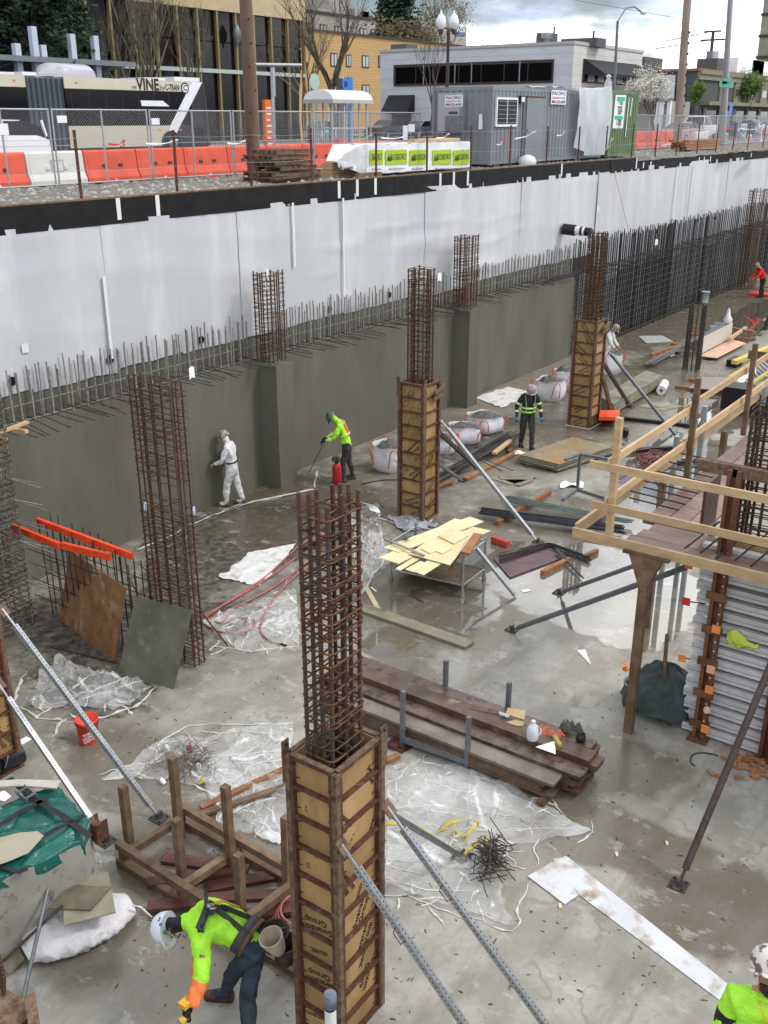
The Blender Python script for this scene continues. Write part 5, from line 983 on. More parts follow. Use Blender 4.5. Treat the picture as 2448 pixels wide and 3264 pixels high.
# red hose coil behind the worker
ch = thing('hose_coil', 'coil of red hose behind the bending worker', 'hose', G(930, 2950))
for i in range(6):
    c_ = G(945 + 4 * i, 2945 - 3 * i) + V((0, 0, .03 + .025 * i)); MB().tube([c_ + V(((.30 - .012 * i) * cos(a), (.30 - .012 * i) * sin(a), 0)) for a in [2 * pi * k / 28 for k in range(28)]], .014, 6, closed=True).mk('hose_loop', m_hose, ch)
# tarp-covered block at the left edge
ZB = .95
bk_ = thing('concrete_block', 'big grey concrete block under a green tarp at the left edge', 'concrete block', G(120, 2850))
fr_, rr_, bk2 = G(262, 2690, ZB), G(288, 2618, ZB), G(175, 2500, ZB); dx = (fr_ - G(0, 2812, ZB)).normalized(); left = -dx * 2.2
top4 = [fr_, rr_, bk2, bk2 + left, fr_ + left]
MB().prism(top4, (0, 0, -ZB)).mk('block_body', mat('stained_block_concrete', (.25, .24, .21), .8, (.34, .33, .30), 2.5, bump=.4, col3=(.12, .1, .08), s3=6, t3=(.56, .7)), bk_)
m_tarp = mat('wet_green_tarp', (.008, .075, .06), .25, (.014, .12, .095), 2.5, bump=1.5, bscale=6, col3=(.2, .38, .33), s3=4, t3=(.6, .66))
tp = thing('green_tarp', 'wet green tarp strapped over the concrete block', 'tarp', fr_)
def ft(i, j):
    jj = -.06 + 1.12 * j; q = max(0, min(1, jj)); r_ = fr_.lerp(rr_, q / .35) if q < .35 else rr_.lerp(bk2, (q - .35) / .65); ov = max(0, -jj) * 2.6 + max(0, jj - 1) * 2; en = max(0, i - .97) * 3
    cr = (1 - min(1, 2.4 * abs(nz(i * 5 + j * 2, j * 4 - i, 2)))) ** 4
    return r_ + left * (1 - min(i * 1.02, 1.012)) + V((.02 * nz(i * 9, j * 9), .03 * nz(j * 8, i * 8), .02 + .03 * abs(nz(i * 4, j * 4, 2)) + .05 * cr - ov * (1 + .25 * nz(i * 3)) - en))
MB().sheet(ft, 60, 44, .004).mk('tarp_sheet', m_tarp, tp)
m_strap = mat('black_webbing', (.02, .02, .02), .7)
def web(pts, w_, m, parent, z=.1, name='tie_strap'):
    P = [G(u, v, ZB + z) for u, v in pts]; q = MB()
    for a, b in zip(P, P[1:]): q.beam(a, b + (b - a).normalized() * .01, w_, .006, (0, 0, 1))
    q.mk(name, m, parent)
web([(-20, 2640), (60, 2590), (150, 2545)], .06, m_strap, tp); web([(30, 2480), (105, 2545), (200, 2600), (285, 2665)], .07, m_strap, tp); web([(95, 2690), (180, 2640), (270, 2600)], .05, m_strap, tp); web([(0, 2760), (60, 2780), (85, 2770)], .05, m_strap, tp, .06)
p = G(85, 2535, ZB + .14); q = MB()
for dx2 in (-.06, .06): q.beam(p + V((dx2, -.1, 0)), p + V((dx2, .12, .04)), .012, .05)
q.beam(p + V((-.06, -.08, .03)), p + V((.06, -.08, .03)), .02, .02); q.beam(p + V((-.06, .06, .05)), p + V((.06, .06, .05)), .02, .02); q.mk('ratchet', m_sg, tp)
tag(MB().prism([G(u, v, ZB + .12) for u, v in ((-30, 2495), (60, 2488), (195, 2492), (180, 2516), (60, 2508), (-30, 2514))], (0, 0, .02)).mk('grey_strip', mat('mortar_strip_grey', (.4, .38, .33), .8, (.5, .48, .43), 5)), 'pale mortar-covered strip lying over the green tarp', 'strip')
tag(MB().prism([G(u, v, ZB + .13) for u, v in ((-10, 2530), (15, 2522), (35, 2540), (15, 2555), (-10, 2550))], (0, 0, .01)).mk('white_scrap', m_paper), 'white scrap on the green tarp at the left edge', 'scrap')
ps = G(40, 2720, ZB + .085); tag(MB().prism([G(u, v, ZB + .10) for u, v in ((-40, 2770), (-40, 2680), (60, 2655), (120, 2650), (140, 2665), (90, 2720), (30, 2745))], (0, 0, .004)).mk('muddy_water', mat('muddy_water', (.36, .32, .22), .04, spec=.8)), 'pool of muddy water lying in the tarp', 'puddle')
br = thing('steel_bracket', 'rusty steel channel bracket at the corner of the tarped block', 'bracket', G(305, 2680, .4)); c_ = G(300, 2640, ZB - .12)
MB().box(c_ + V((-.06, -.12, -.12)), c_ + V((.03, .06, .12))).mk('bracket_web', m_fru, br); MB().box(c_ + V((.03, -.12, -.12)), c_ + V((.10, -.1, .12))).mk('bracket_flange', m_fru, br); MB().box(c_ + V((.03, .04, -.12)), c_ + V((.10, .06, .12))).mk('bracket_flange', m_fru, br)
# white bag of rubbish with plywood pieces
k8 = K(0, 2500, .6028)
bg_ = thing('rubbish_sack', 'crumpled white sack of scrap under the plywood pieces', 'sack', G(*k8(400, 800)))
ctr = G(*k8(430, 790)); along = (G(*k8(690, 640)) - G(*k8(160, 880))); along.z = 0; Lg = along.length; along.normalize(); acr = V((-along.y, along.x, 0))
vs = MB(); nU, nV = 60, 36; P = []
for i in range(nU + 1):
    s = i / nU; wv = .42 * (sin(pi * (.08 + .84 * s)) ** .5) * (1 + .12 * nz(s * 6, 3))
    for j in range(nV):
        a = 2 * pi * j / nV; r_ = .95 + .10 * (1 - min(1, 2.5 * abs(nz(s * 5 + cos(a), cos(a) * 1.8, sin(a) * 1.8)))) ** 2 + .06 * (1 - min(1, 2.5 * abs(nz(s * 12, sin(a) * 3, cos(a) * 3)))) ** 2 + .03 * nz(s * 14, cos(a) * 5, sin(a) * 5); P.append(ctr + along * ((s - .5) * Lg * 1.02) + acr * (wv * .8 * r_ * cos(a)) + V((0, 0, max(.004, 0.11 + .16 * r_ * sin(a) * (sin(pi * (.06 + .88 * s)) ** .5)))))
vs.add(P, [(i * nV + j, (i + 1) * nV + j, (i + 1) * nV + (j + 1) % nV, i * nV + (j + 1) % nV) for i in range(nU) for j in range(nV)], 0, True); vs.add(P, [tuple(range(nV)), tuple(range(nU * nV + nV - 1, nU * nV - 1, -1))])
m_sack = mat('white_sack', (.58, .56, .58), .4, (.68, .67, .68), 3, bump=2.2, bscale=6, col3=(.62, .5, .34), s3=2.2, t3=(.62, .75)); vs.mk('sack_body', m_sack, bg_)
q = MB().tube([G(*k8(700, 640), .25), G(*k8(745, 650), .2), G(*k8(800, 700), .02)], .012, 5); q.mk('neck_tie', m_wpl, bg_)
plate('plywood_offcut', 'larger muddy plywood piece on the rubbish sack', 'plywood', [k8(*p) for p in ((325, 515), (572, 460), (612, 675), (340, 745))], .45, .015, m_po); plate('plywood_offcut', 'darker plywood piece topmost on the rubbish sack', 'plywood', [k8(*p) for p in ((255, 655), (365, 530), (588, 540), (478, 662))], .475, .015, mat('dark_olive_ply', (.10, .09, .055), .55, (.16, .145, .095), 4))
for i, (a, b, z0, z1, m, r_) in enumerate((((255, 545), (125, 1120), .6, .05, m_sg, .022), ((330, 640), (0, 950), .5, .05, m_bpi, .016))): bar('pipe_length', None, G(*k8(*a), z0), G(*k8(*b), z1), r_, m, 8, label=('grey pipe leaning on the rubbish sack', 'thin brown rod crossing the rubbish sack')[i], cat='pipe')
for i, (pts, z, m) in enumerate((([(0, 720), (120, 630), (330, 600), (340, 690), (100, 800), (0, 830)], .12, m_wpl), ([(0, 740), (30, 740), (130, 920), (50, 1000), (0, 960)], .06, m_po), ([(110, 850), (210, 810), (330, 760), (300, 840), (150, 920)], .16, m_geo))): plate('rubble_sheet', ('folded white sheeting between the block and the sack', 'grey sheet piece at the left edge below the block', 'torn fabric strip by the sack')[i], 'scrap', [k8(*p) for p in pts], z, .03, m)
poly_sheet('white plastic film draped at the foot of the tarped block', [(225, 2760), (265, 2700), (325, 2760), (240, 2800)], [[(255, 2700), (262, 2740), (240, 2780)], [(240, 2770), (290, 2755), (330, 2750)], [(290, 2730), (300, 2760)]], .18, .03)
# stub of a form at the bottom-left corner
ft_ = thing('cut_form', 'rusty form corner and bars cut off by the bottom left corner', 'column form', G(40, 3240, 1.6)); zf = 1.75
MB().prism([G(u, v, zf) for u, v in ((15, 3150), (75, 3185), (90, 3240), (40, 3300), (-40, 3300), (-40, 3140))], (0, 0, -1.6)).mk('form_shell', m_ff, ft_)
MB().prism([G(u, v, zf + .1) for u, v in ((75, 3180), (110, 3160), (125, 3264), (90, 3264))], (0, 0, -.25)).mk('lifting_ear', m_ff, ft_)
for i in range(7): bar('vertical_bar', ft_, G(-5 + 3 * i, 3200 + 8 * i, zf - .2), G(-5 + 3 * i, 3040 + 12 * i, zf + .15), .016, m_rust, 6)
# capped pipe in front of the nearest form
pp = V((5.02, 4.12, 0)); pz = HZ(984, 3172, pp); t = thing('capped_pipe', 'upright white pipe with blue tape cap in front of the nearest form', 'pipe', pp)
MB().cyl(pp, pp + V((0, 0, pz - .13)), .052, 18).mk('pipe', m_wpl, t); MB().lathe(pp + V((0, 0, pz - .14)), [(.057, 0), (.057, .02), (.058, .02), (.058, .13), (.05, .14)], 18).mk('tape_cap', mat('blue_grey_tape', (.13, .16, .22), .3, (.2, .23, .29), 12, bump=.5), t); MB().lathe(pp + V((0, 0, pz - .17)), [(.054, 0), (.054, .03)], 18).mk('black_band', m_bp, t)
# right side: aluminium-joist wall form, working deck and guard rails
ZD = 2.95; pE = G(1832, 1677, ZD); XE = pE.x; YE = pE.y
wb = G(2168, 2326); XW = wb.x; YW = wb.y
jf = thing('joist_wall_form', 'tall wall form of stacked aluminium joists with rusty uprights', 'wall form', (XW, YW - 1, 0))
MB().box((XW + .12, YW - 6, .02), (XW + .14, YW - .16, 3.0)).mk('form_face', m_ply_face, jf)
m_alu = mat('dull_aluminium', (.52, .52, .53), .45, (.62, .62, .63), 7, metal=.15, rand=.12)
nj = 16
for i in range(nj):
    z = .04 + i * .185; j0 = YW + ru(-.03, .04)
    q = MB().box((XW, j0 - 6, z), (XW + .1, j0, z + .10)); q.box((XW - .012, j0 - 6, z + .10), (XW + .1, j0 - .002, z + .125)); q.mk('joist', m_alu, jf)
    MB().box((XW - .004, j0 - 5.9, z + .05), (XW - .001, j0 + .002, z + .056)).mk('groove_shade_line', m_sg, jf)  # joist groove drawn as a thin dark strip standing for its shade
m_sb = mat('brown_rusted_channel', (.10, .042, .02), .7, (.17, .08, .04), 8, bump=.3, rand=.15)
for (u, v), hgt, nm in (((2235, 2342), 4.05, 0), ((2436, 2425), 3.4, 1)):
    p = G(u, v); y = p.y; q = MB(); q.box((XW - .13, y - .085, 0), (XW - .005, y - .035, hgt)); q.box((XW - .13, y + .035, 0), (XW - .005, y + .085, hgt)); q.box((XW - .05, y - .035, 0), (XW - .03, y + .035, hgt)); sbk = q.mk('upright_channel', m_sb if not nm else m_wr, jf)
    if not nm:
        q = MB()
        for i in range(20):
            z = .2 + i * .14; q.box((XW - .133, y - .066, z), (XW - .1305, y - .05, z + .018))
        tag(q.mk('bolt_holes', m_paper, sbk), kind='stuff')
        for i in range(6): z = .22 + i * .5; q = MB(); q.box((XW - .15, y - .14, z), (XW - .132, y + .14, z + .12)); q.mk('clamp_plate', m_sb, jf)
    MB().box((XW - .2, y - .14, 0.002), (XW + .02, y + .14, .03)).mk('foot_plate', m_sb, jf)
k9 = K(2100, 1700, .3382)
for i, (x, y) in enumerate(((540, 905), (490, 1285), (475, 1475), (435, 1845))):
    p = XP(*k9(x, y), XW - .20); q = MB().box(p + V((-.012, -.055, -.055)), p + V((.012, .055, .055))); o = q.mk('rebar_guard', m_oc if i != 1 else mat('faded_orange_cap', (.75, .4, .24), .5)); o.rotation_euler = (0, 0, 0); tag(o, ('uppermost square orange cap on the rusty upright', 'faded square cap on the rusty upright', 'square orange cap second from the bottom of the upright', 'lowest square orange cap on the rusty upright')[i], 'rebar cap'); bar('tie_rod', jf, p, p + V((.2, 0, 0)), .01, m_dark, 6)
for i, (x, y) in enumerate(((285, 295), (260, 640), (220, 1175))):
    p = XP(*k9(x, y), XW - .05); tag(MB().prism([p + V((.0, a * .055, b * .055)) for a, b in ((-1, -.9), (.9, -1), (1, .9), (-.9, 1))], (-.025, 0, 0)).mk('rebar_guard', m_oc if i != 1 else m_red_cap), ('upper orange cap on the left side of the joist form', 'red cap on the left side of the joist form', 'lower orange cap on the left side of the joist form')[i], 'rebar cap'); bar('tie_rod', jf, p, p + V((.16, -.22, -.04)), .01, m_dark, 6)
p = XP(*k9(455, 1665), XW - .18); tag(MB().lathe(p, [(.05, -.015), (.02, 0), (.05, .015)], 8, axis=(1, .2, 0)).mk('wing_nut', mat('cream_plastic', (.6, .52, .36), .5)), 'cream wing nut on the rusty upright', 'wing nut')
for y_, z_, a_, tx, sz in ((YW - .9, 2.17, 0, 'Swanson\nGroup', .09), (YW - 1.35, 1.62, 0, 'Swanson', .1), (YW - .75, 1.05, 0, 'Group', .09), (YW - .75, 2.72, 0, 'Swanson', .07)): letters(jf, tx, m_print, (XW + .117, y_, z_), (0, -1, 0), (0, 0, 1), sz, .01, name='printed_lettering')
c_ = XP(*k9(790, 1010), XW - .06)
def fg(i, j): return c_ + V((-.05 * sin(pi * i) * sin(pi * j) - .04 * nz(i * 5, j * 5), -.42 * (i - .5), .16 * (j - .5) * (1 + .6 * sin(i * 6)) - .05 * i + .03 * nz(i * 4, j * 3)))
tag(MB().sheet(fg, 18, 10, .01).mk('lime_glove', mat('lime_fabric', (.45, .55, .05), .7, (.55, .65, .12), 12)), 'lime-yellow glove stuffed between the joists', 'glove')
# big cage inside the form
zc_ = HZ(2345, 1255, (13.35, 3.75))
cage('massive dark rebar cage inside the joist form at the right edge', XW + .25, YW - 2.6, .75, 2.3, .02, min(max(zc_, 4.2), 5.6), 4, 9, .12, m=mat('dark_rust_bar', (.04, .024, .017), .8, (.085, .048, .03), 20, rand=.3), rv=.022, rt_=.009, double=.5)
# rusted waler and dark shutters above the deck
wa, wb2 = XP(2226, 1478, XW + .0), XP(2448, 1520, XW + .0); tag(MB().beam(wa, wa + V((0, -5, 0)), .1, .15, (0, 0, 1)).mk('rusted_waler', m_ff), 'mottled rusty steel waler across the right-hand cage', 'waler')
dp = G(2003, 2332); ds_ = thing('working_deck', 'plank working deck around the joist form', 'deck', (XE, YE - 1, ZD)); zdk = ZD - .12
for i in range(3):   # planks running away from the corner along the front
    xa = XE + .06 + i * .29; z = zdk + ru(-.006, .006); MB().box((xa, YE - 6, z), (xa + .275, YE - .7 - .06 * i, z + .05)).mk('deck_plank', mat('pink_brown_plank', (.16, .095, .07), .35, (.26, .17, .13), 2.5, stretch=(3, 1, 1), bump=.2, bscale=30, col3=(.3, .2, .1), s3=3, t3=(.6, .7), rand=.2), ds_)
for i in range(3):
    ya = YE - .62 - i * .29; MB().box((XE + .95, ya - .275, zdk + ru(-.006, .006)), (XE + 8, ya, zdk + .05)).mk('deck_plank', MATS['pink_brown_plank'], ds_)
ubox('edge_beam', ds_, (XE, YE + .02, ZD - .09), (XE, YE - 6, ZD - .09), .045, .14, m_wn, (0, 0, 1))
ubox('edge_beam', ds_, (XE + .1, YE + .02, ZD - .09), (XE + 9, YE + .02, ZD - .09), .045, .18, m_wn, (0, 0, 1))
bz = ZD - .2
ubox('deck_post', ds_, V((XE + .16, dp.y, 0)) if abs(dp.x - XE) > .5 else V((dp.x, dp.y, 0)), V((XE + .16, dp.y, bz)) if abs(dp.x - XE) > .5 else V((dp.x, dp.y, bz)), .12, .12, m_wo, (1, 0, 0))
px_, py_ = (XE + .16, dp.y) if abs(dp.x - XE) > .5 else (dp.x, dp.y)
for s in (-.075, .065): MB().prism([V((px_ + s, py_ - .23, bz + .02)), V((px_ + s, py_ + .23, bz + .02)), V((px_ + s, py_ + .07, bz - .38)), V((px_ + s, py_ - .07, bz - .38))], (.012, 0, 0)).mk('gusset', m_wo, ds_)
ubox('cap_block', ds_, (px_, py_ - .32, bz + .04), (px_, py_ + .32, bz + .04), .16, .04, m_wo, (0, 0, 1))
for x in (XE + 3.2, XE + 6.4): ubox('deck_post', ds_, (x, YE - .1, 0), (x, YE - .1, bz), .11, .11, m_wo, (1, 0, 0))
gr_ = thing('guard_rail', 'pale timber guard rail around the working deck', 'guard rail', (XE, YE, ZD))
cpx, cpy = XE + .045, YE - .42; cp = V((cpx, XP(1960, 1500, cpx).y, 0)); zt2 = XP(1967, 1330, cpx).z
ubox('corner_post', gr_, (cpx, cp.y, ZD - .16), (cpx, cp.y, zt2), .085, .09, m_wn, (1, 0, 0))
for (u, v), nm in (((1881, 1478), 'top'), ((1886, 1606), 'mid')):
    a = XP(u, v, XE - .025); ubox('rail', gr_, a, (a.x, a.y - 6, a.z), .04, .105, m_wn, (0, 0, 1))
    z = a.z; yy = cp.y + .07
    ubox('rail', gr_, (XE - .02, yy, z + .06), (XE + 3.3, yy, z + .06), .04, .11, m_wn, (0, 0, 1)); ubox('rail', gr_, (XE + 3.0, yy + .045, z + .08), (XE + 9, yy + .045, z + .08), .04, .11, m_wn, (0, 0, 1))
for x in (XE + 3.15, XE + 6.2): ubox('rail_post', gr_, (x, cp.y + .0, ZD - .16), (x, cp.y, zt2 - .1), .085, .085, m_wo, (1, 0, 0))
for i, (u, v, u2, v2) in enumerate(((2142, 1402, 2134, 1606), (2205, 1345, 2200, 1480), (2420, 1215, 2412, 1420), (2240, 1300, 2235, 1400))):
    a = YP(u2, v2, cp.y + .7 - .15 * i); tag(MB().box((a.x - .04, a.y - .04, 0), (a.x + .04, a.y + .04, YP(u, v, a.y).z)).mk('steel_prop', m_galv), ('galvanised prop nearest the corner post behind the rails', 'second galvanised prop behind the rails', 'galvanised prop by the right edge behind the rails', 'thin galvanised prop behind the far rail post')[i], 'prop')
ORD = ('first', 'second', 'third', 'fourth', 'fifth', 'sixth', 'seventh', 'eighth', 'ninth', 'tenth')
for i in range(9):
    y = YE - 1.55 - i * .22; a = V((XE + .98 + ru(-.1, .1), y - .15, ZD + .16)); b = V((XE + .12 + ru(-.05, .1), y + .05, ZD - .02)); bar('loose_bar', None, a, b, .013, m_bb, 6, label='%s dark bar slanting over the deck planks, counted from the corner post' % ORD[i], cat='rebar', group='bars slanting on the deck')
for i in range(10):
    x = XE + 1.6 + i * .28; bar('loose_bar', None, (x, YE - .15 + .1 * (i % 2), ZD - .04), (x - .1, YE - .95, ZD - .03), .013, m_bb, 6, label='%s dark bar crosswise on the far leg of the deck, counted from the corner' % ORD[i], cat='rebar', group='bars crosswise on the deck')
tag(MB().box((XW + .15, YW + .1, ZD + .05), (XW + .75, YW + .14, ZD + .75)).mk('red_shutter', m_wr), 'dark red form shutter behind the rails', 'shutter')
for i in range(3): stick('dark_member', ('upper dark steel member lying in the white puddle', 'lower dark steel member lying in the white puddle', 'short dark steel member by the red cable heap')[i], 'steel member', ((1920, 1325), (1930, 1440), (2160, 1475))[i], ((2230, 1360), (2190, 1425), (2230, 1465))[i], .12, .10, m_bp, .06)
q = MB()
for i in range(9):
    c_ = G(2085 + ru(-25, 25), 1475 + ru(-15, 15)); q.tube([c_ + V((ru(.2, .5) * cos(a + i), ru(.2, .4) * sin(a + i), .05 + .1 * abs(sin(a * 2)))) for a in [k * .6 for k in range(9)]], .018, 5)
tag(q.mk('cable_heap', mat('dark_red_cable', (.16, .03, .03), .5)), 'heap of dark red cable behind the guard rails', 'cable')
hose('pale red hose running under the guard rails', [(2088, 1530), (2105, 1560), (2095, 1590), (2130, 1600), (2170, 1590)], .02)
for i, (u, v) in enumerate(((2350, 1300), (2420, 1320))): p = G(u, v); tag(MB().box(p + V((-.4, -.3, 0)), p + V((.4, .4, .7))).mk('black_crate', m_bp), ('black plastic crate behind the right-hand cage', 'second black crate at the right edge behind the cage')[i], 'crate')
# tarp heap and bucket by the deck post
hp = G(2105, 2265)
t = thing('tarp_heap', 'dark green tarp bundled over a low stand beside the joist form', 'tarp', hp)
def th(i, j):
    a = i * 2 * pi; r_ = .62 * (1 - j) ** .8 * (1 + .2 * nz(cos(a) * 2, sin(a) * 2, 4)); return hp + V((r_ * .9 * cos(a), r_ * 1.0 * sin(a), .42 + .38 * j ** .8 - .22 * (1 - j) ** 3 * (1 + nz(a * 2, 3)) + .09 * nz(cos(a) * 3, sin(a) * 3, j * 4)))
MB().sheet(th, 40, 14).mk('tarp_sheet', mat('dark_green_canvas', (.018, .032, .03), .55, (.04, .06, .057), 5, bump=1, bscale=12), t)
for dx, dy in ((-.3, -.25), (.3, -.25), (.3, .3), (-.3, .3)): bar('stand_leg', t, hp + V((dx, dy, 0)), hp + V((dx * .8, dy * .8, .5)), .03, m_ww, 6)
bar('long_stake', None, G(2105, 2300), V((*G(2105, 2300)[:2], 0)) + V((.15, .1, 1.35)), .03, m_wo, 4, label='square wooden stake standing through the tarp heap', cat='stake')
bucket('grey muddy bucket behind the deck post', G(2020, 2250), mat('muddy_grey_plastic', (.2, .19, .17), .5, (.3, .29, .26), 8), h=.42, r=.17)
p = G(1988, 2215) + V((0, 0, .45)); tag(MB().lathe(p, [(.05, 0), (.06, .02), (.03, .03), (.045, .09)], 8, axis=(-.4, .3, 1)).mk('orange_stopper', m_oc), 'orange plastic plug left of the deck post', 'rebar cap')
for i, (u, v, u2, v2) in enumerate(((2290, 2345, 2330, 2352), (2345, 2352, 2388, 2375))): stick('wood_wedge', ('left pale wedge under the joist form', 'right pale wedge under the joist form')[i], 'wood block', (u, v), (u2, v2), .1, .06, m_wo, .03)
# street level
m_bus_tan = mat('tan_bus_paint', (.50, .46, .35), .35, (.54, .50, .39), 1, coat=.3); m_bus_dark = mat('charcoal_bus_paint', (.026, .025, .025), .5, spec=.3); m_glass = mat('dark_glass', (.005, .005, .006), .12, spec=.12); m_wp = mat('white_paint', (.72, .73, .75), .35); m_bellows = mat('grey_bellows', (.17, .20, .22), .6)
YB = 38.0
def bx_(u, v): return YP(u, v, YB).x
rear = bx_(655, 300); bus = thing('articulated_bus', 'tan and black articulated bus with a white slash near its rear', 'bus', (rear - 9, YB + 1.2, ZR))
zb, zw0, zw1, zr_ = 6.92, YP(500, 400, YB).z, YP(500, 290, YB).z, 9.92
bl, br = bx_(85, 300), bx_(208, 300)
def panel(a, b, z0, z1, m, nm, y0=YB, th=.05, parent=bus): return MB().box((a, y0, z0), (b, y0 + th, z1)).mk(nm, m, parent)
q = MB()
for a, b in ((16, bl), (br, rear - .05)): q.box((a, YB + .05, zb), (b, YB + 2.5, zr_ - .02))
q.mk('body_core', m_bus_dark, bus)
sx0, sx1 = bx_(543, 408), bx_(640, 262); wS = bx_(575, 408) - sx0
for a, b in ((16, bl), (br, sx0 + .3)): panel(a, b, zb + .1, zw0, m_bus_tan, 'lower_panel'); panel(a, b + (1.6 if a == br else 0), zw1, zr_, m_bus_tan, 'roof_panel'); panel(a, b, zw0, zw1, m_glass, 'window_band', YB + .012)
for k in range(9): panel(br + .3 + k * .95, br + .33 + k * .95, zw0 + .05, zw1 - .05, m_bus_dark, 'window_mullion', YB + .006, .01)
panel(sx0 + .3, rear - .15, zb + .1, zw1, m_bus_dark, 'rear_panel', YB + .002); panel(sx1 - .4, rear - .15, zw1, zr_, m_bus_dark, 'rear_panel', YB + .003)
panel(sx0 + .3, rear - 1.0, zw0 + .02, zw1 - .02, m_glass, 'window_band', YB - .002, .006)
MB().prism([V((sx0, YB - .004, zw0 - .02)), V((sx0 + wS, YB - .004, zw0 - .02)), V((sx1 + .1, YB - .004, zr_ - .01)), V((sx1 - wS * .9, YB - .004, zr_ - .01))], (0, .006, 0)).mk('white_slash', m_wp, bus)
MB().prism([V((sx0 - .3, YB - .004, zb + .3)), V((sx0 + .1, YB - .004, zb + .3)), V((sx0 + wS + .0, YB - .004, zw0 - .02)), V((sx0, YB - .004, zw0 - .02))], (0, .006, 0)).mk('white_slash', m_wp, bus)
a, b = YP(448, 320, YB), YP(540, 333, YB); MB().prism([V((a.x, YB - .002, a.z)), V((a.x + .05, YB - .002, a.z - .24)), V((b.x, YB - .002, a.z - .24)), V((b.x - .4, YB - .002, a.z))], (0, .006, 0)).mk('white_flash', m_wp, bus)
q = MB(); q.prism([V((rear - .05, YB + .02, zb)), V((rear + .28, YB + .1, zb + .1)), V((rear + .2, YB + .1, zw0 + .3)), V((rear - .02, YB + .05, zr_ - .12)), V((rear - .12, YB + .02, zr_))], (0, 2.4, 0)); q.mk('rear_end', m_bus_dark, bus)
MB().box((rear - .9, YB - .008, zb + .35), (rear - .25, YB - .002, zw0 - .1)).mk('engine_grille', m_hole, bus)
n = 15
for i in range(n):
    x = bl + (br - bl) * i / n; MB().prism([V((x, YB + .14, 0)), V((x + (br - bl) / n * .5, YB + .03, 0)), V((x + (br - bl) / n, YB + .14, 0))], (0, 0, zr_ - .08 - zb)).mk('bellows_fold', m_bellows if i % 2 else mat('shaded_bellows', (.07, .085, .095), .6), bus).location.z = 0  # every other fold is darker: the fold shading is put into the colour
for o in [o for o in C.objects if o.name.startswith('bellows_fold')]: o.matrix_parent_inverse = o.matrix_parent_inverse @ Matrix.Translation((0, 0, zb))
MB().box((bl, YB + .14, zb), (br, YB + 2.4, zr_ - .05)).mk('bellows_core', m_bellows, bus)
for u in (545, -60):
    c_ = V((bx_(u, 430), YB - .06, ZR + .48)); MB().lathe(c_ + V((0, .056, 0)), [(.6, 0), (.6, .003)], 24, axis=(0, -1, 0)).mk('wheel_well', m_hole, bus); wh = MB().lathe(c_ + V((0, .1, 0)), [(.48, -.2), (.5, -.12), (.5, .08), (.47, .12)], 24, axis=(0, -1, 0)).mk('wheel', m_black, bus); MB().lathe(c_ + V((0, -.09, 0)), [(.28, -.02), (.26, .02), (.1, .04)], 18, axis=(0, -1, 0)).mk('hub', m_sg, wh)
    q = MB(); q.tube([c_ + V((.62 * cos(a), .05, .60 * sin(a))) for a in [pi * k / 14 for k in range(15)]], .05, 6); q.mk('wheel_arch', m_bp, bus)
p0, p1 = YP(182, 240, YB + .4), YP(318, 240, YB + .4)
q = MB(); n = 12; vs = []
for s in (0, .12, .3, .85, .97, 1):
    x = p0.x + (p1.x - p0.x) * s
    for k in range(n + 1):
        a = pi * k / n; hh = .62 * (sin(a) ** .5 if sin(a) > 0 else 0) * (1 if .1 < s < .95 else .75 if s in (.12, .97) else .1); vs.append(V((x, YB + 1.3 - 1.0 * cos(a) * (.9 if .1 < s < .95 else .7), zr_ - .03 + hh)))
q.add(vs, [(i * (n + 1) + j, (i + 1) * (n + 1) + j, (i + 1) * (n + 1) + j + 1, i * (n + 1) + j + 1) for i in range(5) for j in range(n)], 0, True); q.mk('roof_pod', mat('pale_roof_pod', (.42, .42, .46), .3), bus)
for a, b, h in ((YP(0, 235, YB).x - 3, YP(60, 235, YB).x, .1), (YP(85, 235, YB).x, YP(130, 235, YB).x, .14), (YP(475, 250, YB).x, YP(540, 250, YB).x, .12), (YP(570, 255, YB).x, YP(650, 255, YB).x, .2)): MB().box((a, YB + .3, zr_), (b, YB + 2.0, zr_ + h)).mk('roof_unit', m_wp, bus)
def lt(parent, s, u, v, y, size, m, bold=.0, width=None, dy=-.004, **k): p = YP(u, v, y); return letters(parent, s, m, (p.x, y + dy, p.z), (1, 0, 0), (0, 0, 1), size, bold, width=width, **k)
lt(bus, 'THE', 427, 279, YB, .17, m_bus_dark, .02); lt(bus, 'VINE', 471, 271, YB, .70, m_bus_dark, .035, width=bx_(507, 275) - bx_(434, 275)); lt(bus, 'by', 517, 280, YB, .35, m_bus_dark); lt(bus, 'C-TRAN', 549, 280, YB, .38, m_bus_dark, .03, width=bx_(572, 280) - bx_(527, 280))
c_ = YP(589, 281, YB); MB().lathe((c_.x, YB - .004, c_.z), [(.26, 0), (.26, .006)], 20, axis=(0, -1, 0)).mk('logo_disc', m_bus_dark, bus); MB().lathe((c_.x, YB - .010, c_.z), [(.19, 0), (.19, .006)], 20, axis=(0, -1, 0)).mk('logo_ring', m_wp, bus); letters(bus, 'C', m_bus_dark, (c_.x, YB - .018, c_.z), (1, 0, 0), (0, 0, 1), .36, .03)
for u, v in ((243, 263), (510, 414), (575, 414), (45, 256)): p = YP(u, v, YB); MB().box((p.x - .06, YB - .02, p.z - .04), (p.x + .06, YB, p.z + .04)).mk('marker_lamp', mat('amber_lamp', (.7, .22, .04), .3), bus)
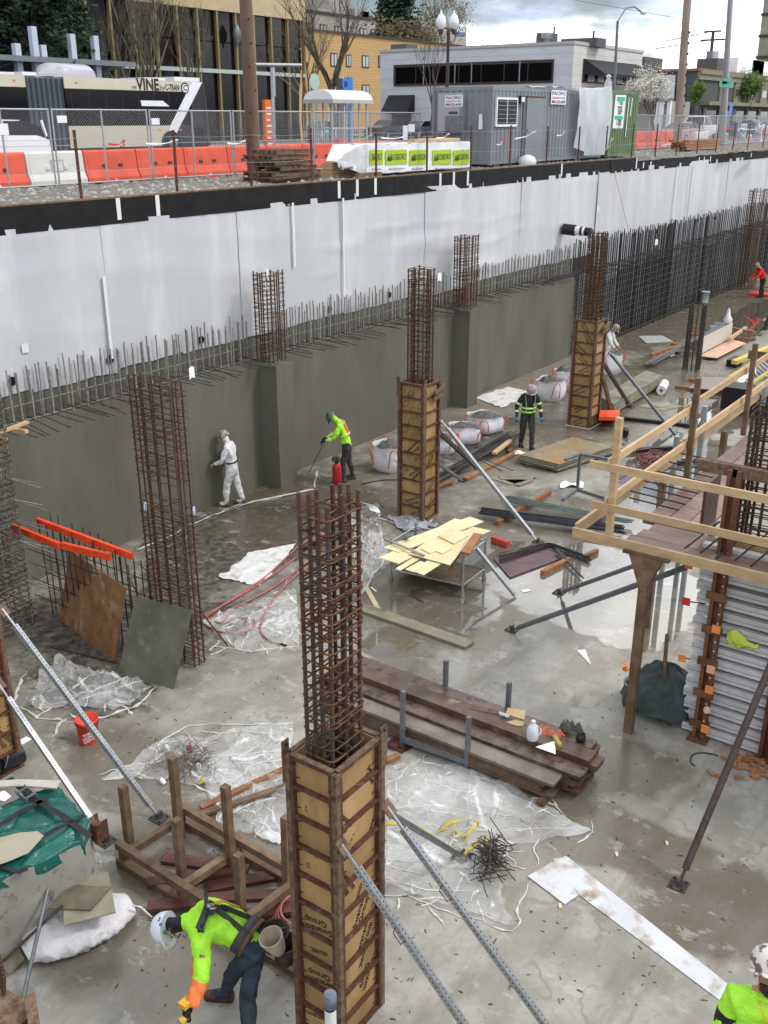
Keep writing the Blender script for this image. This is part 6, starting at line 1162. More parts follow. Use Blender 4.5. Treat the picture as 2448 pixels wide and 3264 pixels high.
# vehicles
def car(label, x, y, L_, wd, H_, col, kind='car', face=1, cat='car', z=ZR, name='parked_car'):
    t = thing(name, label, cat, (x, y, z)); m = mat('paint_%d_%d_%d' % tuple(int(c * 99) for c in col), col, .25, coat=.6); M_ = ROOT[t.name]
    P = {'suv': [(-.5, .42), (-.5, .62), (-.47, .70), (-.22, .74), (.40, .72), (.49, .64), (.5, .40), (.5, .2), (-.5, .2)], 'car': [(-.5, .42), (-.49, .58), (-.44, .64), (-.2, .70), (.36, .72), (.47, .66), (.5, .5), (.5, .2), (-.5, .2)], 'pickup': [(-.5, .4), (-.5, .55), (-.46, .58), (-.25, .6), (.49, .62), (.5, .4), (.5, .22), (-.5, .22)]}[kind]
    Cb = {'suv': [(-.24, .72), (-.12, .97), (.0, 1.0), (.30, .985), (.44, .90), (.475, .70)], 'car': [(-.24, .68), (-.05, .96), (.08, 1.0), (.2, .98), (.43, .70)], 'pickup': [(-.27, .6), (-.17, .97), (-.1, 1.0), (.06, .99), (.1, .6)]}[kind]
    def loft(prof, w0, w1, zlim): # side profile with tumblehome
        q = MB(); n = len(prof); vs = []
        for sy in (-1, 1):
            for a, h in prof: k = w0 + (w1 - w0) * max(0, min(1, (h - zlim[0]) / (zlim[1] - zlim[0]))); vs.append(M_ @ V((face * a * L_, sy * k * wd / 2, h * H_)))
        q.add(vs, [tuple(range(n)), tuple(range(2 * n - 1, n - 1, -1))] + [(i, n + i, n + (i + 1) % n, (i + 1) % n) for i in range(n)]); return q
    loft(P, 1.0, .93, (.5, .74)).mk('body', m, t); loft(Cb, .92, .72, (.68, 1.0)).mk('cabin_glass', m_glass, t)
    rf = [(a, h) for a, h in Cb if h > .9]; q = MB(); vs = []
    for sy in (-1, 1): vs += [M_ @ V((face * a * L_, sy * wd / 2 * .735, h * H_ + .015)) for a, h in rf]
    k = len(rf); q.add(vs, [(i, i + 1, k + i + 1, k + i) for i in range(k - 1)]); s_ = q.mk('roof', m, t).modifiers.new('thick', 'SOLIDIFY'); s_.thickness = .05
    for a in (Cb[0], Cb[-1], ((Cb[0][0] + Cb[-1][0]) / 2 + .03, .7)):
        near = min(rf, key=lambda r_: abs(r_[0] - a[0]))
        for sy in (-1, 1): MB().beam(M_ @ V((face * a[0] * L_, sy * wd / 2 * .93, a[1] * H_)), M_ @ V((face * (near[0] if a[1] != .7 or kind == 'pickup' else a[0]) * L_, sy * wd / 2 * .745, near[1] * H_)), .05, .07).mk('pillar', m, t)
    for a in (-.32, .31):
        for sy in (-1, 1):
            c_ = M_ @ V((face * a * L_, sy * (wd / 2 - .1), .33)); wh = MB().lathe(c_, [(.31, -.11), (.33, -.07), (.33, .07), (.31, .11)], 20, axis=(0, 1, 0)).mk('wheel', m_black, t); MB().lathe(c_, [(.2, -.115), (.2, .115)], 14, axis=(0, 1, 0)).mk('rim', m_galv, wh)
    for sy in (-1, 1):
        c_ = M_ @ V((face * .485 * L_, sy * wd * .40, .6 * H_)); MB().box(c_ - V((.05, .13, .06)), c_ + V((.06, .13, .07))).mk('tail_lamp', m_red_cap, t); c_ = M_ @ V((-face * .485 * L_, sy * wd * .38, .52 * H_)); MB().box(c_ - V((.06, .14, .05)), c_ + V((.05, .14, .06))).mk('headlight', m_wp, t)
    return t
xr = YP(150, 430, 27.5).x; car('white hatchback with a red tail lamp behind the fence at the left edge', xr - 2.15, 28.3, 4.4, 1.8, 1.62, (.72, .74, .77), 'suv')
car('small white car parked behind the bus shelter', YP(1040, 410, 53).x + .3, 53, 4.3, 1.8, 1.5, (.6, .62, .66), 'car', -1); car('black hatchback parked left of the grey container', YP(1240, 410, 52).x, 52, 4.6, 1.85, 1.6, (.02, .02, .024), 'suv', 1)
car('dark car half hidden behind the grey container', YP(1350, 415, 50).x, 50.5, 4.4, 1.8, 1.5, (.03, .035, .045), 'car', 1)
car('dark red coupe parked beyond the barriers on the right', YP(2165, 400, 26.5).x + .6, 26.5, 4.9, 1.85, 1.45, (.20, .012, .02), 'car', 1); car('white pickup truck behind the dark red coupe', YP(2230, 390, 32).x, 32, 5.8, 2.0, 1.9, (.68, .7, .73), 'pickup', 1, 'pickup', name='pickup_truck')
car('white sports utility car far behind the mailboxes', YP(2385, 400, 40).x, 40, 4.5, 1.8, 1.6, (.6, .62, .66), 'suv', 1); car('silver car cut off by the right edge', YP(2440, 400, 34).x + 1.4, 34, 4.5, 1.8, 1.5, (.5, .52, .55), 'car', 1)
# water-filled barriers
YBR = 22.4; m_wbar = mat('white_barrier_plastic', (.66, .65, .60), .5, (.72, .71, .67), 3, col3=(.5, .46, .38), s3=4, t3=(.6, .75))
def barrier(label, x, m, y=YBR, L_=1.8, h=.86, z=ZR, logo=False, group='water-filled barriers along the street'):
    t = thing('water_barrier', label, 'barrier', (x + L_ / 2, y + .25, z), group); prof = [(0, 0), (0, .16), (.09, .34), (.13, h - .05), (.17, h), (.33, h), (.37, h - .05), (.41, .34), (.5, .16), (.5, 0)]; q = MB()
    for a, b, e in ((.02, .10, .012), (.10, L_ - .10, 0), (L_ - .10, L_ - .02, .012)): q.prism([V((x + a, y + py + (e if py < .25 else -e), z + pz)) for py, pz in prof], (b - a, 0, 0))
    q.mk('shell', m, t)
    for k in (.62, 1.18): MB().box((x + k - .06, y + .055, z + .42), (x + k + .06, y + .10, z + .50)).mk('lifting_slot', m_hole if not logo else m, t)
    MB().cyl((x + .9, y + .06, z + .08), (x + .9, y - .02, z + .09), .04, 10).mk('drain_plug', m_wpl, t)
    for k in (.3, 1.5): MB().box((x + k - .13, y - .003, z - .001), (x + k + .13, y + .1, z + .05)).mk('fork_slot', m_hole, t)
    if logo: q = MB(); q.box((x + .72, y + .088, z + .34), (x + 1.12, y + .10, z + .66)); q.mk('maker_panel', mat('grey_relief', (.42, .41, .38), .6), t); MB().box((x + .76, y + .082, z + .38), (x + 1.08, y + .09, z + .62)).mk('maker_plate', m_wbar, t)
x = YP(275, 478, YBR).x - 1.82 * 3; i = 0
names_ = ['orange barrier off to the left of the white one', 'orange barrier just left of the white one', 'single white barrier among the orange ones on the left', 'orange barrier just right of the white one', 'third orange barrier right of the white one counting the wheel of the bus', 'orange barrier under the rear wheel of the bus', 'orange barrier left of the brown utility pole', 'orange barrier behind the pallet stack', 'orange barrier right of the pallet stack', 'orange barrier behind the wrapped lumber', 'second orange barrier behind the wrapped lumber', 'last orange barrier behind the wrapped lumber']
for i, lb in enumerate(names_): barrier(lb, x + 1.82 * i, m_wbar if i == 2 else m_orange, logo=i == 2)
x2 = YP(2033, 440, 23.2).x
for i, lb in enumerate(('orange barrier right of the green container', 'second orange barrier right of the green container', 'third orange barrier by the leaning utility pole')): barrier(lb, x2 + 2.4 * i, m_orange, 23.2, 2.3, .98)
barrier('white barrier in front of the dark red coupe tail', YP(2222, 440, 22.6).x, m_wbar, 22.6, 2.6, .9)
# chain-link fence panels
YF = 20.9; fz0, fz1 = 6.74, 8.42
def fence_panel(label, xa, xb, y, mid=True, y2=None):
    y2 = y if y2 is None else y2; t = thing('chain_link_fence', label, 'fence', ((xa + xb) / 2, y, ZS), 'chain-link fence panels'); A_ = V((xa + .05, y, 0)); B_ = V((xb - .05, y2, 0)); up = V((0, 0, 1))
    for p in (A_, B_) + ((A_.lerp(B_, .5),) if mid else ()): bar('post', t, p + up * ZS, p + up * (fz1 + .03), .024, m_galv, 8)
    for z in (fz0, fz1): bar('rail', t, A_ + up * z, B_ + up * z, .020, m_galv, 8)
    bar('rail', t, A_ + up * 7.62, B_ + up * 7.62, .008, m_galv, 5)
    q = MB(); Lg = (B_ - A_).length; hh = fz1 - fz0; d = (B_ - A_).normalized(); s = -hh
    while s < Lg:
        for sg in (1, -1):
            a0, a1 = max(0, s), min(Lg, s + hh); z0, z1 = fz0 + (a0 - s), fz0 + (a1 - s)
            if sg < 0: z0, z1 = fz0 + fz1 - z0, fz0 + fz1 - z1
            q.cyl(A_ + d * a0 + up * z0, A_ + d * a1 + up * z1, .0026, 3, caps=False)
        s += .075
    tag(q.mk('chain_link', m_galv, t), kind='stuff')
fx = [YP(u, 400, YF).x for u in (-170, 163, 474, 740, 997, 1342)]
for i, lb in enumerate(('fence panel at the left edge before the white hatchback', 'fence panel in front of the bus bellows', 'fence panel in front of the rear of the bus', 'fence panel crossing behind the brown utility pole', 'fence panel in front of the bus shelter')): fence_panel(lb, fx[i], fx[i + 1], YF)
fr_x = [YP(u, 400, 21.5).x for u in (2025, 2110, 2285, 2415, 2470)]
for i, lb in enumerate(('fence panel by the blossoming tree', 'fence panel in front of the dark red coupe', 'fence panel in front of the mailboxes', 'fence panel at the right edge')): fence_panel(lb, fr_x[i], fr_x[i + 1], 21.5)
for i, (u, v) in enumerate(((197, 380), (495, 387))): p = YP(u, v, YF - .04); tag(MB().box((p.x - .14, p.y - .01, p.z - .08), (p.x + .14, p.y, p.z + .08)).mk('fence_plate', m_wp), ('white plate hung on the fence before the bellows', 'white plate hung on the fence before the bus windows')[i], 'sign')
p = YP(8, 412, YF - .04); tag(MB().box((p.x - .3, p.y - .01, p.z - .12), (p.x + .15, p.y, p.z + .12)).mk('fence_plate', m_wp), 'white plate on the fence at the left edge', 'sign')
# rusty posts, line wires and ribbons
m_tpost = mat('rusty_fence_post', (.055, .022, .016), .8, (.11, .045, .025), 12, rand=.3); YT = 17.1; tx = []
post_u = [(-90, 0), (246, 442), (557, 440), (798, 433), (993, 432), (1199, 428), (1362, 424), (1502, 423), (1626, 419), (1743, 415), (1843, 412), (1930, 411), (2013, 411), (2088, 410), (2155, 408), (2220, 407), (2280, 406), (2333, 405), (2380, 404), (2428, 404)]
ordn = ['off the left edge', 'in front of the left barriers', 'in front of the bus wheel', 'beside the brown utility pole', 'in front of the pallets', 'in front of the first lime label', 'at the middle of the wrapped lumber', 'at the container corner', 'left of the container door', 'right of the container door', 'left of the hanging plastic', 'right of the hanging plastic', 'before the green container', 'right of the green container', 'before the right orange barrier', 'before the leaning pole', 'before the dark red coupe', 'before the white barrier', 'before the mailboxes', 'nearest the right edge']
for (u, v), o_ in zip(post_u, ordn):
    x = YP(u, 500, YT).x; tx.append(x); q = MB(); zt_ = 7.98 + ru(-.03, .05); tl = ru(-.03, .03); q.beam((x, YT, 6.5), (x + tl, YT, zt_), .07, .012, (0, 1, 0)); q.beam((x, YT + .02, 6.5), (x + tl, YT + .02, zt_), .012, .04, (0, 1, 0)); tag(q.mk('rusty_post', m_tpost), 'rusty steel post ' + o_, 'post', 'rusty posts along the edge')
for z, lb in ((7.86, 'upper'), (7.25, 'lower')):
    q = MB(); pts = []
    for a, b in zip(tx, tx[1:]):
        for s in range(6): pts.append(V((a + (b - a) * s / 6, YT - .02, z - .03 * sin(pi * s / 6))))
    q.tube(pts, .004, 4); tag(q.mk('line_wire', m_galv), lb + ' wire strung along the rusty posts', 'wire')
m_rib = mat('red_ribbon', (.62, .05, .06), .6)
def ribbon(label, u, v, du, dv, m, w_=.028):
    a, b = YP(u, v, YT - .04), YP(u + du, v + dv, YT - .04); q = MB(); n = 10
    q.sheet(lambda i, j: a.lerp(b, i) + V((0, .05 * sin(i * 9), -.04 * sin(i * 3.1) + (j - .5) * w_ * (1 + .5 * sin(7 * i)))), n, 1, .002); tag(q.mk('ribbon', m), label, 'ribbon')
for i, (u, v, du, dv, m, lb) in enumerate(((345, 458, 55, -8, m_rib, 'curled red ribbon on the wire before the bus'), (398, 446, -12, 22, m_rib, 'hanging red ribbon end before the bus'), (465, 457, 105, -12, m_paper, 'white ribbon twist before the bus wheel'), (725, 455, 60, -8, m_paper, 'white ribbon left of the brown pole'), (835, 437, 50, 5, m_rib, 'red ribbon right of the brown pole'), (1060, 450, 40, -14, m_rib, 'red ribbon before the shelter'), (1120, 447, 70, -18, mat('tan_ribbon', (.5, .38, .22), .7), 'tan ribbon right of the shelter'), (1215, 438, 75, -2, m_paper, 'white ribbon below the black car'), (1390, 440, 45, -14, m_paper, 'white ribbon at the container corner'), (1595, 452, 30, -30, m_rib, 'red ribbon on the post left of the container door'), (1585, 460, 18, -8, m_paper, 'white ribbon tip left of the container door'), (1640, 443, 70, -25, m_paper, 'striped ribbon across the container door'), (1775, 432, 28, -12, m_paper, 'white ribbon right of the container door'), (1955, 440, -25, 40, m_paper, 'white string before the green container'), (2300, 405, 40, 5, m_rib, 'red ribbon by the street pole'), (2360, 408, 45, 4, m_paper, 'pale ribbon before the mailboxes'))):
    ribbon(lb, u, v, du, dv, m)
# poles
m_pole = mat('brown_treated_pole', (.10, .06, .042), .85, (.17, .11, .08), 3, stretch=(1, 1, .15), bump=.5, bscale=12, col3=(.04, .022, .018), s3=.8, t3=(.52, .6)); m_pole2 = mat('weathered_grey_pole', (.22, .165, .13), .85, (.32, .26, .22), 3, stretch=(1, 1, .2), bump=.5, col3=(.08, .05, .04), s3=2, t3=(.6, .7))
def pole(label, base, top, r0, r1, m, cat='utility pole', name='utility_pole'):
    t = thing(name, label, cat, base); MB().cyl(base, top, r0, 16, r1).mk('shaft', m, t); return t
pb = G(812, 577, ZS); ptp = YP(783, 0, pb.y); d = (ptp - pb); t = pole('brown wooden utility pole standing before the orange barriers', pb, pb + d * 1.25, .185, .155, m_pole)
for k in range(14): z = .6 + k * .55; p = pb + d.normalized() * z; a = ru(3.6, 5.0); MB().cyl(p + V((cos(a) * .15, sin(a) * .15, 0)), p + V((cos(a) * .19, sin(a) * .19, 0)), .022, 8).mk('knot_hole', m_hole, t)
bar('guy_wire', t, YP(735, 470, pb.y - .2), YP(870, 540, pb.y - .4), .006, m_dark, 5)
pb2 = G(2157, 470, ZS); pt2 = YP(2192, -5, pb2.y); t = pole('weathered leaning utility pole right of the white building', pb2, pb2 + (pt2 - pb2) * 1.15, .26, .2, m_pole2); t2 = pb2 + (pt2 - pb2) * .78
for k in range(10): p = pb2 + (pt2 - pb2) * (.15 + .07 * k); MB().box(p + V((-.05, -.27, -.05)), p + V((.08, -.2, .07))).mk('weather_mark', m_hole, t)
ws_ = YP(2185, 62, pb2.y); bar('overhead_wire', t, ws_, YP(1600, -40, pb2.y + 14), .012, m_dark, 5); bar('overhead_wire', t, ws_, YP(2220, 135, pb2.y + 60), .02, m_dark, 5)
yl = 25.5; sb_ = V((YP(1953, 400, yl).x, yl, ZR)); st_ = YP(1969, 68, yl); t = thing('street_light', 'tall curved-arm street light behind the green container', 'street light', sb_); MB().cyl(sb_, st_, .11, 12, .075).mk('shaft', m_sg, t)
e = YP(2045, 38, yl); arm = [st_, st_.lerp(e, .3) + V((0, 0, .55)), st_.lerp(e, .65) + V((0, 0, .45)), e]; MB().tube(arm, .045, 8).mk('arm', m_sg, t); MB().lathe(e + V((-.15, 0, 0)), [(.05, 0), (.12, .2), (.14, .5), (.08, .8)], 12, axis=(1, 0, 0)).mk('lamp_head', m_wp, t)
yl = 23; sb_ = V((YP(2303, 430, yl).x, yl, ZR)); st_ = YP(2330, -20, yl); t = thing('street_pole', 'tall grey street pole carrying green street name signs', 'street pole', sb_); MB().cyl(sb_, st_, .27, 14, .17).mk('shaft', m_galv, t)
for (u0, u1, v, tx_) in ((2293, 2338, 267, 'Mill St'), (2302, 2332, 260, '15th')):
    a, b = YP(u0, v, yl - .32), YP(u1, v + (4 if tx_ == 'Mill St' else -5), yl - .32); sg = MB().beam(a, b, .02, .36, (0, 0, 1)).mk('name_sign', mat('sign_green', (.01, .22, .13), .4), t)
for i, (u, v, m) in enumerate(((2330, 350, mat('sign_blue', (.03, .14, .5), .4)),)): p = YP(u, v, yl - .3); MB().box((p.x - .35, p.y, p.z - .35), (p.x + .35, p.y + .02, p.z + .35)).mk('blue_sign', m, t)
# T-shaped galvanised post with a hanging yellow strip
yt = 23.9; a, b = YP(875, 497, yt), YP(866, 215, yt); t = thing('tee_post', 'galvanised T-shaped sign post right of the brown pole', 'sign post', (a.x, yt, ZR)); bar('upright', t, (a.x, yt, ZR), (b.x, yt, b.z), .06, m_galv, 10); bar('crossbar', t, YP(812, 206, yt), YP(960, 208, yt), .055, m_galv, 10); MB().box((b.x - .06, yt - .08, b.z - .9), (b.x + .06, yt - .06, b.z)).mk('bracket', m_galv, t)
MB().tube([YP(962, 225, yt - .05), YP(958, 290, yt - .05), YP(957, 380, yt - .05), YP(963, 450, yt - .1), YP(962, 475, yt)], .045, 6).mk('hanging_strip', mat('pale_yellow_tube', (.6, .45, .2), .6), t)
# twin-globe street lamp
yl = 24.0; b = V((YP(1425, 300, yl).x, yl, ZR)); t = thing('globe_lamp', 'ornate brown lamp post with two white globes', 'street lamp', b); zt_ = YP(1425, 90, yl).z; MB().lathe(b, [(.18, 0), (.16, .5), (.09, .9), (.06, zt_ - ZR - .3), (.1, zt_ - ZR - .2), (.05, zt_ - ZR)], 12).mk('post', m_bpi, t)
for u in (1406, 1447):
    p = YP(u, 68, yl); bar('arm', t, (b.x, yl, zt_), (p.x, yl, zt_ - .02), .03, m_bpi, 8); MB().lathe((p.x, yl, p.z - .35), [(.05, -.15), (.12, 0), (.1, .06)], 12).mk('fitter', m_bpi, t); MB().lathe((p.x, yl, p.z - .29), [(.1, 0), (.2, .14), (.21, .3), (.14, .48), (.05, .58), (.02, .72)], 16).mk('globe', m_wpl, t)
# pallets, wrapped lumber
pa = thing('pallet_stack', 'untidy stack of weathered pallets and planks by the brown pole', 'pallets', G(950, 575, ZS))
c0 = G(955, 578, ZS)
for i in range(6):
    z = ZS + .03 + .135 * i; ox, oy = ru(-.12, .12), ru(-.1, .1); w_ = 2.0 if i < 2 else 1.5
    for k in range(3): ubox('pallet_stringer', pa, (c0.x - w_ / 2 + ox, c0.y + .15 + .5 * k + oy, z + .03), (c0.x + w_ / 2 + ox, c0.y + .15 + .5 * k + oy, z + .03), .04, .085, m_wo, (0, 0, 1))
    for k in range(7): x = c0.x - w_ / 2 + .06 + (w_ - .12) * k / 6 + ox; ubox('pallet_board', pa, (x, c0.y + .1 + oy, z + .085), (x, c0.y + 1.25 + oy, z + .085), .1, .02, m_wo, (0, 0, 1))
tag(MB().beam(c0 + V((-1.2, -.1, .1)), c0 + V((.9, .1, .16)), .2, .05).mk('loose_plank', m_ww), 'dark loose plank at the foot of the pallets', 'plank'); tag(MB().beam(G(1165, 570, ZS) + V((-.4, 0, .08)), G(1165, 570, ZS) + V((.7, 0, .08)), .14, .16).mk('timber_block', m_wo), 'timber block under the wrapped lumber', 'timber')
yl = 17.35; xl0, xl1 = YP(1165, 500, yl).x, YP(1500, 500, yl).x; lu = thing('wrapped_lumber', 'bundle of lumber in white wrap with lime labels', 'lumber bundle', ((xl0 + xl1) / 2, yl + .6, ZS)); m_wrap = mat('white_lumber_wrap', (.70, .71, .72), .4, (.76, .77, .78), 2, bump=.7, bscale=5)
def wrapf(i, j): x = xl0 + (xl1 - xl0) * i; return (x, yl + .02 * nz(x * 2, j * 4), ZS + .1 + .78 * j + .02 * nz(x * 3, j * 2, 4))
MB().sheet(wrapf, 60, 10).mk('wrap_side', m_wrap, lu)
MB().sheet(lambda i, j: (xl0 + (xl1 - xl0) * i, yl + 1.15 * j, ZS + .88 + .03 * nz(i * 30, j * 4)), 60, 8).mk('wrap_top', m_wrap, lu)
xe = YP(1070, 500, yl + .6).x
def endf(i, j): # slack folded end of the wrap
    a = V((xl0, yl, ZS + .1)).lerp(V((xe, yl + .55, ZS + .12 + .25 * (j < .2))), i); tz = ZS + .9 - .42 * i ** 1.5; return V((a.x, a.y, a.z + (tz - a.z) * j)) + V((.03 * nz(i * 5, j * 5), .04 * nz(j * 6, i * 6), 0))
MB().sheet(endf, 14, 8).mk('wrap_end', m_wrap, lu); MB().sheet(lambda i, j: V((xl0, yl + 1.15 * j, ZS + .88)).lerp(V((xe, yl + .55 + .4 * j, ZS + .46)), i), 8, 4).mk('wrap_end', m_wrap, lu)
for k in range(4): MB().box((xe - .05 + .03 * k, yl + .75, ZS + .02 + .1 * k), (xl1 - .1, yl + 1.1, ZS + .11 + .1 * k)).mk('board_layer', m_wn, lu)
for k in range(3): MB().box((xl1 - 3 + .2 * k, yl + .3, ZS + .9 + .03 * k), (xl1 - .2, yl + .7, ZS + .925 + .03 * k)).mk('board_layer', m_wn, lu)
m_lime = mat('lime_print', (.36, .52, .02), .5); m_lime_tx = mat('dark_green_print', (.03, .05, .02), .6)
for u0, u1, tx_ in ((1177, 1219, 'SBORO'), (1227, 1296, 'ROSBORO'), (1304, 1356, 'ROSBOR'), (1377, 1438, 'ROSBORO'), (1444, 1495, 'ROSBORO')):
    a, b = YP(u0, 479, yl).x, YP(u1, 479, yl).x; z1, z0 = YP(u0, 479, yl).z, YP(u0, 526, yl).z; MB().sheet(lambda i, j: (a + (b - a) * i, yl - .022 + .02 * nz((a + (b - a) * i) * 2, j * 4) * .5, z0 + (z1 - z0) * j), 8, 4).mk('lime_label', m_lime, lu)
    zc_ = (z0 + z1) / 2; letters(lu, tx_, m_lime_tx, ((a + b) / 2 + (.1 if len(tx_) > 5 else 0), yl - .036, zc_), (1, 0, 0), (0, 0, 1), .25, -.008, width=(b - a) * (.70 if len(tx_) > 5 else .8)); letters(lu, '800-233-1187 www.rosboro.com', m_lime_tx, ((a + b) / 2, yl - .03, z0 - .12), (1, 0, 0), (0, 0, 1), .07, 0, width=(b - a) * .7)
    if len(tx_) > 5:
        q = MB(); 
        for k in range(3): q.prism([V((a + .07 + .08 * k, yl - .036, zc_ - .1)), V((a + .12 + .08 * k, yl - .036, zc_ + .08 + .03 * (k == 1))), V((a + .15 + .08 * k, yl - .036, zc_ - .08))], (0, .002, 0))
        q.mk('tree_emblem', m_lime_tx, lu)
# containers
m_cgrey = mat('grey_container_paint', (.175, .185, .20), .5, (.205, .215, .235), 1.2); m_cgreen = mat('green_container_paint', (.085, .14, .06), .55, (.14, .2, .095), 1.5, col3=(.06, .03, .02), s3=3, t3=(.68, .75))
def corr(a, b, z0, z1, n, depth=.036):
    "corrugated wall from a to b (plan points), ribs standing out to the right-hand side"
    a, b = V3(a), V3(b); d = b - a; nn = V((d.y, -d.x, 0)).normalized() * depth; q = MB(); pts = []
    for i in range(n):
        for s, k in ((0, 0), (.28, 0), (.42, 1), (.78, 1), (.92, 0)): pts.append(a + d * ((i + s) / n) + nn * k)
    pts.append(b); vs = [V((p.x, p.y, z0)) for p in pts] + [V((p.x, p.y, z1)) for p in pts]; m = len(pts)
    return q.add(vs, [(i, i + 1, m + i + 1, m + i) for i in range(m - 1)])
def container(label, x0, x1, y0, y1, z0, z1, m, nx, ny, plain=()):
    t = thing('container', label, 'container', ((x0 + x1) / 2, (y0 + y1) / 2, z0)); e = .05
    MB().box((x0 + e, y0 + e, z0 + .1), (x1 - e, y1 - e, z1 - .03)).mk('shell', m, t)
    corr((x0 + .08, y0 + .04, 0), (x1 - .08, y0 + .04, 0), z0 + .14, z1 - .12, nx).mk('front_corrugation', m, t); corr((x0 + .04, y1 - .08, 0), (x0 + .04, y0 + .08, 0), z0 + .14, z1 - .12, ny).mk('end_corrugation', m, t); corr((x1 - .04, y0 + .08, 0), (x1 - .04, y1 - .08, 0), z0 + .14, z1 - .12, ny).mk('end_corrugation', m, t)
    for x in (x0, x1 - .12):
        for y in (y0, y1 - .12): MB().box((x, y, z0), (x + .12, y + .12, z1)).mk('corner_post', m, t)
    for z in (z0 + .02, z1 - .12):
        MB().box((x0 + .121, y0 + .005, z), (x1 - .121, y0 + .1, z + .115)).mk('rail', m, t); MB().box((x0 + .005, y0 + .121, z), (x0 + .1, y1 - .121, z + .115)).mk('rail', m, t)
    return t
cx0, cx1, cy0, cy1, cz0, cz1 = 31.82, 41.15, 17.93, 20.37, 6.72, 9.25
co = container('grey site office container with window, door and wall air conditioner', cx0, cx1, cy0, cy1, cz0, cz1, m_cgrey, 34, 9)
kc = K(1380, 250, .25316)
def fr2(x0_, y0_, x1_, y1_, y=None):
    y = cy0 - .04 if y is None else y; a, b = YP(*kc(x0_, y0_), y), YP(*kc(x1_, y1_), y); return a.x, b.x, b.z, a.z
a, b, z0_, z1_ = fr2(800, 235, 1050, 605); wd_ = MB().box((a, cy0 - .07, z0_), (b, cy0 + .0, z1_)).mk('window', m_wp, co); mid = (a + b) / 2
for s0, s1 in ((a + .07, mid - .03), (mid + .03, b - .07)):
    MB().box((s0, cy0 - .078, z0_ + .08), (s1, cy0 - .071, z1_ - .07)).mk('pane', m_glass, wd_)
    for k in range(6): z = z0_ + .12 + (z1_ - z0_ - .25) * k / 5; MB().box((s0, cy0 - .086, z), (s1, cy0 - .08, z + .012)).mk('security_bar', m_galv, wd_)
a, b, z0_, z1_ = fr2(1190, 240, 1370, 1030); dr = MB().box((a, cy0 - .05, z0_), (b, cy0 + .01, z1_)).mk('door', m_cgrey, co); MB().box((a - .02, cy0 - .06, z1_), (b + .02, cy0 + .01, z1_ + .05)).mk('door_head', m_fru, co); MB().box((a - .22, cy0 - .02, z0_), (a - .02, cy0 + .01, z1_ - .1)).mk('recess_shade_strip', mat('recess_shade_grey', (.10, .105, .115), .6), co)  # flat strip left of the door, recess shade put into its dark colour
MB().box((a, cy0 - .1, z0_ - .03), (b - .05, cy0 + .01, z0_ + .03)).mk('threshold', m_galv, co); MB().cyl((a + .1, cy0 - .05, (z0_ + z1_) / 2), (a + .1, cy0 - .12, (z0_ + z1_) / 2), .035, 10).mk('handle', m_galv, dr)
for k in (.15, .5, .85): MB().box((b - .03, cy0 - .06, z0_ + (z1_ - z0_) * k), (b, cy0 - .045, z0_ + (z1_ - z0_) * k + .12)).mk('hinge', m_sg, dr)
a, b, z0_, z1_ = fr2(1085, 215, 1130, 315); MB().box((a, cy0 - .12, z0_), (b, cy0 - .03, z1_)).mk('bulkhead_lamp', m_bp, co); MB().box((a + .04, cy0 - .14, z0_ + .05), (b - .04, cy0 - .12, z1_ - .05)).mk('lamp_glass', m_wpl, co)
m_navy = mat('navy_print', (.01, .01, .06), .6); m_redp = mat('red_print', (.6, .09, .1), .6)
def psign(parent, xf, pos, xd, w_, h, nrm):
    pos, xd, nrm = V3(pos), V3(xd), V3(nrm); up = V((0, 0, 1)); q = MB().prism([pos, pos + xd * w_, pos + xd * w_ + up * h, pos + up * h], -nrm * .01); s = q.mk('company_sign', m_wp, parent); o = nrm * .004
    letters(parent, 'PACIFiC', m_navy, pos + xd * w_ * .5 + up * h * .77 + o, xd, up, h * .36, .012, width=w_ * .9); letters(parent, '800-225-6539', m_navy, pos + xd * w_ * .5 + up * h * .17 + o, xd, up, h * .28, .03, width=w_ * .9)
    letters(parent, 'MOBILE', m_wp, pos + xd * w_ * .23 + up * h * .46 + o * 2, xd, up, h * .13, .01, width=w_ * .3); MB().prism([pos + xd * w_ * .06 + up * h * .38 + o, pos + xd * w_ * .4 + up * h * .38 + o, pos + xd * w_ * .4 + up * h * .54 + o, pos + xd * w_ * .06 + up * h * .54 + o], -nrm * .002).mk('sign_stripe', m_redp, parent); letters(parent, 'STRUCTURES', m_navy, pos + xd * w_ * .66 + up * h * .46 + o, xd, up, h * .15, .01, width=w_ * .5)
a, b, z0_, z1_ = fr2(1490, 145, 1668, 330); psign(co, None, (a, cy0 - .055, z0_), (1, 0, 0), b - a, z1_ - z0_, (0, -1, 0))
def el(x_, y_, x=None): return XP(*kc(x_, y_), cx0 - .02 if x is None else x)
a, b = el(145, 360), el(375, 205); ac = MB().box((cx0 - .42, el(380, 400).y, el(380, 665).z), (cx0 - .0, el(140, 400).y, el(140, 190).z)).mk('air_conditioner', mat('pale_grey_paint', (.33, .34, .36), .5), co)
xx = cx0 - .425; pA = XP(*kc(150, 355), xx); pB = XP(*kc(372, 355), xx); psign(co, None, (xx - .002, pA.y, pA.z), (0, -1, 0), pA.y - pB.y, XP(*kc(150, 215), xx).z - pA.z, (-1, 0, 0))
g0, g1 = XP(*kc(155, 470), xx), XP(*kc(360, 660), xx); MB().box((xx - .012, g1.y, g1.z), (xx - .002, g0.y, g0.z)).mk('coil_grille', m_sg, ac); v0, v1 = XP(*kc(200, 415), xx), XP(*kc(315, 450), xx)
for k in range(5): y = v0.y + (v1.y - v0.y) * (k + .1) / 5; MB().box((xx - .01, y + (v1.y - v0.y) * .12, v1.z), (xx - .002, y, v0.z)).mk('vent_slot', m_hole, ac)
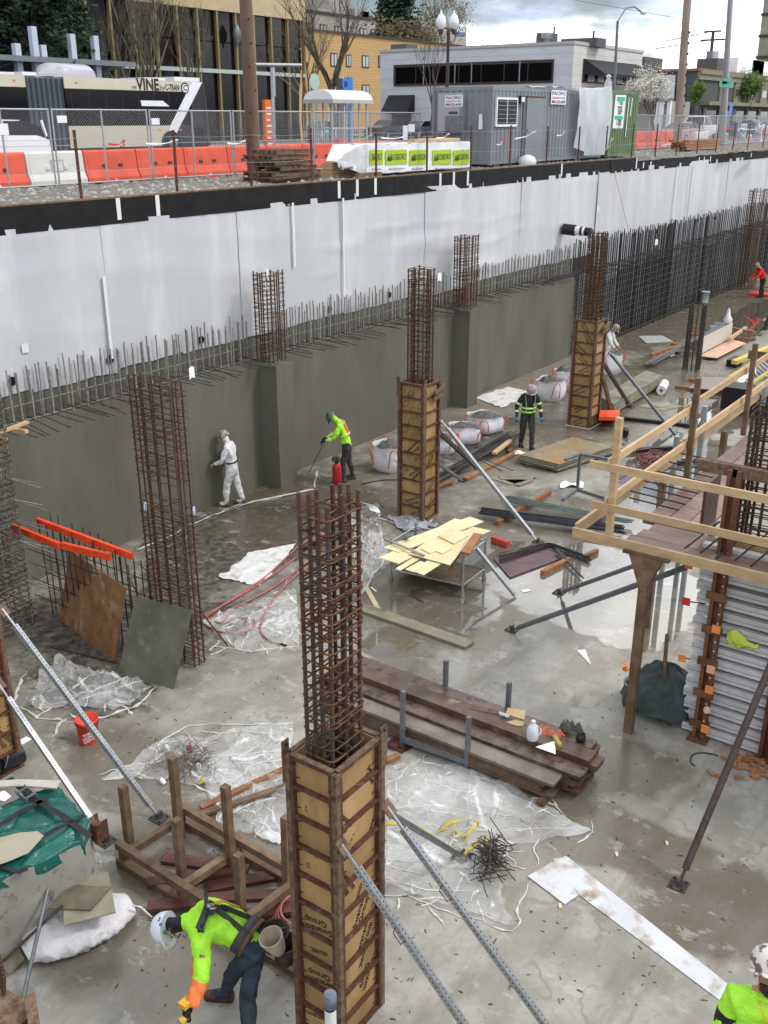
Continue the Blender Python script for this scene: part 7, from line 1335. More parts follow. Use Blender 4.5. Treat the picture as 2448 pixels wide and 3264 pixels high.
p = el(605, 640); MB().box((cx0 - .09, p.y - .06, p.z), (cx0 - .0, p.y + .06, p.z + .26)).mk('junction_box', m_wp, co); p = el(605, 530); MB().box((cx0 - .08, p.y - .05, p.z - .02), (cx0, p.y + .05, p.z + .2)).mk('junction_box', m_wp, co)
for x in (cx0 + .3, 35.2, 38.8): MB().box((x, cy0 + .02, 6.55), (x + .4, cy0 + .5, cz0)).mk('support_block', m_wo, co)
gz0 = 6.72; gc = container('green shipping container with a tall white sign', 41.6, 44.55, 17.82, 20.25, gz0, 9.32, m_cgreen, 11, 8)
kg = K(1800, 250, .18083); yg = 17.80
sp = [YP(*kg(x_, y_), yg) for x_, y_ in ((843, 880), (1025, 880), (1085, 292), (900, 292))]; sg = MB().prism(sp, (0, .01, 0)).mk('sign_board', m_wp, gc)
def sgl(x_, y_, s, m, size, w_): p = YP(*kg(x_, y_), yg - .005); letters(gc, s, m, p, (1, 0, .0), (.05, 0, 1), size, .02, width=w_)
m_sgn = mat('sign_emerald', (.02, .42, .22), .5)
for x0_, x1_, y0_, y1_ in ((920, 1065, 330, 400), (880, 1030, 658, 725)): a, b = YP(*kg(x0_, y1_), yg - .003), YP(*kg(x1_, y0_), yg - .003); MB().box((a.x, yg - .006, a.z), (b.x, yg - .001, b.z)).mk('sign_band', m_sgn, gc)
sgl(985, 440, 'TO TRAY', m_print, .18, .5); sgl(970, 515, 'STORAGE POINT', m_print, .15, .55); sgl(975, 572, 'MOBILE OFFICES', m_print, .15, .45); sgl(965, 620, 'AND MORE', m_print, .13, .3); sgl(950, 785, '81-78/50', m_print, .34, .52); sgl(945, 855, '--------- ---', m_print, .09, .5)
for x_, y0_, y1_ in ((1130, 340, 1030), (1185, 340, 670)): a, b = YP(*kg(x_ - 60 * (y1_ - 340) / 690, y1_), yg - .002), YP(*kg(x_ + 8, y0_), yg - .002); MB().beam(a, b, .07, .004, (0, 1, 0)).mk('serial_strip', m_wp, gc)
# hanging plastic between the containers
dp0, dp1 = YP(1838, 285, 17.75).x, YP(1940, 285, 17.75).x
def dr_(i, j):
    x = dp0 + (dp1 - dp0) * i; top = 9.34 + .22 * max(0, (i - .6)) * 2 + .05 * nz(i * 9); zb2 = 6.85 + .5 * max(0, .35 - i) * 2; z = top + (zb2 - top) * j; fold = .12 * sin(i * 17 + 1.5 * j) * (.3 + .7 * j) + .06 * nz(i * 8, j * 3); return (x + .25 * (i - .5) * -j * .6 + .05 * sin(j * 4), 17.66 + fold * .8 - .08 * sin(j * 3), z)
hp_ = thing('hanging_plastic', 'translucent plastic sheet draped between the two containers', 'plastic sheet', ((dp0 + dp1) / 2, 17.7, ZS)); MB().sheet(dr_, 46, 26).mk('drape', mat('milky_polythene', (.62, .65, .68), .3, alpha=.72, bump=.6, bscale=6), hp_)
MB().sheet(lambda i, j: (dp0 - 2.6 + (dp1 - dp0 + 2.6) * i, 17.85 + 2.2 * j, 9.30 + .10 * abs(nz(i * 6, j * 5)) + .18 * max(0, i - .7)), 30, 10).mk('roof_sheet', MATS['milky_polythene'], hp_); MB().lathe((dp1 - .1, 17.75, 9.4), [(.1, 0), (.16, .15), (.07, .35), (.12, .42), (.04, .5)], 9).mk('tied_knot', MATS['milky_polythene'], hp_)
p = G(1672, 527, ZS); tag(MB().lathe(p + V((0, -.1, 0)), [(.28, 0), (.34, .12), (.26, .28), (.08, .36)], 12).mk('white_sack', m_wpl), 'white sack slumped at the foot of the container door', 'sack')
# right-hand odds and ends
t = thing('lumber_pile', 'pile of reddish lumber on the gravel by the leaning pole', 'lumber', G(2240, 478, ZS)); c0 = G(2240, 480, ZS)
for i in range(4):
    for k in range(3): MB().box((c0.x - 2.6 + ru(-.4, .3), c0.y + .3 * k, ZS + .1 + .12 * i), (c0.x + 2.6 + ru(-.4, .4), c0.y + .26 + .3 * k, ZS + .2 + .12 * i)).mk('board', m_wbk, t)
p = YP(2270, 405, 27); 
def mailbox(label, u, y):
    b = V((YP(u, 430, y).x, y, ZR)); t = thing('mailbox', label, 'mailbox', b); q = MB(); n = 10; prof = [(-.35, .35), (-.35, 1.15)] + [(-.35 * cos(pi * k / n), 1.15 + .35 * sin(pi * k / n)) for k in range(1, n)] + [(.35, 1.15), (.35, .35)]
    q.prism([b + V((-.45, py, pz)) for py, pz in prof], (.9, 0, 0)); q.mk('box', mat('postal_blue', (.012, .02, .075), .4), t)
    for dx in (-.38, .38):
        for dy in (-.28, .28): MB().box(b + V((dx - .04, dy - .04, 0)), b + V((dx + .04, dy + .04, .36))).mk('leg', MATS['postal_blue'], t)
    MB().box(b + V((-.2, -.36, .7)), b + V((.2, -.352, .95))).mk('emblem', m_wp, t)
mailbox('dark blue mailbox nearest the street pole', 2340, 27.5); mailbox('dark blue mailbox farther right', 2395, 29)
for i, (u, y) in enumerate(((2368, 26.5), (2300, 25.8), (2390, 26.2))):
    b = V((YP(u, 440, y).x, y, ZR)); t = thing('traffic_cone', ('teal-striped cone between the mailboxes', 'tall orange delineator by the street pole', 'small orange cone before the mailboxes')[i], 'cone', b); MB().lathe(b, [(.3, 0), (.3, .04), (.2, .05), (.05, (.75, 1.3, .5)[i])], 12).mk('cone_body', m_orange if i else mat('teal_plastic', (.05, .3, .24), .5), t); MB().lathe(b + V((0, 0, .3)), [(.15, 0), (.12, .15)], 12).mk('collar', m_wp, t)
for i in range(4): p = G((2225, 2350, 2130, 2440)[i], (455, 492, 470, 487)[i], ZS); tag(MB().beam(p + V((-1.0, 0, .1)), p + V((1.2, .4, .16)), .25, .06).mk('broken_board', m_wp if i in (0, 2) else m_wo), ('white board on the gravel by the leaning pole', 'weathered board before the mailboxes', 'white board end left of the leaning pole', 'weathered board at the right edge')[i], 'board')
b = V((YP(2428, 470, 23).x, 23, ZS)); t = thing('no_parking_sign', 'temporary white sign with a red prohibition ring at the right edge', 'sign', b); zc_ = YP(2428, 425, 23).z; MB().box((b.x - .55, 23, zc_ - .75), (b.x + .55, 23.02, zc_ + .65)).mk('board', m_wp, t); MB().tube([V((b.x + .38 * cos(a), 22.985, zc_ + .38 * sin(a))) for a in [k * pi / 12 for k in range(24)]], .045, 5, closed=True).mk('ring', m_red_cap, t); MB().beam((b.x - .26, 22.985, zc_ + .26), (b.x + .26, 22.985, zc_ - .26), .07, .02, (0, 1, 0)).mk('slash', m_red_cap, t); letters(t, 'P', m_print, (b.x, 22.99, zc_), (1, 0, 0), (0, 0, 1), .6, .03); bar('leg', t, b, (b.x, 23.01, zc_ - .7), .04, m_galv, 6)
# buildings beyond the street
m_fin = mat('bronze_gold_fin', (.21, .155, .075), .45, (.27, .2, .1), 2, metal=.2); m_bglass = mat('bronze_glass', (.006, .005, .005), .1, (.012, .009, .009), .3, spec=.22); m_fascia = mat('tan_fascia', (.40, .31, .18), .7, (.45, .36, .22), 1)
YD = 55.0; db = thing('glass_office', 'dark glass office building with gold vertical fins', 'building', (20, YD + 5, ZR)); xd1 = YP(969, 60, YD).x; ztop = 16.15
MB().box((-60, YD + .35, ZR), (xd1 - .2, YD + 25, ztop - .1)).mk('core', mat('dark_interior', (.012, .010, .010), .9), db); MB().box((-60, YD - .15, ztop - .75), (xd1, YD + 25, ztop + .9)).mk('fascia', m_fascia, db)
x = xd1 - .15; i = 0
zf = [ZR, YP(600, 222, YD).z - .06, 13.4, ztop - .75]
while x > 18:
    MB().box((x - .08, YD - .1, ZR), (x + .08, YD + .15, ztop + .2)).mk('fin', m_fin, db)
    for k in range(3): MB().box((x - 1.86, YD + .2, zf[k] + .04), (x - .08, YD + .24, zf[k + 1] - .04)).mk('pane', m_bglass, db)
    x -= 1.94; i += 1
zt_ = YP(600, 222, YD).z; MB().box((30, YD - .16, zt_ - .13), (xd1 - .2, YD + .18, zt_ + .13)).mk('pale_band', mat('pale_green_band', (.36, .42, .39), .5), db)
p = YP(735, 100, YD + .1); q = MB().lathe((p.x, YD - .5, p.z - .5), [(.05, -.6), (.1, -.3), (.28, 0), (.32, .4), (.2, .7), (.05, .95)], 10); tag(q.mk('hanging_lantern', m_sg), 'grey lantern seen against the dark glass', 'lantern')
# circular screen wall at the far left
x0_ = YP(0, 60, 50).x - 4; x1_ = YP(45, 60, 50).x; sc = thing('ring_screen', 'brown openwork screen of linked rings at the left edge', 'screen', ((x0_ + x1_) / 2, 50, ZR))
for i in range(9):
    for j in range(14):
        c_ = V((x0_ + .4 + .62 * i + (.31 if j % 2 else 0), 50, 10.9 + .55 * j)); MB().tube([c_ + V((.3 * cos(a), 0, .3 * sin(a))) for a in [k * pi / 6 for k in range(12)]], .035, 4, closed=True).mk('ring', mat('dull_bronze', (.07, .05, .035), .6), sc)
MB().box((x0_ - .2, 50.3, ZR), (x1_ + .2, 50.6, 19)).mk('backing', mat('dark_interior', (.012, .010, .010), .9), sc); MB().box((x1_ + .1, 49.9, ZR), (x1_ + .4, 50.6, 19)).mk('edge_frame', m_fin, sc)
# transit canopy with pale posts
YC = 45.0; cn_ = thing('station_canopy', 'grey transit station canopy with pale posts rising above it', 'canopy', (30, YC + 1, ZR)); xc1 = YP(432, 195, YC).x
MB().box((14, YC, 10.85), (xc1, YC + .15, 11.1)).mk('fascia', m_sg, cn_); q = MB().prism([V((14, YC + .15, 10.98)), V((14, YC + 3.2, 10.55)), V((14, YC + 3.2, 10.62)), V((14, YC + .15, 11.06))], (xc1 - 14, 0, 0)); q.mk('roof', m_sg, cn_); MB().box((14, YC + 3.2, 10.3), (xc1 - .8, YC + 3.4, 10.75)).mk('rear_beam', m_sg, cn_)
for k in range(9): x = 15 + 3.0 * k; MB().prism([V((x, YC + .16, 10.9)), V((x, YC + 3.1, 10.5)), V((x, YC + 3.1, 10.3)), V((x, YC + .5, 10.8))], (.12, 0, 0)).mk('bracket', m_sg, cn_)
for i, (u, v) in enumerate(((52, 138), (103, 84), (135, 143), (227, 108), (301, 114))):
    a = YP(u, v, YC + .6); MB().box((a.x - .16, YC + .5, ZR), (a.x + .16, YC + .8, a.z)).mk('post', mat('pale_blue_post', (.44, .49, .56), .5), cn_)
# yellow apartment house
YY = 85.0; m_yel_wall = mat('ochre_siding', (.41, .26, .115), .8, (.46, .295, .135), .8, stretch=(.3, 1, 6)); m_trim = mat('dark_brown_trim', (.05, .035, .03), .7)
yb = thing('ochre_house', 'ochre yellow sided apartment building with dark framed windows', 'building', (120, YY + 6, ZR)); xa, zyt = 95, YP(1100, 110, YY).z
MB().box((xa, YY, ZR), (160, YY + 14, zyt)).mk('wall', m_yel_wall, yb); MB().box((xa - .2, YY - .25, zyt), (160.3, YY + 14, zyt + .25)).mk('roof_edge', m_trim, yb)
for k in range(32): z = ZR + .5 + k * .36; MB().box((xa, YY - .012, z), (160, YY, z + .03)).mk('siding_shadow_line', mat('ochre_lap_shadow', (.36, .21, .06), .8), yb)  # shadow under each siding board painted as a darker thin strip
km = K(960, 0, .24112)
for (x0w, y0w, x1w, y1w) in ((800, 735, 890, 895), (800, 1120, 900, 1278), (590, 725, 655, 885), (385, 705, 470, 880), (430, 1105, 490, 1240), (1015, 735, 1050, 895)):
    a, b = YP(*km(x0w, y1w), YY), YP(*km(x1w, y0w), YY); f = MB().box((a.x, YY - .08, a.z), (b.x, YY, b.z)).mk('window', m_trim, yb); mid = (a.x + b.x) / 2
    for s0, s1 in ((a.x + .15, mid - .1), (mid + .1, b.x - .15)): MB().box((s0, YY - .1, a.z + .15), (s1, YY - .085, b.z - .15)).mk('pane', mat('curtained_pane', (.35, .37, .40), .2), f)
# grey concrete block behind
YG = 118.0; m_gb = mat('grey_stucco', (.30, .28, .25), .85, (.34, .32, .29), .6); gb = thing('grey_block', 'grey stucco apartment block with a lift tower behind the yellow house', 'building', (150, YG + 8, ZR)); a, b = YP(*km(40, 150), YG), YP(*km(1110, 200), YG)
MB().box((a.x - 6, YG, ZR), (b.x + 1, YG + 20, a.z - .1)).mk('wall', m_gb, gb); MB().box((a.x - 6.2, YG - .2, a.z - .1), (b.x + 1.2, YG + 20, a.z + .35)).mk('parapet', m_trim, gb)
p, q_ = YP(*km(360, 100), YG + 6), YP(*km(640, 130), YG + 6); MB().box((p.x, YG + 6, a.z - 1), (q_.x, YG + 14, a.z + 9)).mk('lift_tower', m_gb, gb); MB().box((YP(*km(440, 100), YG + 6).x, YG + 5.95, a.z - 1), (YP(*km(450, 100), YG + 6).x, YG + 6, a.z + 9)).mk('downpipe', m_trim, gb)
for x_, y_ in ((150, 105), (650, 115), (740, 150), (920, 180)): c_ = YP(*km(x_, y_), YG + 5); MB().box((c_.x, YG + 4, c_.z - 2.2), (c_.x + 4.5, YG + 7, c_.z)).mk('roof_box', m_gb, gb)
for i, (x0w, x1w) in enumerate(((50, 140), (245, 330), (440, 515), (610, 720), (770, 865), (920, 1020))):
    a, b = YP(*km(x0w, 310 + .11 * x0w + 100), YG), YP(*km(x1w, 318 + .1 * x1w - 25), YG); f = MB().box((a.x, YG - .1, a.z), (b.x, YG, b.z)).mk('window', m_trim, gb)
    for s in (0, 1): w_ = (b.x - a.x) / 2; MB().box((a.x + .2 + s * w_, YG - .13, a.z + .2), (a.x + w_ - .2 + s * w_, YG - .105, b.z - .2)).mk('pane', MATS['curtained_pane'], f)
sg = YP(1460, 100, 150); tag(MB().box((YP(1335, 80, 152).x, 152, ZR), (YP(1488, 80, 152).x, 165, YP(1400, 75, 152).z)).mk('distant_block', m_gb), 'distant grey block carrying a blue name sign', 'building')
a, b = YP(1448, 110, 151.9), YP(1482, 92, 151.9); t = thing('blue_name_sign', 'small blue sign on the distant grey block', 'sign', (a.x, 151.8, a.z)); MB().box((a.x, 151.7, a.z), (b.x, 151.9, b.z)).mk('board', mat('sign_blue_grey', (.07, .12, .22), .5), t); letters(t, 'BEACON', m_wp, ((a.x + b.x) / 2, 151.66, (a.z + b.z) / 2 + .4), (1, 0, 0), (0, 0, 1), 1.6, .03, width=(b.x - a.x) * .9)
# white corner building
XB = 85.0; m_wb = mat('white_painted_brick', (.50, .51, .54), .8, (.57, .58, .60), .7, stretch=(1, 1, 3), bump=.3, bscale=6); m_wb2 = mat('cream_stone_facing', (.49, .475, .44), .8, (.55, .53, .50), .8, bump=.2); wbz = 14.4; yc = XP(1830, 130, XB).y; ye = XP(1212, 160, XB).y; xe_ = YP(2050, 153, yc).x
wb_ = thing('white_corner_building', 'white two-storey corner building with black awnings and strip window', 'building', (XB + 7, yc + 9, ZR)); MB().box((XB, yc, ZR), (xe_, ye, wbz - .25)).mk('wall', m_wb, wb_); MB().box((XB - .12, yc - .12, wbz - .25), (xe_ + .12, ye + .12, wbz)).mk('coping', mat('grey_coping', (.4, .39, .37), .7), wb_); MB().box((XB + .02, yc - .03, ZR), (xe_ - .02, yc - .002, wbz - .26)).mk('stone_front', m_wb2, wb_)
for k in range(1, 9): z = ZR + k * .86; MB().box((XB - .008, yc, z), (XB, ye, z + .03)).mk('course_line', mat('grey_joint', (.38, .38, .40), .9), wb_); MB().box((XB, yc - .038, z), (xe_, yc - .03, z + .03)).mk('course_line', MATS['grey_joint'], wb_)
a, b = XP(1256, 275, XB), XP(1767, 188, XB); y_hi, y_lo = a.y, b.y; z_lo, z_hi = XP(1256, 275, XB).z, XP(1256, 207, XB).z
f = MB().box((XB - .1, y_lo, z_lo), (XB, y_hi, z_hi)).mk('strip_window', m_trim, wb_); n = 7
for k in range(n): s0 = y_lo + .15 + (y_hi - y_lo - .3) * k / n; s1 = y_lo + .15 + (y_hi - y_lo - .3) * (k + 1) / n - .12; MB().box((XB - .13, s0, z_lo + .2), (XB - .105, s1, z_hi - .25)).mk('pane', m_glass, f)
for u in (1350, 1450, 1503, 1656): c_ = XP(u, 230, XB - .14); MB().box((XB - .16, c_.y - .05, z_lo + .1), (XB - .132, c_.y + .05, z_hi - .1)).mk('mullion', m_galv, f)
m_awn = mat('black_awning', (.012, .012, .013), .7); a, b = XP(1250, 305, XB), XP(1320, 305, XB)
q = MB(); yA, yB_ = XP(1238, 330, XB).y, XP(1322, 330, XB).y; zA, zB2 = XP(1280, 303, XB).z, XP(1280, 357, XB).z; q.add([(XB, yA, zA), (XB, yB_, zA), (XB - 1.3, yB_, zB2), (XB - 1.3, yA, zB2), (XB, yA, zB2), (XB, yB_, zB2)], [(0, 1, 2, 3), (0, 3, 4), (1, 5, 2), (3, 2, 5, 4), (0, 4, 5, 1)]); q.mk('door_awning', m_awn, wb_); MB().box((XB - .02, yB_ + .4, ZR), (XB, yA - .4, zB2)).mk('doorway', m_trim, wb_)
a, b = YP(1855, 263, yc - .05), YP(2030, 190, yc - .05); f = MB().box((a.x, yc - .12, a.z), (b.x, yc - .04, YP(1855, 187, yc).z)).mk('front_window', m_trim, wb_); zt2_ = YP(1855, 187, yc).z
for k in range(16): s = a.x + .3 + (b.x - a.x - .6) * k / 16; MB().box((s, yc - .14, a.z + .1), (s + (b.x - a.x) / 16 - .12, yc - .125, a.z + 1.6)).mk('pane', MATS['curtained_pane'] if k % 3 else m_glass, f)
q = MB(); q.add([(a.x, yc - .13, zt2_), (b.x + .3, yc - .13, zt2_), (b.x + .9, yc - 1.7, zt2_ - 1.15), (a.x + .9, yc - 1.7, zt2_ - 1.15), (a.x + .9, yc - 1.7, zt2_ - 1.4), (b.x + .9, yc - 1.7, zt2_ - 1.4), (a.x, yc - .13, zt2_ - 1.2), (b.x + .3, yc - .13, zt2_ - 1.2)], [(0, 1, 2, 3), (3, 2, 5, 4), (0, 3, 4, 6), (1, 7, 5, 2), (4, 5, 7, 6)]); q.mk('long_awning', m_awn, wb_)
for (u, v, w_, h, d_) in ((1728, 104, 1.1, 2.2, 2), (1845, 122, 3.4, .8, 3), (1270, 141, 1.8, 1.2, 2)): c_ = XP(u, v, XB + d_); MB().box((c_.x, c_.y - w_ / 2, wbz - .3), (c_.x + 2, c_.y + w_ / 2, c_.z)).mk('roof_plant', mat('dark_roof_plant', (.08, .08, .08), .7), wb_)
c_ = XP(1743, 92, XB + 2.2); MB().lathe((c_.x, c_.y, wbz - .2), [(.3, 0), (.3, c_.z - wbz - .6), (.5, c_.z - wbz - .6), (.5, c_.z - wbz - .1)], 12).mk('flue', m_galv, wb_)
for u, v in ((1767, 85), (1893, 98)): c_ = XP(u, v, XB + 4); bar('mast', wb_, (c_.x, c_.y, wbz - .2), (c_.x, c_.y, c_.z), .09, m_dark, 6)
# dark grey corner building on the right
XG = 130.0; yg_ = XP(2226, 217, XG).y; zg = XP(2226, 217, XG).z; m_dg = mat('slate_grey_paint', (.045, .055, .065), .8, (.06, .07, .08), .5); m_dg2 = mat('taupe_grey_paint', (.06, .062, .058), .8, (.075, .077, .072), .5); m_corn = mat('olive_cornice', (.20, .185, .125), .8)
gb2 = thing('slate_corner_building', 'slate grey two-storey corner building with an olive cornice', 'building', (XG + 15, yg_ + 8, ZR)); ygl = XP(2040, 222, XG).y + 4; MB().box((XG, yg_, ZR), (XG + 70, ygl, zg - .3)).mk('wall', m_dg, gb2); MB().box((XG + .02, yg_ - .03, ZR), (XG + 70, yg_ - .002, zg - .31)).mk('front_wall', m_dg2, gb2); MB().box((XG - .25, yg_ - .25, zg - .3), (XG + 70, ygl, zg)).mk('roof_edge', mat('rusty_brown_trim', (.22, .13, .08), .7), gb2)
z1c = YP(2226, 253, yg_).z; MB().box((XG - .02, yg_ - .35, z1c), (XG + 70, yg_ - .04, zg - .35)).mk('cornice', m_corn, gb2); MB().box((XG - .06, yg_ - .55, (z1c + zg) / 2), (XG + 70, yg_ - .36, (z1c + zg) / 2 + .4)).mk('cornice_moulding', m_corn, gb2)
kr = K(2050, 200, .2399)
for (x0w, x1w) in ((990, 1055), (1185, 1295), (1380, 1470), (1540, 1635)):
    a, b = YP(*kr(x0w, 505), yg_ - .05), YP(*kr(x1w, 310 + .06 * (x1w - 1000)), yg_ - .05); f = MB().box((a.x, yg_ - .25, a.z), (b.x, yg_ - .04, b.z)).mk('window', m_corn, gb2); MB().box((a.x + .35, yg_ - .3, a.z + .4), (b.x - .35, yg_ - .26, b.z - .3)).mk('pane', mat('green_grey_pane', (.06, .075, .06), .15), f); MB().box((a.x - .3, yg_ - .35, a.z - .5), (b.x + .3, yg_ - .05, a.z)).mk('sill', m_corn, f); q = MB(); q.prism([V((a.x - .3, yg_ - .3, b.z)), V((b.x + .3, yg_ - .3, b.z)), V(((a.x + b.x) / 2 + .8, yg_ - .3, b.z + .8)), V(((a.x + b.x) / 2 - .8, yg_ - .3, b.z + .8))], (0, .25, 0)); q.mk('hood', m_corn, f)
a, b = XP(2118, 314, XG), XP(2162, 277, XG); f = MB().box((XG - .1, b.y, a.z), (XG, a.y, b.z)).mk('side_window', m_trim, gb2); MB().box((XG - .13, b.y + .2, a.z + .2), (XG - .105, a.y - .2, b.z - .2)).mk('pane', m_glass, f)
a = YP(2230, 335, yg_); MB().box((XG + 2, yg_ - 1.2, a.z), (XG + 70, yg_ - .05, a.z + .45)).mk('shop_canopy', m_corn, gb2); MB().box((XG + 2, yg_ - .1, ZR), (XG + 70, yg_ - .04, a.z - .6)).mk('shopfront', m_glass, gb2)
for k in range(10): MB().box((XG + 3 + 6 * k, yg_ - .3, ZR), (XG + 3.9 + 6 * k, yg_ - .11, a.z - .3)).mk('pilaster', m_corn, gb2)
for (x_, y_, w_) in ((15, 60, 6), (980, 60, 5), (1250, 40, 14), (1450, 70, 14)): c_ = YP(*kr(x_, y_), yg_ + 6); MB().box((c_.x, yg_ + 6, zg - .5), (c_.x + w_, yg_ + 9, c_.z + 1.2)).mk('roof_plant', m_wp if x_ > 1200 else MATS['dark_roof_plant'], gb2)
# porch house by the blossom tree
XH = 118.0; a = XP(2085, 330, XH); t = thing('porch_house', 'small house porch with a grey roof and pale columns', 'house', (XH, a.y, ZR)); y0h, y1h = XP(2145, 330, XH).y, XP(2068, 330, XH).y + 3; zr2 = XP(2100, 322, XH).z; MB().prism([V((XH - 2, y0h - .8, zr2)), V((XH - 2, y1h, zr2)), V((XH + 4, y1h, zr2 + 2.6)), V((XH + 4, y0h + 1.5, zr2 + 2.6))], (0, 0, .25)).mk('roof', mat('grey_shingle', (.24, .25, .26), .8), t); MB().box((XH + .5, y0h + .8, ZR), (XH + 8, y1h, zr2)).mk('wall', mat('cream_wall', (.34, .31, .26), .8), t)
for u in (2090, 2105, 2130): c_ = XP(u, 380, XH - 1.5); MB().box((c_.x - .2, c_.y - .2, ZR), (c_.x + .2, c_.y + .2, zr2)).mk('column', m_wp, t)
# tower at the top right corner and far pole
XT = 230.0; a = XP(2440, 60, XT); t = thing('stone_tower', 'tall grey-brown stone tower cut off by the right edge', 'tower', (XT, a.y - 6, ZR)); y1t = XP(2428, 60, XT).y; MB().box((XT, y1t - 14, ZR), (XT + 16, y1t, 75)).mk('shaft', mat('grey_brown_masonry', (.2, .185, .155), .85, (.28, .26, .22), .3), t)
for k in range(14): MB().box((XT - .3, y1t - 14.2, 20 + k * 4), (XT + .0, y1t + .2, 20.5 + k * 4)).mk('string_course', m_trim, t)
XQ = 190.0; b = XP(2265, 215, XQ); tp_ = XP(2274, 97, XQ); t = thing('far_utility_pole', 'distant utility pole with transformers above the slate building', 'utility pole', (b.x, b.y, ZR)); bar('shaft', t, (b.x, b.y, ZR), tp_, .3, m_dark, 8)
for v, w_ in ((100, 3), (127, 4.2)): c_ = XP(2272, v, XQ); bar('crossarm', t, (c_.x, c_.y - w_ / 2, c_.z), (c_.x, c_.y + w_ / 2, c_.z), .16, m_dark, 6)
for u, v in ((2263, 185), (2278, 185)): c_ = XP(u, v, XQ - .6); MB().cyl((c_.x, c_.y, c_.z - 1.1), (c_.x, c_.y, c_.z + 1.1), .7, 12).mk('transformer', m_galv if u > 2270 else m_sg, t)
for v, u2, v2 in ((100, 2110, 133), (127, 2090, 155)): bar('overhead_wire', t, XP(2272, v, XQ), XP(u2, v2, XQ), .07, m_dark, 4)
# bus shelter
YSH = 37.0; sh = thing('bus_shelter', 'glass bus shelter with a white barrel roof', 'bus shelter', (YP(1100, 400, YSH).x, YSH, ZR)); ks = K(1020, 230, .23109)
xA, xB_ = YP(*ks(165, 430), YSH).x, YP(*ks(640, 430), YSH).x; zS = YP(*ks(320, 430), YSH).z; dS = 1.5; m_fr = mat('pale_grey_frame', (.42, .43, .44), .4, metal=.3)
sheet_obj('plaza', 43, 67.4, 35.2, 47.9, ZR + .1, m_side, label='pale paved plaza by the bus shelter')
for x in (xA, xA + (xB_ - xA) * .33, xA + (xB_ - xA) * .55, xA + (xB_ - xA) * .78, xB_):
    for y in (YSH, YSH + dS): ubox('post', sh, (x, y, ZR), (x, y, zS), .08, .08, m_fr, (1, 0, 0))
for z in (ZR + .25, ZR + 1.15): 
    for y in (YSH, YSH + dS): ubox('rail', sh, (xA, y, z), (xB_, y, z), .06, .08, m_fr, (0, 0, 1))
m_clear = mat('shelter_glass', (.5, .55, .56), .05, alpha=.22)
for k in range(4): a = xA + (xB_ - xA) * k / 4; MB().box((a + .08, YSH + dS - .01, ZR + .3), (a + (xB_ - xA) / 4 - .08, YSH + dS + .01, zS - .05)).mk('pane', m_clear, sh)
xo = .35; q = MB(); q.box((xA - xo, YSH - .35, zS), (xB_ + xo * .6, YSH + dS + .35, zS + .2)); q.mk('roof_edge', m_fr, sh); q = MB(); n = 12; vs = []
for x in (xA - xo + .05, xB_ + xo * .55):
    for k in range(n + 1): a = pi * k / n; vs.append((x, YSH + dS / 2 - (dS / 2 + .3) * cos(a), zS + .2 + .52 * sin(a)))
q.add(vs, [(k, n + 1 + k, n + 2 + k, k + 1) for k in range(n)], 0, True); q.add(vs, [tuple(range(n + 1)), tuple(range(2 * n + 1, n, -1))]); q.mk('barrel_roof', m_wpl, sh)
# pylon sign
YP_ = 44.0; a, b = YP(1089, 440, YP_), YP(1126, 250, YP_); xm = YP(1112, 300, YP_).x; zt3 = YP(1100, 250, YP_).z; py = thing('pylon_sign', 'tall blue and bronze bank pylon sign behind the shelter', 'sign', (xm, YP_, ZR)); MB().box((YP(1089, 340, YP_).x, YP_, ZR), (xm, YP_ + .4, zt3)).mk('bronze_panel', mat('bronze_sign_panel', (.10, .09, .08), .5), py); MB().box((xm, YP_ - .01, ZR), (YP(1125, 340, YP_).x, YP_ + .41, zt3 + .1)).mk('blue_panel', mat('bank_blue', (.02, .16, .55), .4), py)
xq = (YP(1089, 340, YP_).x + xm) / 2; c_ = YP(1102, 268, YP_ - .02); q = MB().lathe((xq, YP_ - .02, c_.z), [(.42, 0), (.42, .05)], 8, axis=(0, -1, 0)); q.mk('octagon_emblem', MATS['bank_blue'], py); MB().box((xq - .16, YP_ - .09, c_.z - .16), (xq + .16, YP_ - .071, c_.z + .16)).mk('emblem_core', m_bp, py); letters(py, 'CHASE', m_wp, (xq, YP_ - .006, (ZR + zt3) / 2 + .5), (0, 0, 1), (-1, 0, 0), .62, .03, width=3.3)
a, b = YP(848, 430, 42), YP(871, 318, 42); t = thing('orange_totem', 'orange totem sign beyond the barriers right of the brown pole', 'sign', ((a.x + b.x) / 2, 42, ZR)); MB().box((a.x, 42, 7.0), (b.x, 42.2, b.z)).mk('panel', mat('orange_sign', (.62, .13, .03), .5), t); MB().box((a.x, 42.02, ZR), (b.x, 42.18, 7.0)).mk('plinth', m_sg, t)
for k in range(7): z = b.z - .5 - k * .33; MB().box((a.x + .12, 41.985, z), (b.x - .15 - .1 * (k % 3), 41.998, z + .1)).mk('text_bar', m_wp, t)
a = YP(1002, 260, 40); t = thing('round_stop_sign', 'pale green round stop marker beside the bare tree', 'sign', (a.x, 40, ZR)); MB().lathe((a.x, 40, a.z), [(.45, 0), (.45, .03)], 18, axis=(0, -1, 0)).mk('disc', mat('pale_green_sign', (.3, .42, .38), .5), t); bar('post', t, (a.x + .25, 40.05, ZR), (a.x + .15, 40.05, a.z), .05, m_galv, 8)
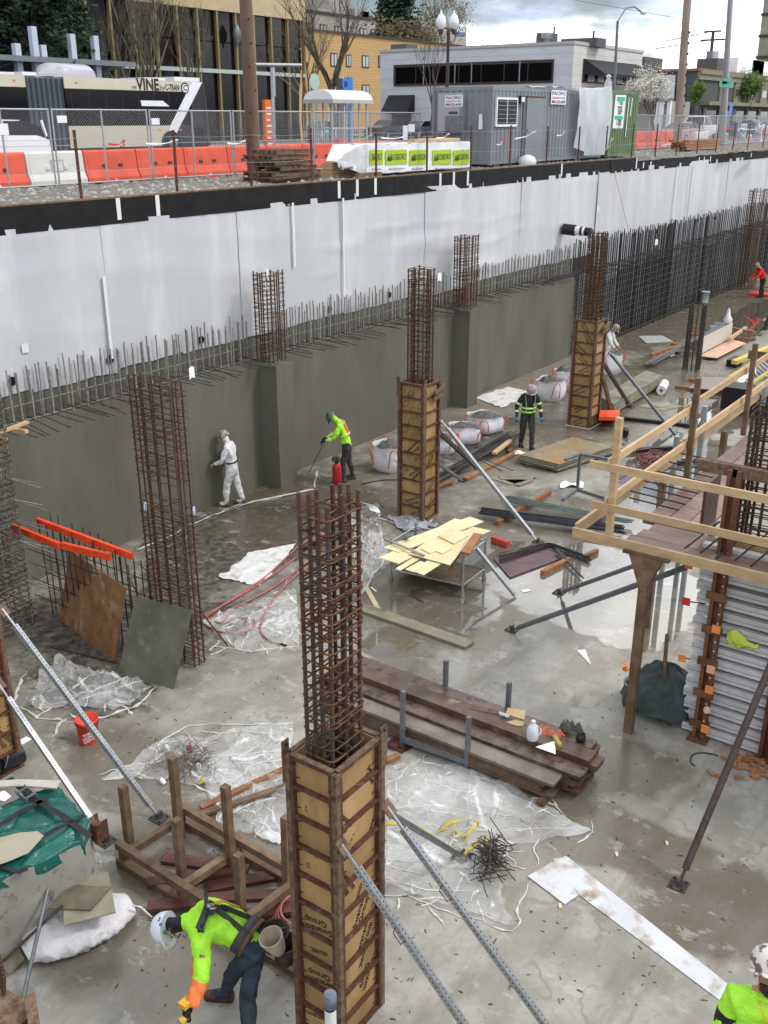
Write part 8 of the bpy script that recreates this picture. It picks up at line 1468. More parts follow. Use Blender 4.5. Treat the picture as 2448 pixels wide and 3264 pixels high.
for i, (u0, u1, v0, v1) in enumerate(((1285, 1300, 400, 446), (1302, 1322, 396, 421))): a, b = YP(u0, v1, 33), YP(u1, v0, 33); t = thing('white_sign', ('tall white notice board beside the black car', 'small white notice on a post beside the black car')[i], 'sign', ((a.x + b.x) / 2, 33, ZR)); MB().box((a.x, 33, a.z), (b.x, 33.03, b.z)).mk('board', m_wp, t); bar('post', t, ((a.x + b.x) / 2, 33.05, ZR), ((a.x + b.x) / 2, 33.05, a.z + .1), .03, m_galv, 6)
ir = thing('iron_fence', 'low dark iron fence along the lawn strip', 'fence', (50, 46.5, ZR)); 
for k in range(110): x = 40 + k * .22; ubox('picket', ir, (x, 46.5, ZR), (x, 46.5, ZR + 1.05), .03, .03, m_bp, (1, 0, 0))
for z in (.25, .98): ubox('rail', ir, (40, 46.5, ZR + z), (64.2, 46.5, ZR + z), .04, .04, m_bp, (0, 0, 1))
# trees
m_bark = mat('grey_brown_bark', (.075, .062, .048), .9, (.13, .11, .085), 6, bump=.6); m_bark2 = mat('olive_bark', (.13, .115, .075), .9, (.19, .17, .12), 6, bump=.5)
def branchy(mb, p, d, L_, r, depth, rr, spread=.5, n=3, tips=None, upb=.25):
    k = 4; pts = [p]; q = p.copy(); dd = d.copy(); rs = [r]
    for i in range(k): dd = (dd + V((rr.gauss(0, .10), rr.gauss(0, .10), rr.gauss(0, .05) + upb * .12))).normalized(); q = q + dd * (L_ / k); pts.append(q.copy()); rs.append(r * (1 - .45 * (i + 1) / k))
    mb.tube(pts, r, 5 if r > .03 else 3, rs=rs)
    if depth == 0:
        if tips is not None: tips.extend(pts[1:])
        return
    for i in range(n + (1 if rr.random() < .4 else 0)):
        t_ = rr.uniform(.35, 1); ii = min(k, int(t_ * k) + 1); ax = V((rr.gauss(0, 1), rr.gauss(0, 1), rr.gauss(0, .6))).normalized(); nd = (dd + ax * spread * rr.uniform(.6, 1.3) + V((0, 0, upb))).normalized(); branchy(mb, pts[ii], nd, L_ * rr.uniform(.55, .8), rs[ii] * .66, depth - 1, rr, spread, n, tips, upb)
def leaves(tips, n, s, mats, rr, jit=.3):
    q = MB()
    for i in range(n):
        p = rr.choice(tips) + V((rr.gauss(0, jit), rr.gauss(0, jit), rr.gauss(0, jit))); a = V((rr.gauss(0, 1), rr.gauss(0, 1), rr.gauss(0, 1))).normalized(); b = a.orthogonal().normalized(); z = s * rr.uniform(.6, 1.4); q.add([p - a * z, p + b * z * .6, p + a * z, p - b * z * .6], [(0, 1, 2, 3)], rr.randrange(len(mats)))
    return q
def bare_tree(label, base, h, r, seed, stems=1, depth=4, m=None, spread=.45, n=3, buds=None, upb=.3, trunk=.35, name='bare_tree'):
    rr = random.Random(seed); base = V3(base); t = thing(name, label, 'tree', base); tr = MB(); cr = MB(); tips = []
    for s in range(stems):
        a = rr.uniform(0, 6.28); d = V((cos(a) * .18 * (stems > 1), sin(a) * .18 * (stems > 1), 1)).normalized(); L0 = h * trunk; pts = [base + d * (L0 * k / 4) + V((rr.gauss(0, .04), rr.gauss(0, .04), 0)) * k for k in range(5)]; tr.tube(pts, r, 8, rs=[r * (1 - .08 * k) for k in range(5)])
        for k in range(n + 1): a = 6.28 * k / (n + 1) + rr.uniform(-.4, .4); branchy(cr, pts[-1] - d * (L0 * .12 * (k % 2)), V((cos(a) * spread, sin(a) * spread, 1)).normalized(), h * .3, r * .6, depth - 1, rr, spread, n, tips, upb)
    tr.mk('trunk', m or m_bark, t); cr.mk('crown', m or m_bark, t)
    if buds: leaves(tips, buds[0], buds[1], buds[2], rr, buds[3]).mk('foliage', buds[2], t)
    return t
def at(u, y, z=ZR): p = YP(u, 430, y); return V((p.x, y, z))
m_bud = mat('olive_buds', (.12, .105, .05), .9); m_blos = mat('white_blossom', (.62, .60, .53), .8); m_blos2 = mat('cream_blossom', (.48, .46, .38), .8); m_lf1 = mat('spring_green', (.13, .2, .04), .8); m_lf2 = mat('mid_green', (.08, .13, .03), .8); m_ev1 = mat('dark_evergreen', (.012, .03, .014), .9); m_ev2 = mat('evergreen', (.025, .052, .022), .9)
bare_tree('bare many-stemmed tree before the dark glass building', at(505, 50.5), 11.5, .16, 11, 3, 4, m_bark2, .34, 3, (1500, .035, [m_bud], .1), .55, .28); bare_tree('bare tree left of the many-stemmed one behind the bus roof', at(420, 51), 8.5, .10, 12, 2, 4, m_bark2, .4, 3, None, .4); bare_tree('bare tree right of the many-stemmed one behind the bus rear', at(640, 51.5), 9, .10, 13, 2, 4, m_bark2, .35, 3, (700, .04, [m_bud], .1), .5)
bare_tree('gnarled bare tree beside the blue pylon', at(1060, 46), 11.5, .27, 21, 1, 5, m_bark, .62, 3, (2200, .035, [m_bud], .12), .18, .34); bare_tree('twiggy bare tree at the corner of the dark glass building', at(985, 47), 8.5, .12, 22, 2, 4, m_bark2, .5, 3, (1800, .04, [m_bud], .18), .25); bare_tree('thin bare street tree before the white building', at(1628 if False else 1378, 42), 7.5, .09, 23, 1, 4, m_bark, .35, 3, (500, .04, [m_bud], .1), .5, .4)
bare_tree('distant russet tree above the white building', at(1400, 130), 30, .4, 24, 1, 4, m_bark, .45, 3, (2600, .22, [mat('russet_leaf', (.15, .085, .055), .9), m_bud], .7), .3); bare_tree('distant bare tree behind the blue name sign', at(1500, 140), 19, .25, 25, 1, 4, m_bark2, .4, 3, (1200, .2, [m_bud], .6), .3)
bare_tree('white blossoming tree right of the green container', at(2078, 36), 6.3, .16, 26, 1, 4, m_bark, .62, 3, (4600, .085, [m_blos, m_blos2, m_blos], .26), .15, .24, 'blossom_tree'); bare_tree('small fresh green tree before the slate building', at(2215, 42), 5.5, .08, 27, 1, 4, m_bark, .3, 3, (2600, .1, [m_lf1, m_lf2], .22), .5, .3, 'young_tree'); bare_tree('larger fresh green tree before the slate building', at(2365, 44), 7.6, .1, 28, 1, 4, m_bark, .36, 3, (3600, .12, [m_lf1, m_lf2], .28), .45, .3, 'young_tree')
def evergreen(label, base, h, w_, seed, n, s, name='evergreen_tree', ragged=.4, z0=.1):
    rr = random.Random(seed); base = V3(base); t = thing(name, label, 'tree', base); MB().cyl(base, base + V((0, 0, h * .95)), w_ * .07, 8, .03).mk('trunk', m_bark, t); tips = []; br = MB()
    for i in range(150):
        f = rr.uniform(z0, 1) ; a = rr.uniform(0, 6.28); L_ = w_ * (1 - f) ** .7 * rr.uniform(1 - ragged, 1.1) + .15; p = base + V((0, 0, h * f)); d = V((cos(a), sin(a), rr.uniform(-.15, .35))); e = p + d * L_; br.tube([p, p.lerp(e, .6), e], .03, 3); tips += [p.lerp(e, k) for k in (.35, .55, .7, .85, 1, 1)]
    br.mk('branches', m_bark, t); leaves(tips, n, s, [m_ev1, m_ev2, m_ev1], rr, s * 1.6).mk('crown', [m_ev1, m_ev2, m_ev1], t); return t
evergreen('dark evergreen tree left of the gold fins behind the canopy', at(150, 48.5), 13, 3.6, 31, 9000, .17); evergreen('second dark evergreen close behind the canopy', at(255, 49.2), 9.2, 2.6, 32, 6500, .16); evergreen('dark pine rising above the yellow house', at(1265, 105), 28, 6, 33, 8000, .42, 'pine_tree', .5, .35); bare_tree('brown-green bushy tree beside the dark pine', at(1300, 100), 16, .3, 34, 1, 4, m_bark, .55, 3, (5000, .26, [mat('brown_green_leaf', (.10, .08, .04), .9), m_bud], .8), .2)
# people
BONES = [('pelvis', 'waist'), ('waist', 'chest'), ('chest', 'neck'), ('neck', 'head'), ('head', 'crown')]
for s in 'lr': BONES += [('chest', s + 'sho'), (s + 'sho', s + 'elb'), (s + 'elb', s + 'wri'), ('pelvis', s + 'hip'), (s + 'hip', s + 'kne'), (s + 'kne', s + 'ank'), (s + 'ank', s + 'toe')]
RAD = {'pelvis': (.155, .125), 'waist': (.15, .12), 'chest': (.165, .135), 'neck': (.06, .06), 'head': (.082, .092), 'crown': (.06, .065), 'sho': (.075, .075), 'elb': (.052, .052), 'wri': (.038, .038), 'hip': (.105, .11), 'kne': (.073, .075), 'ank': (.058, .06), 'toe': (.045, .035)}
def stand(h=1.76, lean=0.0, head=0.0, step=.0, arms=None, spread=.0):
    "joints of a standing figure, x forward, y left, z up"
    k = h / 1.76; hipz = .92 * k; J = {'pelvis': V((0, 0, hipz))}; c, s = cos(lean), sin(lean)
    def tor(f, up, y=0): return V((f * c + up * s, y, hipz - f * s + up * c)) 
    J['waist'] = tor(.0, .20 * k); J['chest'] = tor(.0, .40 * k); J['neck'] = tor(.01, .585 * k); ll = lean + head; d = V((sin(ll), 0, cos(ll))); J['head'] = J['neck'] + d * .125 * k + V((.02, 0, 0)); J['crown'] = J['head'] + d * .085 * k
    for sd_, y in (('l', 1), ('r', -1)):
        J[sd_ + 'sho'] = tor(.0, .50 * k, y * .195); st = step * y; J[sd_ + 'hip'] = V((0, y * .095, hipz - .06)); J[sd_ + 'kne'] = V((st * .55 + .03, y * (.105 + spread * .5), .50 * k)); J[sd_ + 'ank'] = V((st - .02, y * (.11 + spread), .085)); J[sd_ + 'toe'] = V((st + .15, y * (.12 + spread), .045))
        e, w_ = (arms or {}).get(sd_, ((.03, .06, -.30), (.12, .03, -.55))); J[sd_ + 'elb'] = J[sd_ + 'sho'] + V((e[0], y * e[1], e[2])); J[sd_ + 'wri'] = J[sd_ + 'sho'] + V((w_[0], y * w_[1], w_[2]))
    return J
def person(label, base, rz, J, mats, bone_mat, world=False, fat=1.0, bulk={}, hs=1.12, hand_mat=1, finger_curl=.9, hat=None, skin_head=1):
    """one continuous body grown over the joints; bone_mat maps a bone to the cloth it wears"""
    t = thing('person', label, 'person', base, rz=0 if world else rz); M_ = Matrix.Identity(4) if world else ROOT[t.name]
    names = list(J); idx = {n: i for i, n in enumerate(names)}; me = bpy.data.meshes.new('body'); me.from_pydata([tuple(M_ @ J[n]) for n in names], [(idx[a], idx[b]) for a, b in BONES], []); o = bpy.data.objects.new('body', me); C.objects.link(o)
    o.modifiers.new('s', 'SKIN'); sv = me.skin_vertices[0].data
    for n in names:
        r_ = RAD[n if n in RAD else n[1:]]; f = fat * bulk.get(n if n in RAD else n[1:], 1) if n not in ('head', 'crown', 'neck') else 1; sv[idx[n]].radius = (r_[0] * f, r_[1] * f); sv[idx[n]].use_root = n == 'pelvis'
    ss = o.modifiers.new('ss', 'SUBSURF'); ss.levels = 3; ss.render_levels = 3
    dg = bpy.context.evaluated_depsgraph_get(); nm = bpy.data.meshes.new_from_object(o.evaluated_get(dg)); bpy.data.objects.remove(o)
    W = {n: M_ @ J[n] for n in names}; mb = MB(); mb.v = [tuple(v.co + v.normal * ((.018 * nz(v.co.x * 8, v.co.y * 8, v.co.z * 8) + .014 * nz(v.co.x * 19, v.co.y * 19, v.co.z * 13)) if (v.co - W['head']).length > .17 else 0)) for v in nm.vertices]
    for p in nm.polygons:
        c_ = p.center; best, bm = 1e9, 0
        for a, b in BONES:
            A_, B_ = W[a], W[b]; d = B_ - A_; t_ = max(0, min(1, (c_ - A_).dot(d) / d.length_squared)); dist = (c_ - A_.lerp(B_, t_)).length - .5 * (RAD[a if a in RAD else a[1:]][0] * (1 - t_) + RAD[b if b in RAD else b[1:]][0] * t_)
            if dist < best: best, bm = dist, bone_mat.get((a, b), bone_mat.get(b[1:] if b[0] in 'lr' and b[1:] in ('elb', 'wri', 'kne', 'ank', 'toe', 'hip', 'sho') else b, 0))
        mb.f.append(tuple(p.vertices)); mb.mi.append(bm); mb.sm.append(True)
    # face: nose, brow, ears, mouth, eyes
    hd = W['head']; upv = (W['crown'] - W['neck']).normalized(); fwd = (M_.to_3x3() @ V((1, 0, 0))) if not world else (W['head'] - W['chest']); fwd = (fwd - upv * fwd.dot(upv)).normalized(); sdv = upv.cross(fwd)
    if hat and 'face' in hat: fwd = V3(hat['face']); fwd = (fwd - upv * fwd.dot(upv)).normalized(); sdv = upv.cross(fwd)
    sk = skin_head
    mb.cyl(hd + fwd * .075 + upv * .015, hd + fwd * .108 - upv * .028, .010, 6, .017, sk)
    for s in (-1, 1):
        mb.lathe(hd + sdv * (s * .088) - upv * .005, [(.006, -.012), (.028, -.006), (.022, .008)], 8, sk, axis=sdv * s); mb.lathe(hd + fwd * .083 + sdv * (s * .032) + upv * .015, [(.013, -.003), (.006, .004)], 8, len(mats) - 1, axis=fwd)
    mb.beam(hd + fwd * .084 - sdv * .026 - upv * .055, hd + fwd * .084 + sdv * .026 - upv * .055, .010, .008, None, len(mats) - 1)
    # hands: palm, four fingers and a thumb
    for s, y in (('l', 1), ('r', -1)):
        w_, e = W[s + 'wri'], W[s + 'elb']; d = (w_ - e).normalized(); cv_ = (finger_curl if not isinstance(finger_curl, dict) else finger_curl[s]); bend = fwd if abs(d.dot(fwd)) < .8 else -upv; bend = (bend - d * bend.dot(d)).normalized(); sv2 = d.cross(bend)
        mb.tube([w_ - d * .02, w_ + d * .03, w_ + d * .075, w_ + d * .095], .03, 8, hand_mat, rs=[.03, .038, .040, .03])
        for k in range(4):
            o_ = sv2 * (.030 - .020 * k); l = (.068, .078, .072, .056)[k]; p = w_ + d * .085 + o_; a = cv_; pts = [p]; dd = d.copy()
            for j in range(3): dd = (d * cos(a * (j + .6)) + bend * sin(a * (j + .6))).normalized(); pts.append(pts[-1] + dd * (l * (.45, .33, .25)[j]))
            mb.tube(pts, .009, 5, hand_mat, rs=[.0105, .010, .009, .007])
        p = w_ + d * .03 + sv2 * .034; mb.tube([p, p + sv2 * .022 + d * .028 + bend * .012, p + sv2 * .02 + d * .055 + bend * .034], .011, 5, hand_mat, rs=[.013, .011, .008])
    mb.mk('body', mats, t)
    for s in 'lr':   # boots with a sole
        a, b = W[s + 'ank'], W[s + 'toe']; d = (b - a); d.z = 0; d.normalize(); x = V((-d.y, d.x, 0)); g = min(a.z - .085, b.z - .045); bo = MB(); c0 = V((a.x, a.y, g)) - d * .075; prof = [(0, .042, .10), (.05, .05, .12), (.12, .05, .11), (.20, .054, .075), (.27, .05, .06), (.30, .03, .045)]; vs = []
        for l, w_, h in prof: vs += [c0 + d * l - x * w_ + V((0, 0, .0)), c0 + d * l + x * w_, c0 + d * l + x * w_ * .8 + V((0, 0, h)), c0 + d * l - x * w_ * .8 + V((0, 0, h))]
        n = len(prof); bo.add(vs, [(0, 3, 2, 1), (4 * n - 4, 4 * n - 3, 4 * n - 2, 4 * n - 1)] + [(4 * i + j, 4 * i + (j + 1) % 4, 4 * i + 4 + (j + 1) % 4, 4 * i + 4 + j) for i in range(n - 1) for j in range(4)], 0, True); bo.mk('boot', (hat or {}).get('boot', mat('brown_boot', (.06, .038, .025), .7)), t)
    if hat and hat.get('mat'):
        c0 = hd + upv * .042; hm = MB(); prof = [(r_ * hs, z_ * hs) for r_, z_ in ((.118, 0), (.117, .03), (.108, .07), (.085, .105), (.05, .125), (.012, .132))]; hm.lathe(c0, prof, 18, axis=upv); hh = hm.mk('hard_hat', hat['mat'], t); br = MB(); n = 14
        vs = []
        for k in range(n + 1): a = -1.25 + 2.5 * k / n; dd = fwd * cos(a) + sdv * sin(a); vs += [c0 + dd * .112 * hs, c0 + dd * (.112 + .05 * cos(a) ** .5) * hs - upv * .012]
        br.add(vs, [(2 * k, 2 * k + 1, 2 * k + 3, 2 * k + 2) for k in range(n)], 0, True); b_ = br.mk('brim', hat['mat'], hh); b_.modifiers.new('t', 'SOLIDIFY').thickness = .005
        if not hat.get('ridge') is False: hm = MB(); hm.tube([c0 + fwd * (.122 * hs * cos(a)) + upv * (.135 * hs * sin(a)) for a in [.25 + k * .33 for k in range(9)]], .008, 5); hm.mk('hat_ridge', hat['mat'], hh)
    return t, W, fwd, upv, sdv
def band(parent, W, a, b, f, rx, ry, h, m, fwd, name='reflective_band'):
    "flat ring round the torso between two joints"
    A_, B_ = W[a], W[b]; d = (B_ - A_).normalized(); c_ = A_.lerp(B_, f); x = (fwd - d * fwd.dot(d)).normalized(); y = d.cross(x); q = MB(); n = 24; vs = []
    for s in (-.5, .5):
        for k in range(n): an = 2 * pi * k / n; vs.append(c_ + d * (s * h) + x * (rx * cos(an)) + y * (ry * sin(an)))
    q.add(vs, [(k, (k + 1) % n, n + (k + 1) % n, n + k) for k in range(n)], 0, True); o = q.mk(name, m, parent); o.modifiers.new('t', 'SOLIDIFY').thickness = .006
def strap(parent, pts, w_, m, name='strap', up=None):
    q = MB(); 
    for a, b in zip(pts, pts[1:]): q.beam(a, b, w_, .006, up)
    return q.mk(name, m, parent)
m_skin = mat('skin', (.36, .19, .13), .6, (.42, .23, .16), 20); m_eye = mat('eye_dark', (.02, .015, .012), .4); m_suit = mat('soiled_white_suit', (.66, .65, .63), .8, (.74, .74, .73), 4, bump=1.6, bscale=13, col3=(.3, .28, .23), s3=6, t3=(.56, .7)); m_suit_clean = mat('white_suit', (.72, .72, .72), .8, (.62, .62, .61), 6, bump=.5); m_lime_c = mat('hi_vis_lime', (.33, .74, .03), .7, (.42, .88, .05), 5, bump=1.4, bscale=13); m_black_c = mat('black_work_cloth', (.014, .014, .016), .85, (.03, .03, .032), 8, bump=1.5, bscale=15); m_jean = mat('dark_jeans', (.022, .032, .055), .85, (.045, .06, .09), 7, bump=1.5, bscale=16); m_grey_c = mat('charcoal_trousers', (.03, .03, .034), .85, (.06, .058, .06), 7, bump=1.5, bscale=15); m_glove_b = mat('blue_glove', (.03, .16, .32), .5); m_glove_k = mat('black_glove', (.012, .012, .013), .7); m_refl = mat('silver_reflective', (.62, .63, .60), .35); m_orng_c = mat('orange_trim_cloth', (.85, .22, .06), .7); m_camo = mat('camouflage_hat', (.10, .085, .05), .5, (.36, .33, .26), 22, lo=.45, hi=.52); m_camo_g = mat('dark_green_hat', (.03, .06, .05), .5, (.12, .15, .13), 20, lo=.46, hi=.54)
IL = math.atan2(.817, -.576)   # heading that faces left in the photograph
ARM = lambda l, r: {'l': l, 'r': r}
# 1 white-suited finisher at the wall
t, W, fw_, up_, sd_ = person('person in soiled white overalls and mottled hard hat brushing the wall', G(747, 1610), IL - .15, stand(1.74, .10, .25, .17, ARM(((.10, .04, -.28), (.30, .0, -.38)), ((.02, .05, -.30), (.24, .0, -.42)))), [m_suit, m_skin, m_suit_clean, m_eye], {'neck': 2, 'head': 2, 'crown': 2, 'sho': 2, 'elb': 2, 'wri': 2, 'chest': 2, 'waist': 2}, fat=1.12, hat={'mat': m_camo, 'boot': mat('muddy_boot', (.09, .08, .06), .9)}, skin_head=2)
band(t, W, 'pelvis', 'waist', .75, .145, .185, .035, m_glove_k, fw_, 'belt')
p = W['rwri']; tag(MB().cyl(p + V((0, 0, .25)) + fw_ * .1, p - fw_ * .55 - V((0, 0, .55)), .012, 8).mk('brush_pole', m_wo), 'thin brush pole held by the person in white overalls', 'brush')
# 2 sprayer
t, W, fw_, up_, sd_ = person('person in lime hooded jacket spraying from a red pump tank', G(1108, 1532), IL + .05, stand(1.80, .33, .55, .12, ARM(((.14, .05, -.27), (.36, .0, -.34)), ((.10, .05, -.28), (.34, -.02, -.38)))), [m_lime_c, m_skin, m_grey_c, m_glove_k, m_eye], {'hip': 2, 'kne': 2, 'ank': 2, 'toe': 2, 'pelvis': 2, 'neck': 0, 'head': 0, 'crown': 0, ('pelvis', 'waist'): 0}, fat=1.1, hand_mat=3, hat={'mat': m_camo_g, 'boot': mat('muddy_boot', (.09, .08, .06), .9)})
for f, m, h in ((.25, m_orng_c, .075), (.25, m_refl, .045)): band(t, W, 'waist', 'chest', f, .165 if m is m_refl else .162, .192 if m is m_refl else .189, h, m, fw_)
for s in (-1, 1):
    for m, w_, o in ((m_orng_c, .075, 0), (m_refl, .045, .004)): c_ = W['chest'] + sd_ * (.10 * s); strap(t, [W['waist'] - fw_ * (.14 + o) + sd_ * .10 * s, W['chest'] - fw_ * (.155 + o) + sd_ * .11 * s + up_ * .05, W['lsho' if s > 0 else 'rsho'] + up_ * (.085 + o)], w_, m, 'reflective_strap', sd_)
for s in 'lr': c_ = W[s + 'elb'].lerp(W[s + 'wri'], .35); d = (W[s + 'wri'] - W[s + 'elb']).normalized(); MB().cyl(c_, c_ + d * .05, .058, 12).mk('reflective_cuff', m_refl, t)
sp_ = G(1075, 1542); t = thing('pump_sprayer', 'red pump sprayer tank at the feet of the lime-jacketed person', 'sprayer', sp_); MB().lathe(sp_, [(.10, 0), (.115, .02), (.115, .42), (.09, .5), (.045, .54)], 18).mk('tank', mat('red_tank', (.42, .025, .03), .35, (.34, .02, .03), 8), t); MB().lathe(sp_ + V((0, 0, .54)), [(.05, 0), (.05, .05), (.02, .06), (.02, .14)], 10).mk('pump_head', m_bp, t)
for k in range(3): c_ = sp_ + V((0, 0, .6 + .03 * k)); MB().tube([c_ + V((.12 * cos(a), .11 * sin(a), .02 * sin(2 * a))) for a in [j * .6 for j in range(9)]], .010, 6).mk('hose_loop', m_black, t)
MB().tube([sp_ + V((.1, 0, .45)), sp_ + V((.25, -.05, .6)), sp_ + V((.25, .02, .95)), W['rwri'] + V((0, 0, -.02))], .010, 6).mk('feed_hose', mat('yellow_hose', (.5, .4, .08), .5), t)
wp = W['lwri']; tag(MB().cyl(wp + V((0, 0, .02)), wp + fw_ * .7 - V((0, 0, .25)), .008, 6).mk('spray_wand', m_bp), 'thin spray wand pointed at the wall', 'wand')
# 3 black vest worker
CAMH = math.atan2(-.576, -.817)
t, W, fw_, up_, sd_ = person('person in black jacket with lime stripes walking past the bar heap', G(1677, 1428), CAMH + .15, stand(1.78, .10, .50, .14, ARM(((.0, .10, -.29), (.12, .12, -.54)), ((-.02, .14, -.28), (.10, .16, -.52)))), [m_black_c, m_skin, m_grey_c, m_glove_b, m_eye], {'hip': 2, 'kne': 2, 'ank': 2, 'toe': 2, 'pelvis': 2, 'head': 1, 'crown': 1, ('neck', 'head'): 1, ('pelvis', 'waist'): 0}, fat=1.1, hand_mat=3, hat={'mat': mat('worn_grey_hat', (.25, .21, .2), .6, (.4, .37, .36), 14), 'boot': mat('dark_boot', (.03, .025, .02), .8)})
m_lime_s = mat('pale_lime_reflective', (.55, .75, .35), .45)
band(t, W, 'waist', 'chest', .1, .165, .195, .06, m_lime_s, fw_); band(t, W, 'pelvis', 'waist', .55, .155, .19, .06, m_lime_c, fw_, 'hem')
for s in (-1, 1): strap(t, [W['waist'] + fw_ * .155 + sd_ * .10 * s, W['chest'] + fw_ * .165 + sd_ * .115 * s, W['lsho' if s > 0 else 'rsho'] - sd_ * .06 * s + up_ * .082 + fw_ * .03], .05, m_lime_s, 'reflective_strap', sd_)
for s in 'lr':
    for f in (.55,): c_ = W[s + 'sho'].lerp(W[s + 'elb'], f); d = (W[s + 'elb'] - W[s + 'sho']).normalized(); MB().cyl(c_, c_ + d * .05, .079, 12).mk('reflective_cuff', m_lime_s, t)
    c_ = W[s + 'elb'].lerp(W[s + 'wri'], .3); d = (W[s + 'wri'] - W[s + 'elb']).normalized(); MB().cyl(c_, c_ + d * .05, .06, 12).mk('reflective_cuff', m_lime_s, t)
c_ = W['chest'] + fw_ * .168 + sd_ * .10 + up_ * .03; MB().lathe(c_, [(.04, 0), (.04, .004)], 12, axis=fw_).mk('chest_emblem', m_refl, t)
MB().sheet(lambda i, j: G(1640 + 36 * i, 1462 + 12 * j) + V((0, 0, .2 + .03 * sin(5 * i))), 6, 3, .003).mk('white_rag', m_wpl, label='white rag on the bar heap by the black-jacketed person', cat='rag')
# 4 bending worker in front: joints placed by eye
J = {'pelvis': G(808, 2995, .94), 'waist': G(745, 2950, 1.02), 'chest': G(658, 2938, 1.08), 'neck': G(588, 2936, 1.06), 'head': G(550, 2957, 1.0), 'crown': G(515, 2936, 1.0)}
J['lsho'] = G(655, 2882, 1.10); J['rsho'] = G(640, 2985, 1.12); J['relb'] = G(645, 3125, .86); J['rwri'] = G(605, 3212, .66); J['lelb'] = G(640, 3020, .82); J['lwri'] = G(625, 3130, .56)
fb = (J['head'] - J['pelvis']); fb.z = 0; fb.normalize(); sl = V((-fb.y, fb.x, 0))
for s, y in (('l', 1), ('r', -1)): J[s + 'hip'] = J['pelvis'] + sl * (.10 * y) - V((0, 0, .06)) - fb * .02
a1, a2 = G(722, 3185), G(795, 3360)
J['lkne'] = J['lhip'].lerp(a1, .5) + fb * .06; J['lkne'].z = .50; J['lank'] = a1 + V((0, 0, .085)); J['ltoe'] = a1 + fb * .16 + V((0, 0, .045))
J['rkne'] = J['rhip'].lerp(a2, .5) + fb * .05; J['rkne'].z = .50; J['rank'] = a2 + V((0, 0, .085)); J['rtoe'] = a2 + fb * .16 + V((0, 0, .045))
m_hat_w = mat('white_hard_hat', (.74, .74, .78), .3)
bt, W, fw_, up_, sd_ = person('person in lime shirt, harness and white hard hat bending over with a drill', G(745, 3200), 0, J, [m_lime_c, m_skin, m_jean, m_glove_k, m_orng_c, m_eye], {'hip': 2, 'kne': 2, 'ank': 2, 'toe': 2, 'pelvis': 2, 'head': 3, 'crown': 3, ('neck', 'head'): 3, 'wri': 4, ('pelvis', 'waist'): 0}, world=True, fat=1.12, bulk={'elb': 1.45, 'sho': 1.22, 'wri': 1.6, 'chest': 1.1, 'kne': 1.1}, hs=1.3, hand_mat=3, finger_curl=1.0, hat={'mat': m_hat_w, 'face': fb * .9 - V((0, 0, .45)) + V((.15, -.12, 0)), 'boot': mat('brown_leather_boot', (.07, .035, .022), .65, (.11, .06, .04), 12)})
hd, up2 = W['head'], (W['crown'] - W['neck']).normalized()
nrm_b = V((0, 0, 1)); m_harn = mat('harness_webbing', (.028, .029, .03), .7, (.06, .06, .06), 20)
bk1 = lambda f, s, o=.15: W['chest'].lerp(W['waist'], f) + sl * s + nrm_b * o
strap(bt, [W['lsho'] + nrm_b * .115 + sl * -.04, bk1(.1, .05, .185), bk1(.6, -.03, .18), W['rhip'] + nrm_b * .17 + sl * -.02], .075, m_harn, 'harness_strap', sl)
strap(bt, [W['rsho'] + nrm_b * .115 + sl * .03, bk1(.1, -.05, .188), bk1(.6, .04, .183), W['lhip'] + nrm_b * .17], .075, m_harn, 'harness_strap', sl)
strap(bt, [W['rsho'] + fw_ * .08 + nrm_b * .02, W['rsho'] + nrm_b * .12, W['chest'] + nrm_b * .18 - sl * .08], .06, m_harn, 'harness_strap', sl); strap(bt, [W['rsho'] + fw_ * .085 + nrm_b * .0, W['rsho'] + fw_ * .06 - nrm_b * .08, W['chest'] - nrm_b * .10 - sl * .12], .06, m_harn, 'harness_strap', fw_)
q = MB(); c_ = bk1(.25, 0, .2); q.lathe(c_, [(.045, -.008), (.055, 0), (.045, .008)], 14, axis=(.3, 0, 1)); q.mk('dorsal_ring', m_galv, bt); MB().box(c_ + V((-.06, -.06, -.03)), c_ + V((.06, .06, -.005))).mk('dorsal_pad', m_harn, bt)
q = strap(bt, [c_ + nrm_b * .02, bk1(.55, -.10, .19), W['waist'] - sl * .18 + nrm_b * .06, W['waist'].lerp(W['pelvis'], .4) - sl * .22 - nrm_b * .06], .038, mat('ochre_lanyard', (.42, .22, .03), .7), 'lanyard', None); c2 = W['waist'].lerp(W['pelvis'], .4) - sl * .23 - nrm_b * .09; MB().tube([c2 + fw_ * (.03 * cos(a)) + nrm_b * (.035 * sin(a)) for a in [k * .7 for k in range(9)]], .008, 6, closed=True).mk('snap_hook', m_galv, bt)
band(bt, W, 'pelvis', 'waist', .35, .17, .21, .09, m_harn, nrm_b, 'tool_belt'); band(bt, W, 'pelvis', 'waist', .1, .172, .212, .04, mat('brown_leather', (.10, .05, .03), .7), nrm_b, 'leather_belt')
def pouch(c_, ax, r0, r1, h, m, name='tool_pouch'):
    r0, r1, h = r0 * 1.2, r1 * 1.2, h * 1.2
    MB().lathe(c_, [(r0 * .8, 0), (r0, .03), (r1, h), (r1 * .86, h), (r0 * .7, .05)], 12, axis=ax).mk(name, m, bt)
m_lea = mat('dark_leather', (.03, .02, .016), .75, (.06, .042, .035), 9, bump=.4); m_canv = mat('tan_canvas', (.26, .21, .15), .85, (.36, .3, .23), 10, bump=.4)
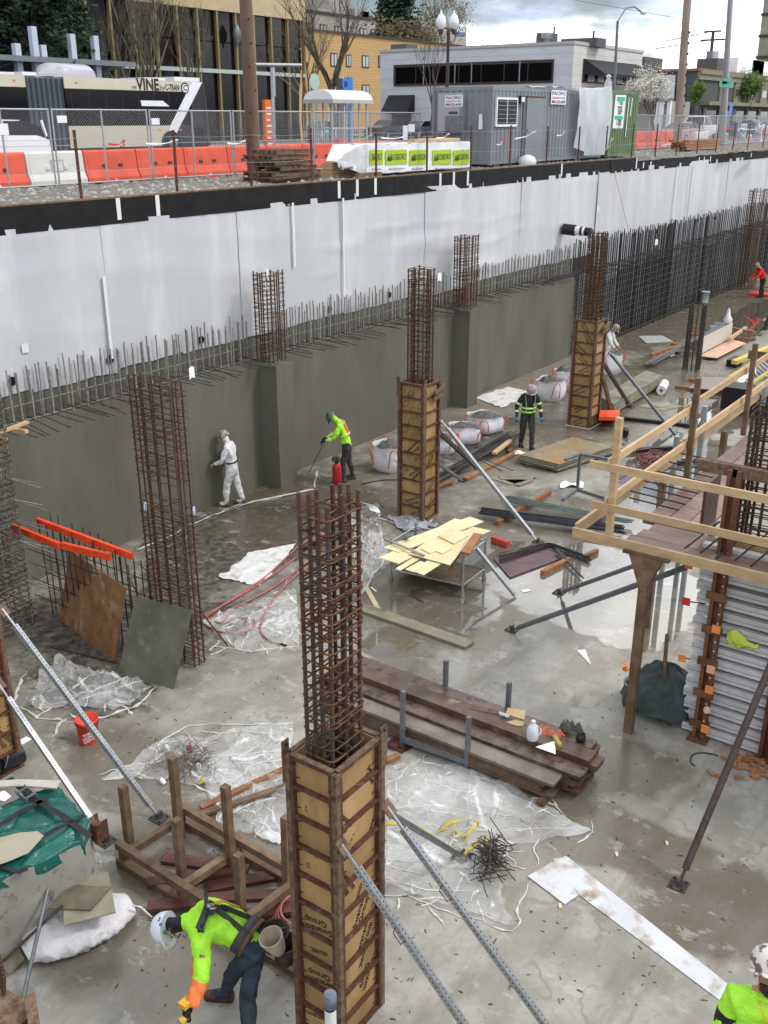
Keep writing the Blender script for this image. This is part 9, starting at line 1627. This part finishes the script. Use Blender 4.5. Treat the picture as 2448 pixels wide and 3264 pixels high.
pouch(W['rhip'] - sl * .16 - fb * .10 - nrm_b * .30, (-.1, -.25, 1), .08, .115, .26, m_lea); pouch(W['rhip'] - sl * .05 - fb * .24 - nrm_b * .34, (-.1, -.1, 1), .08, .11, .24, m_lea); pouch(W['lhip'] - fb * .24 + nrm_b * .02 - sl * .03, (-.35, .1, 1), .065, .10, .2, m_canv)
c_ = W['rhip'] - sl * .2 - fb * .14 - nrm_b * .1; MB().beam(c_, c_ - fb * .16 + nrm_b * .12, .05, .012).mk('square_blade', m_galv, bt)
for k, (f, m, r_) in enumerate(((.06, mat('grey_sticker', (.22, .24, .27), .4), .028), (.02, mat('blue_sticker', (.1, .16, .5), .4), .018), (-.03, mat('green_sticker', (.02, .16, .08), .4), .024), (-.01, mat('black_sticker', (.02, .02, .02), .4), .018))):
    to = (EYE - hd).normalized(); a = up2.cross(to).normalized(); dd = (to * .75 + a * (f * 12) * .5 + up2 * (.65 - .22 * k)).normalized(); c_ = hd + up2 * .03 + dd * .155; MB().lathe(c_, [(r_, 0), (r_ * .9, .004)], 12, axis=dd).mk('hat_sticker', m, bt)
p = W['rsho'].lerp(W['relb'], .42); to = (EYE - p).normalized(); rr3 = V((.576, -.817, 0)); p = p + to * .11 - rr3 * .02; fl = MB().prism([p, p + rr3 * .05, p + rr3 * .05 - V((0, 0, .04)), p - V((0, 0, .04))], to * .003).mk('sleeve_flag', mat('flag_red', (.5, .3, .25), .7), bt); MB().prism([p + to * .004, p + to * .004 + rr3 * .02, p + to * .004 + rr3 * .02 - V((0, 0, .022)), p + to * .004 - V((0, 0, .022))], to * .002).mk('flag_canton', mat('flag_blue', (.03, .05, .16), .7), fl)
gp = W['rwri'] + (W['rwri'] - W['relb']).normalized() * .09
dr_ = thing('cordless_drill', 'yellow and black cordless drill in the hand of the bending person', 'drill', gp); dv = (G(560, 3190, .5) - G(510, 3240, .45)).normalized()
MB().cyl(gp + dv * .06, gp - dv * .06, .036, 12).mk('motor_housing', mat('tool_yellow', (.62, .36, .03), .45), dr_); MB().cyl(gp - dv * .06, gp - dv * .13, .028, 12, .02).mk('gear_case', m_sg, dr_); MB().cyl(gp - dv * .13, gp - dv * .19, .012, 8).mk('chuck', m_galv, dr_); MB().beam(gp, gp + V((.03, .02, .11)), .035, .045).mk('grip', m_bp, dr_); MB().box(gp + V((-.02, -.03, .11)), gp + V((.08, .06, .16))).mk('battery', MATS['tool_yellow'], dr_)
# 5 worker at the bottom right corner
b5 = G(2462, 3122, 3.12); b5 = V((b5.x, b5.y, 1.48))
t, W, fw_, up_, sd_ = person('person in lime T-shirt and mottled hat at the bottom right corner', b5, CAMH - .25, stand(1.74, -.08, -.5, .08), [m_lime_c, m_skin, m_jean, m_black_c, m_eye], {'hip': 2, 'kne': 2, 'ank': 2, 'toe': 2, 'pelvis': 2, 'head': 1, 'crown': 1, ('neck', 'head'): 1, 'wri': 3, ('pelvis', 'waist'): 0}, fat=1.15, hand_mat=1, hat={'mat': mat('mottled_hat', (.62, .58, .52), .4, (.16, .12, .11), 16, lo=.52, hi=.56)})
hd = W['head']; MB().lathe(hd + fw_ * .035 - up_ * .075, [(.03, -.05), (.06, -.02), (.065, .015), (.06, .03)], 14, axis=up_).mk('beard', mat('dark_beard', (.03, .02, .016), .9, (.06, .04, .03), 30, bump=.6), t); MB().tube([hd + fw_ * .085 + sd_ * (.075 * cos(a)) + up_ * (.02 + .004 * sin(3 * a)) - fw_ * (.05 * abs(cos(a)) ** 3) for a in [k * pi / 8 for k in range(9)]], .011, 5).mk('safety_glasses', m_bp, t)
nk = W['neck']; MB().tube([nk + sd_ * .07 + up_ * .03, W['chest'] + fw_ * .16 + sd_ * .05 + up_ * .08, W['chest'] + fw_ * .175 - up_ * .02, W['chest'] + fw_ * .16 - sd_ * .05 + up_ * .08, nk - sd_ * .07 + up_ * .03], .004, 5).mk('neck_cord', m_orng_c, t); c_ = W['chest'] + fw_ * .18 - up_ * .04; MB().box(c_ - V((.03, .03, .05)), c_ + V((.03, .03, .02))).mk('pendant', m_bp, t)
c_ = W['lsho'].lerp(W['lelb'], .45); d = (W['lelb'] - W['lsho']).normalized(); MB().cyl(c_ - d * .01, W['lelb'] + d * .02, .076, 12, .06).mk('dark_sleeve', m_black_c, t); c_ = W['rsho'].lerp(W['relb'], .45); d = (W['relb'] - W['rsho']).normalized(); MB().cyl(c_ - d * .01, W['relb'] + d * .02, .076, 12, .06).mk('dark_sleeve', m_black_c, t)
q = MB().box(b5 + V((-.5, -.7, -.05)), b5 + V((.5, .7, 0)))
t = thing('work_platform', 'low work platform under the person at the bottom right corner', 'platform', (b5.x, b5.y, 0)); q.mk('deck', m_wo, t)
for dx in (-.45, .45):
    for dy in (-.65, .65): bar('leg', t, (b5.x + dx, b5.y + dy, 0), (b5.x + dx, b5.y + dy, 1.44), .025, m_galv, 8)
# 6 far finisher behind the far column, 7 red shirt at the right edge
person('person in white overalls half hidden behind the far column form', G(1924, 1192), CAMH + 1.1, stand(1.76, .25, .4, .05, ARM(((.10, .05, -.28), (.25, .02, -.45)), ((.10, .05, -.28), (.25, .02, -.45)))), [m_suit_clean, m_skin, m_suit_clean, m_eye], {'head': 2, 'crown': 2}, fat=1.15, hat={'mat': m_camo, 'boot': m_suit_clean}, hand_mat=1)
person('person in red shirt and black trousers at the far right edge', G(2425, 948), IL + .1, stand(1.75, .45, .3, .12, ARM(((.15, .05, -.25), (.38, .05, -.38)), ((.12, .05, -.26), (.36, .0, -.42)))), [mat('red_shirt', (.72, .03, .025), .75), m_skin, m_black_c, m_eye], {'hip': 2, 'kne': 2, 'ank': 2, 'toe': 2, 'pelvis': 2, 'head': 1, 'crown': 1, ('neck', 'head'): 1, ('pelvis', 'waist'): 0}, fat=1.15, hat={'mat': m_camo, 'boot': m_black_c}, hand_mat=1)
tag(MB().box(G(2425, 940) + V((-.5, -.5, .005)), G(2425, 940) + V((.6, .5, .1))).mk('red_platform', m_red_cap), 'low red platform under the person in the red shirt', 'platform')
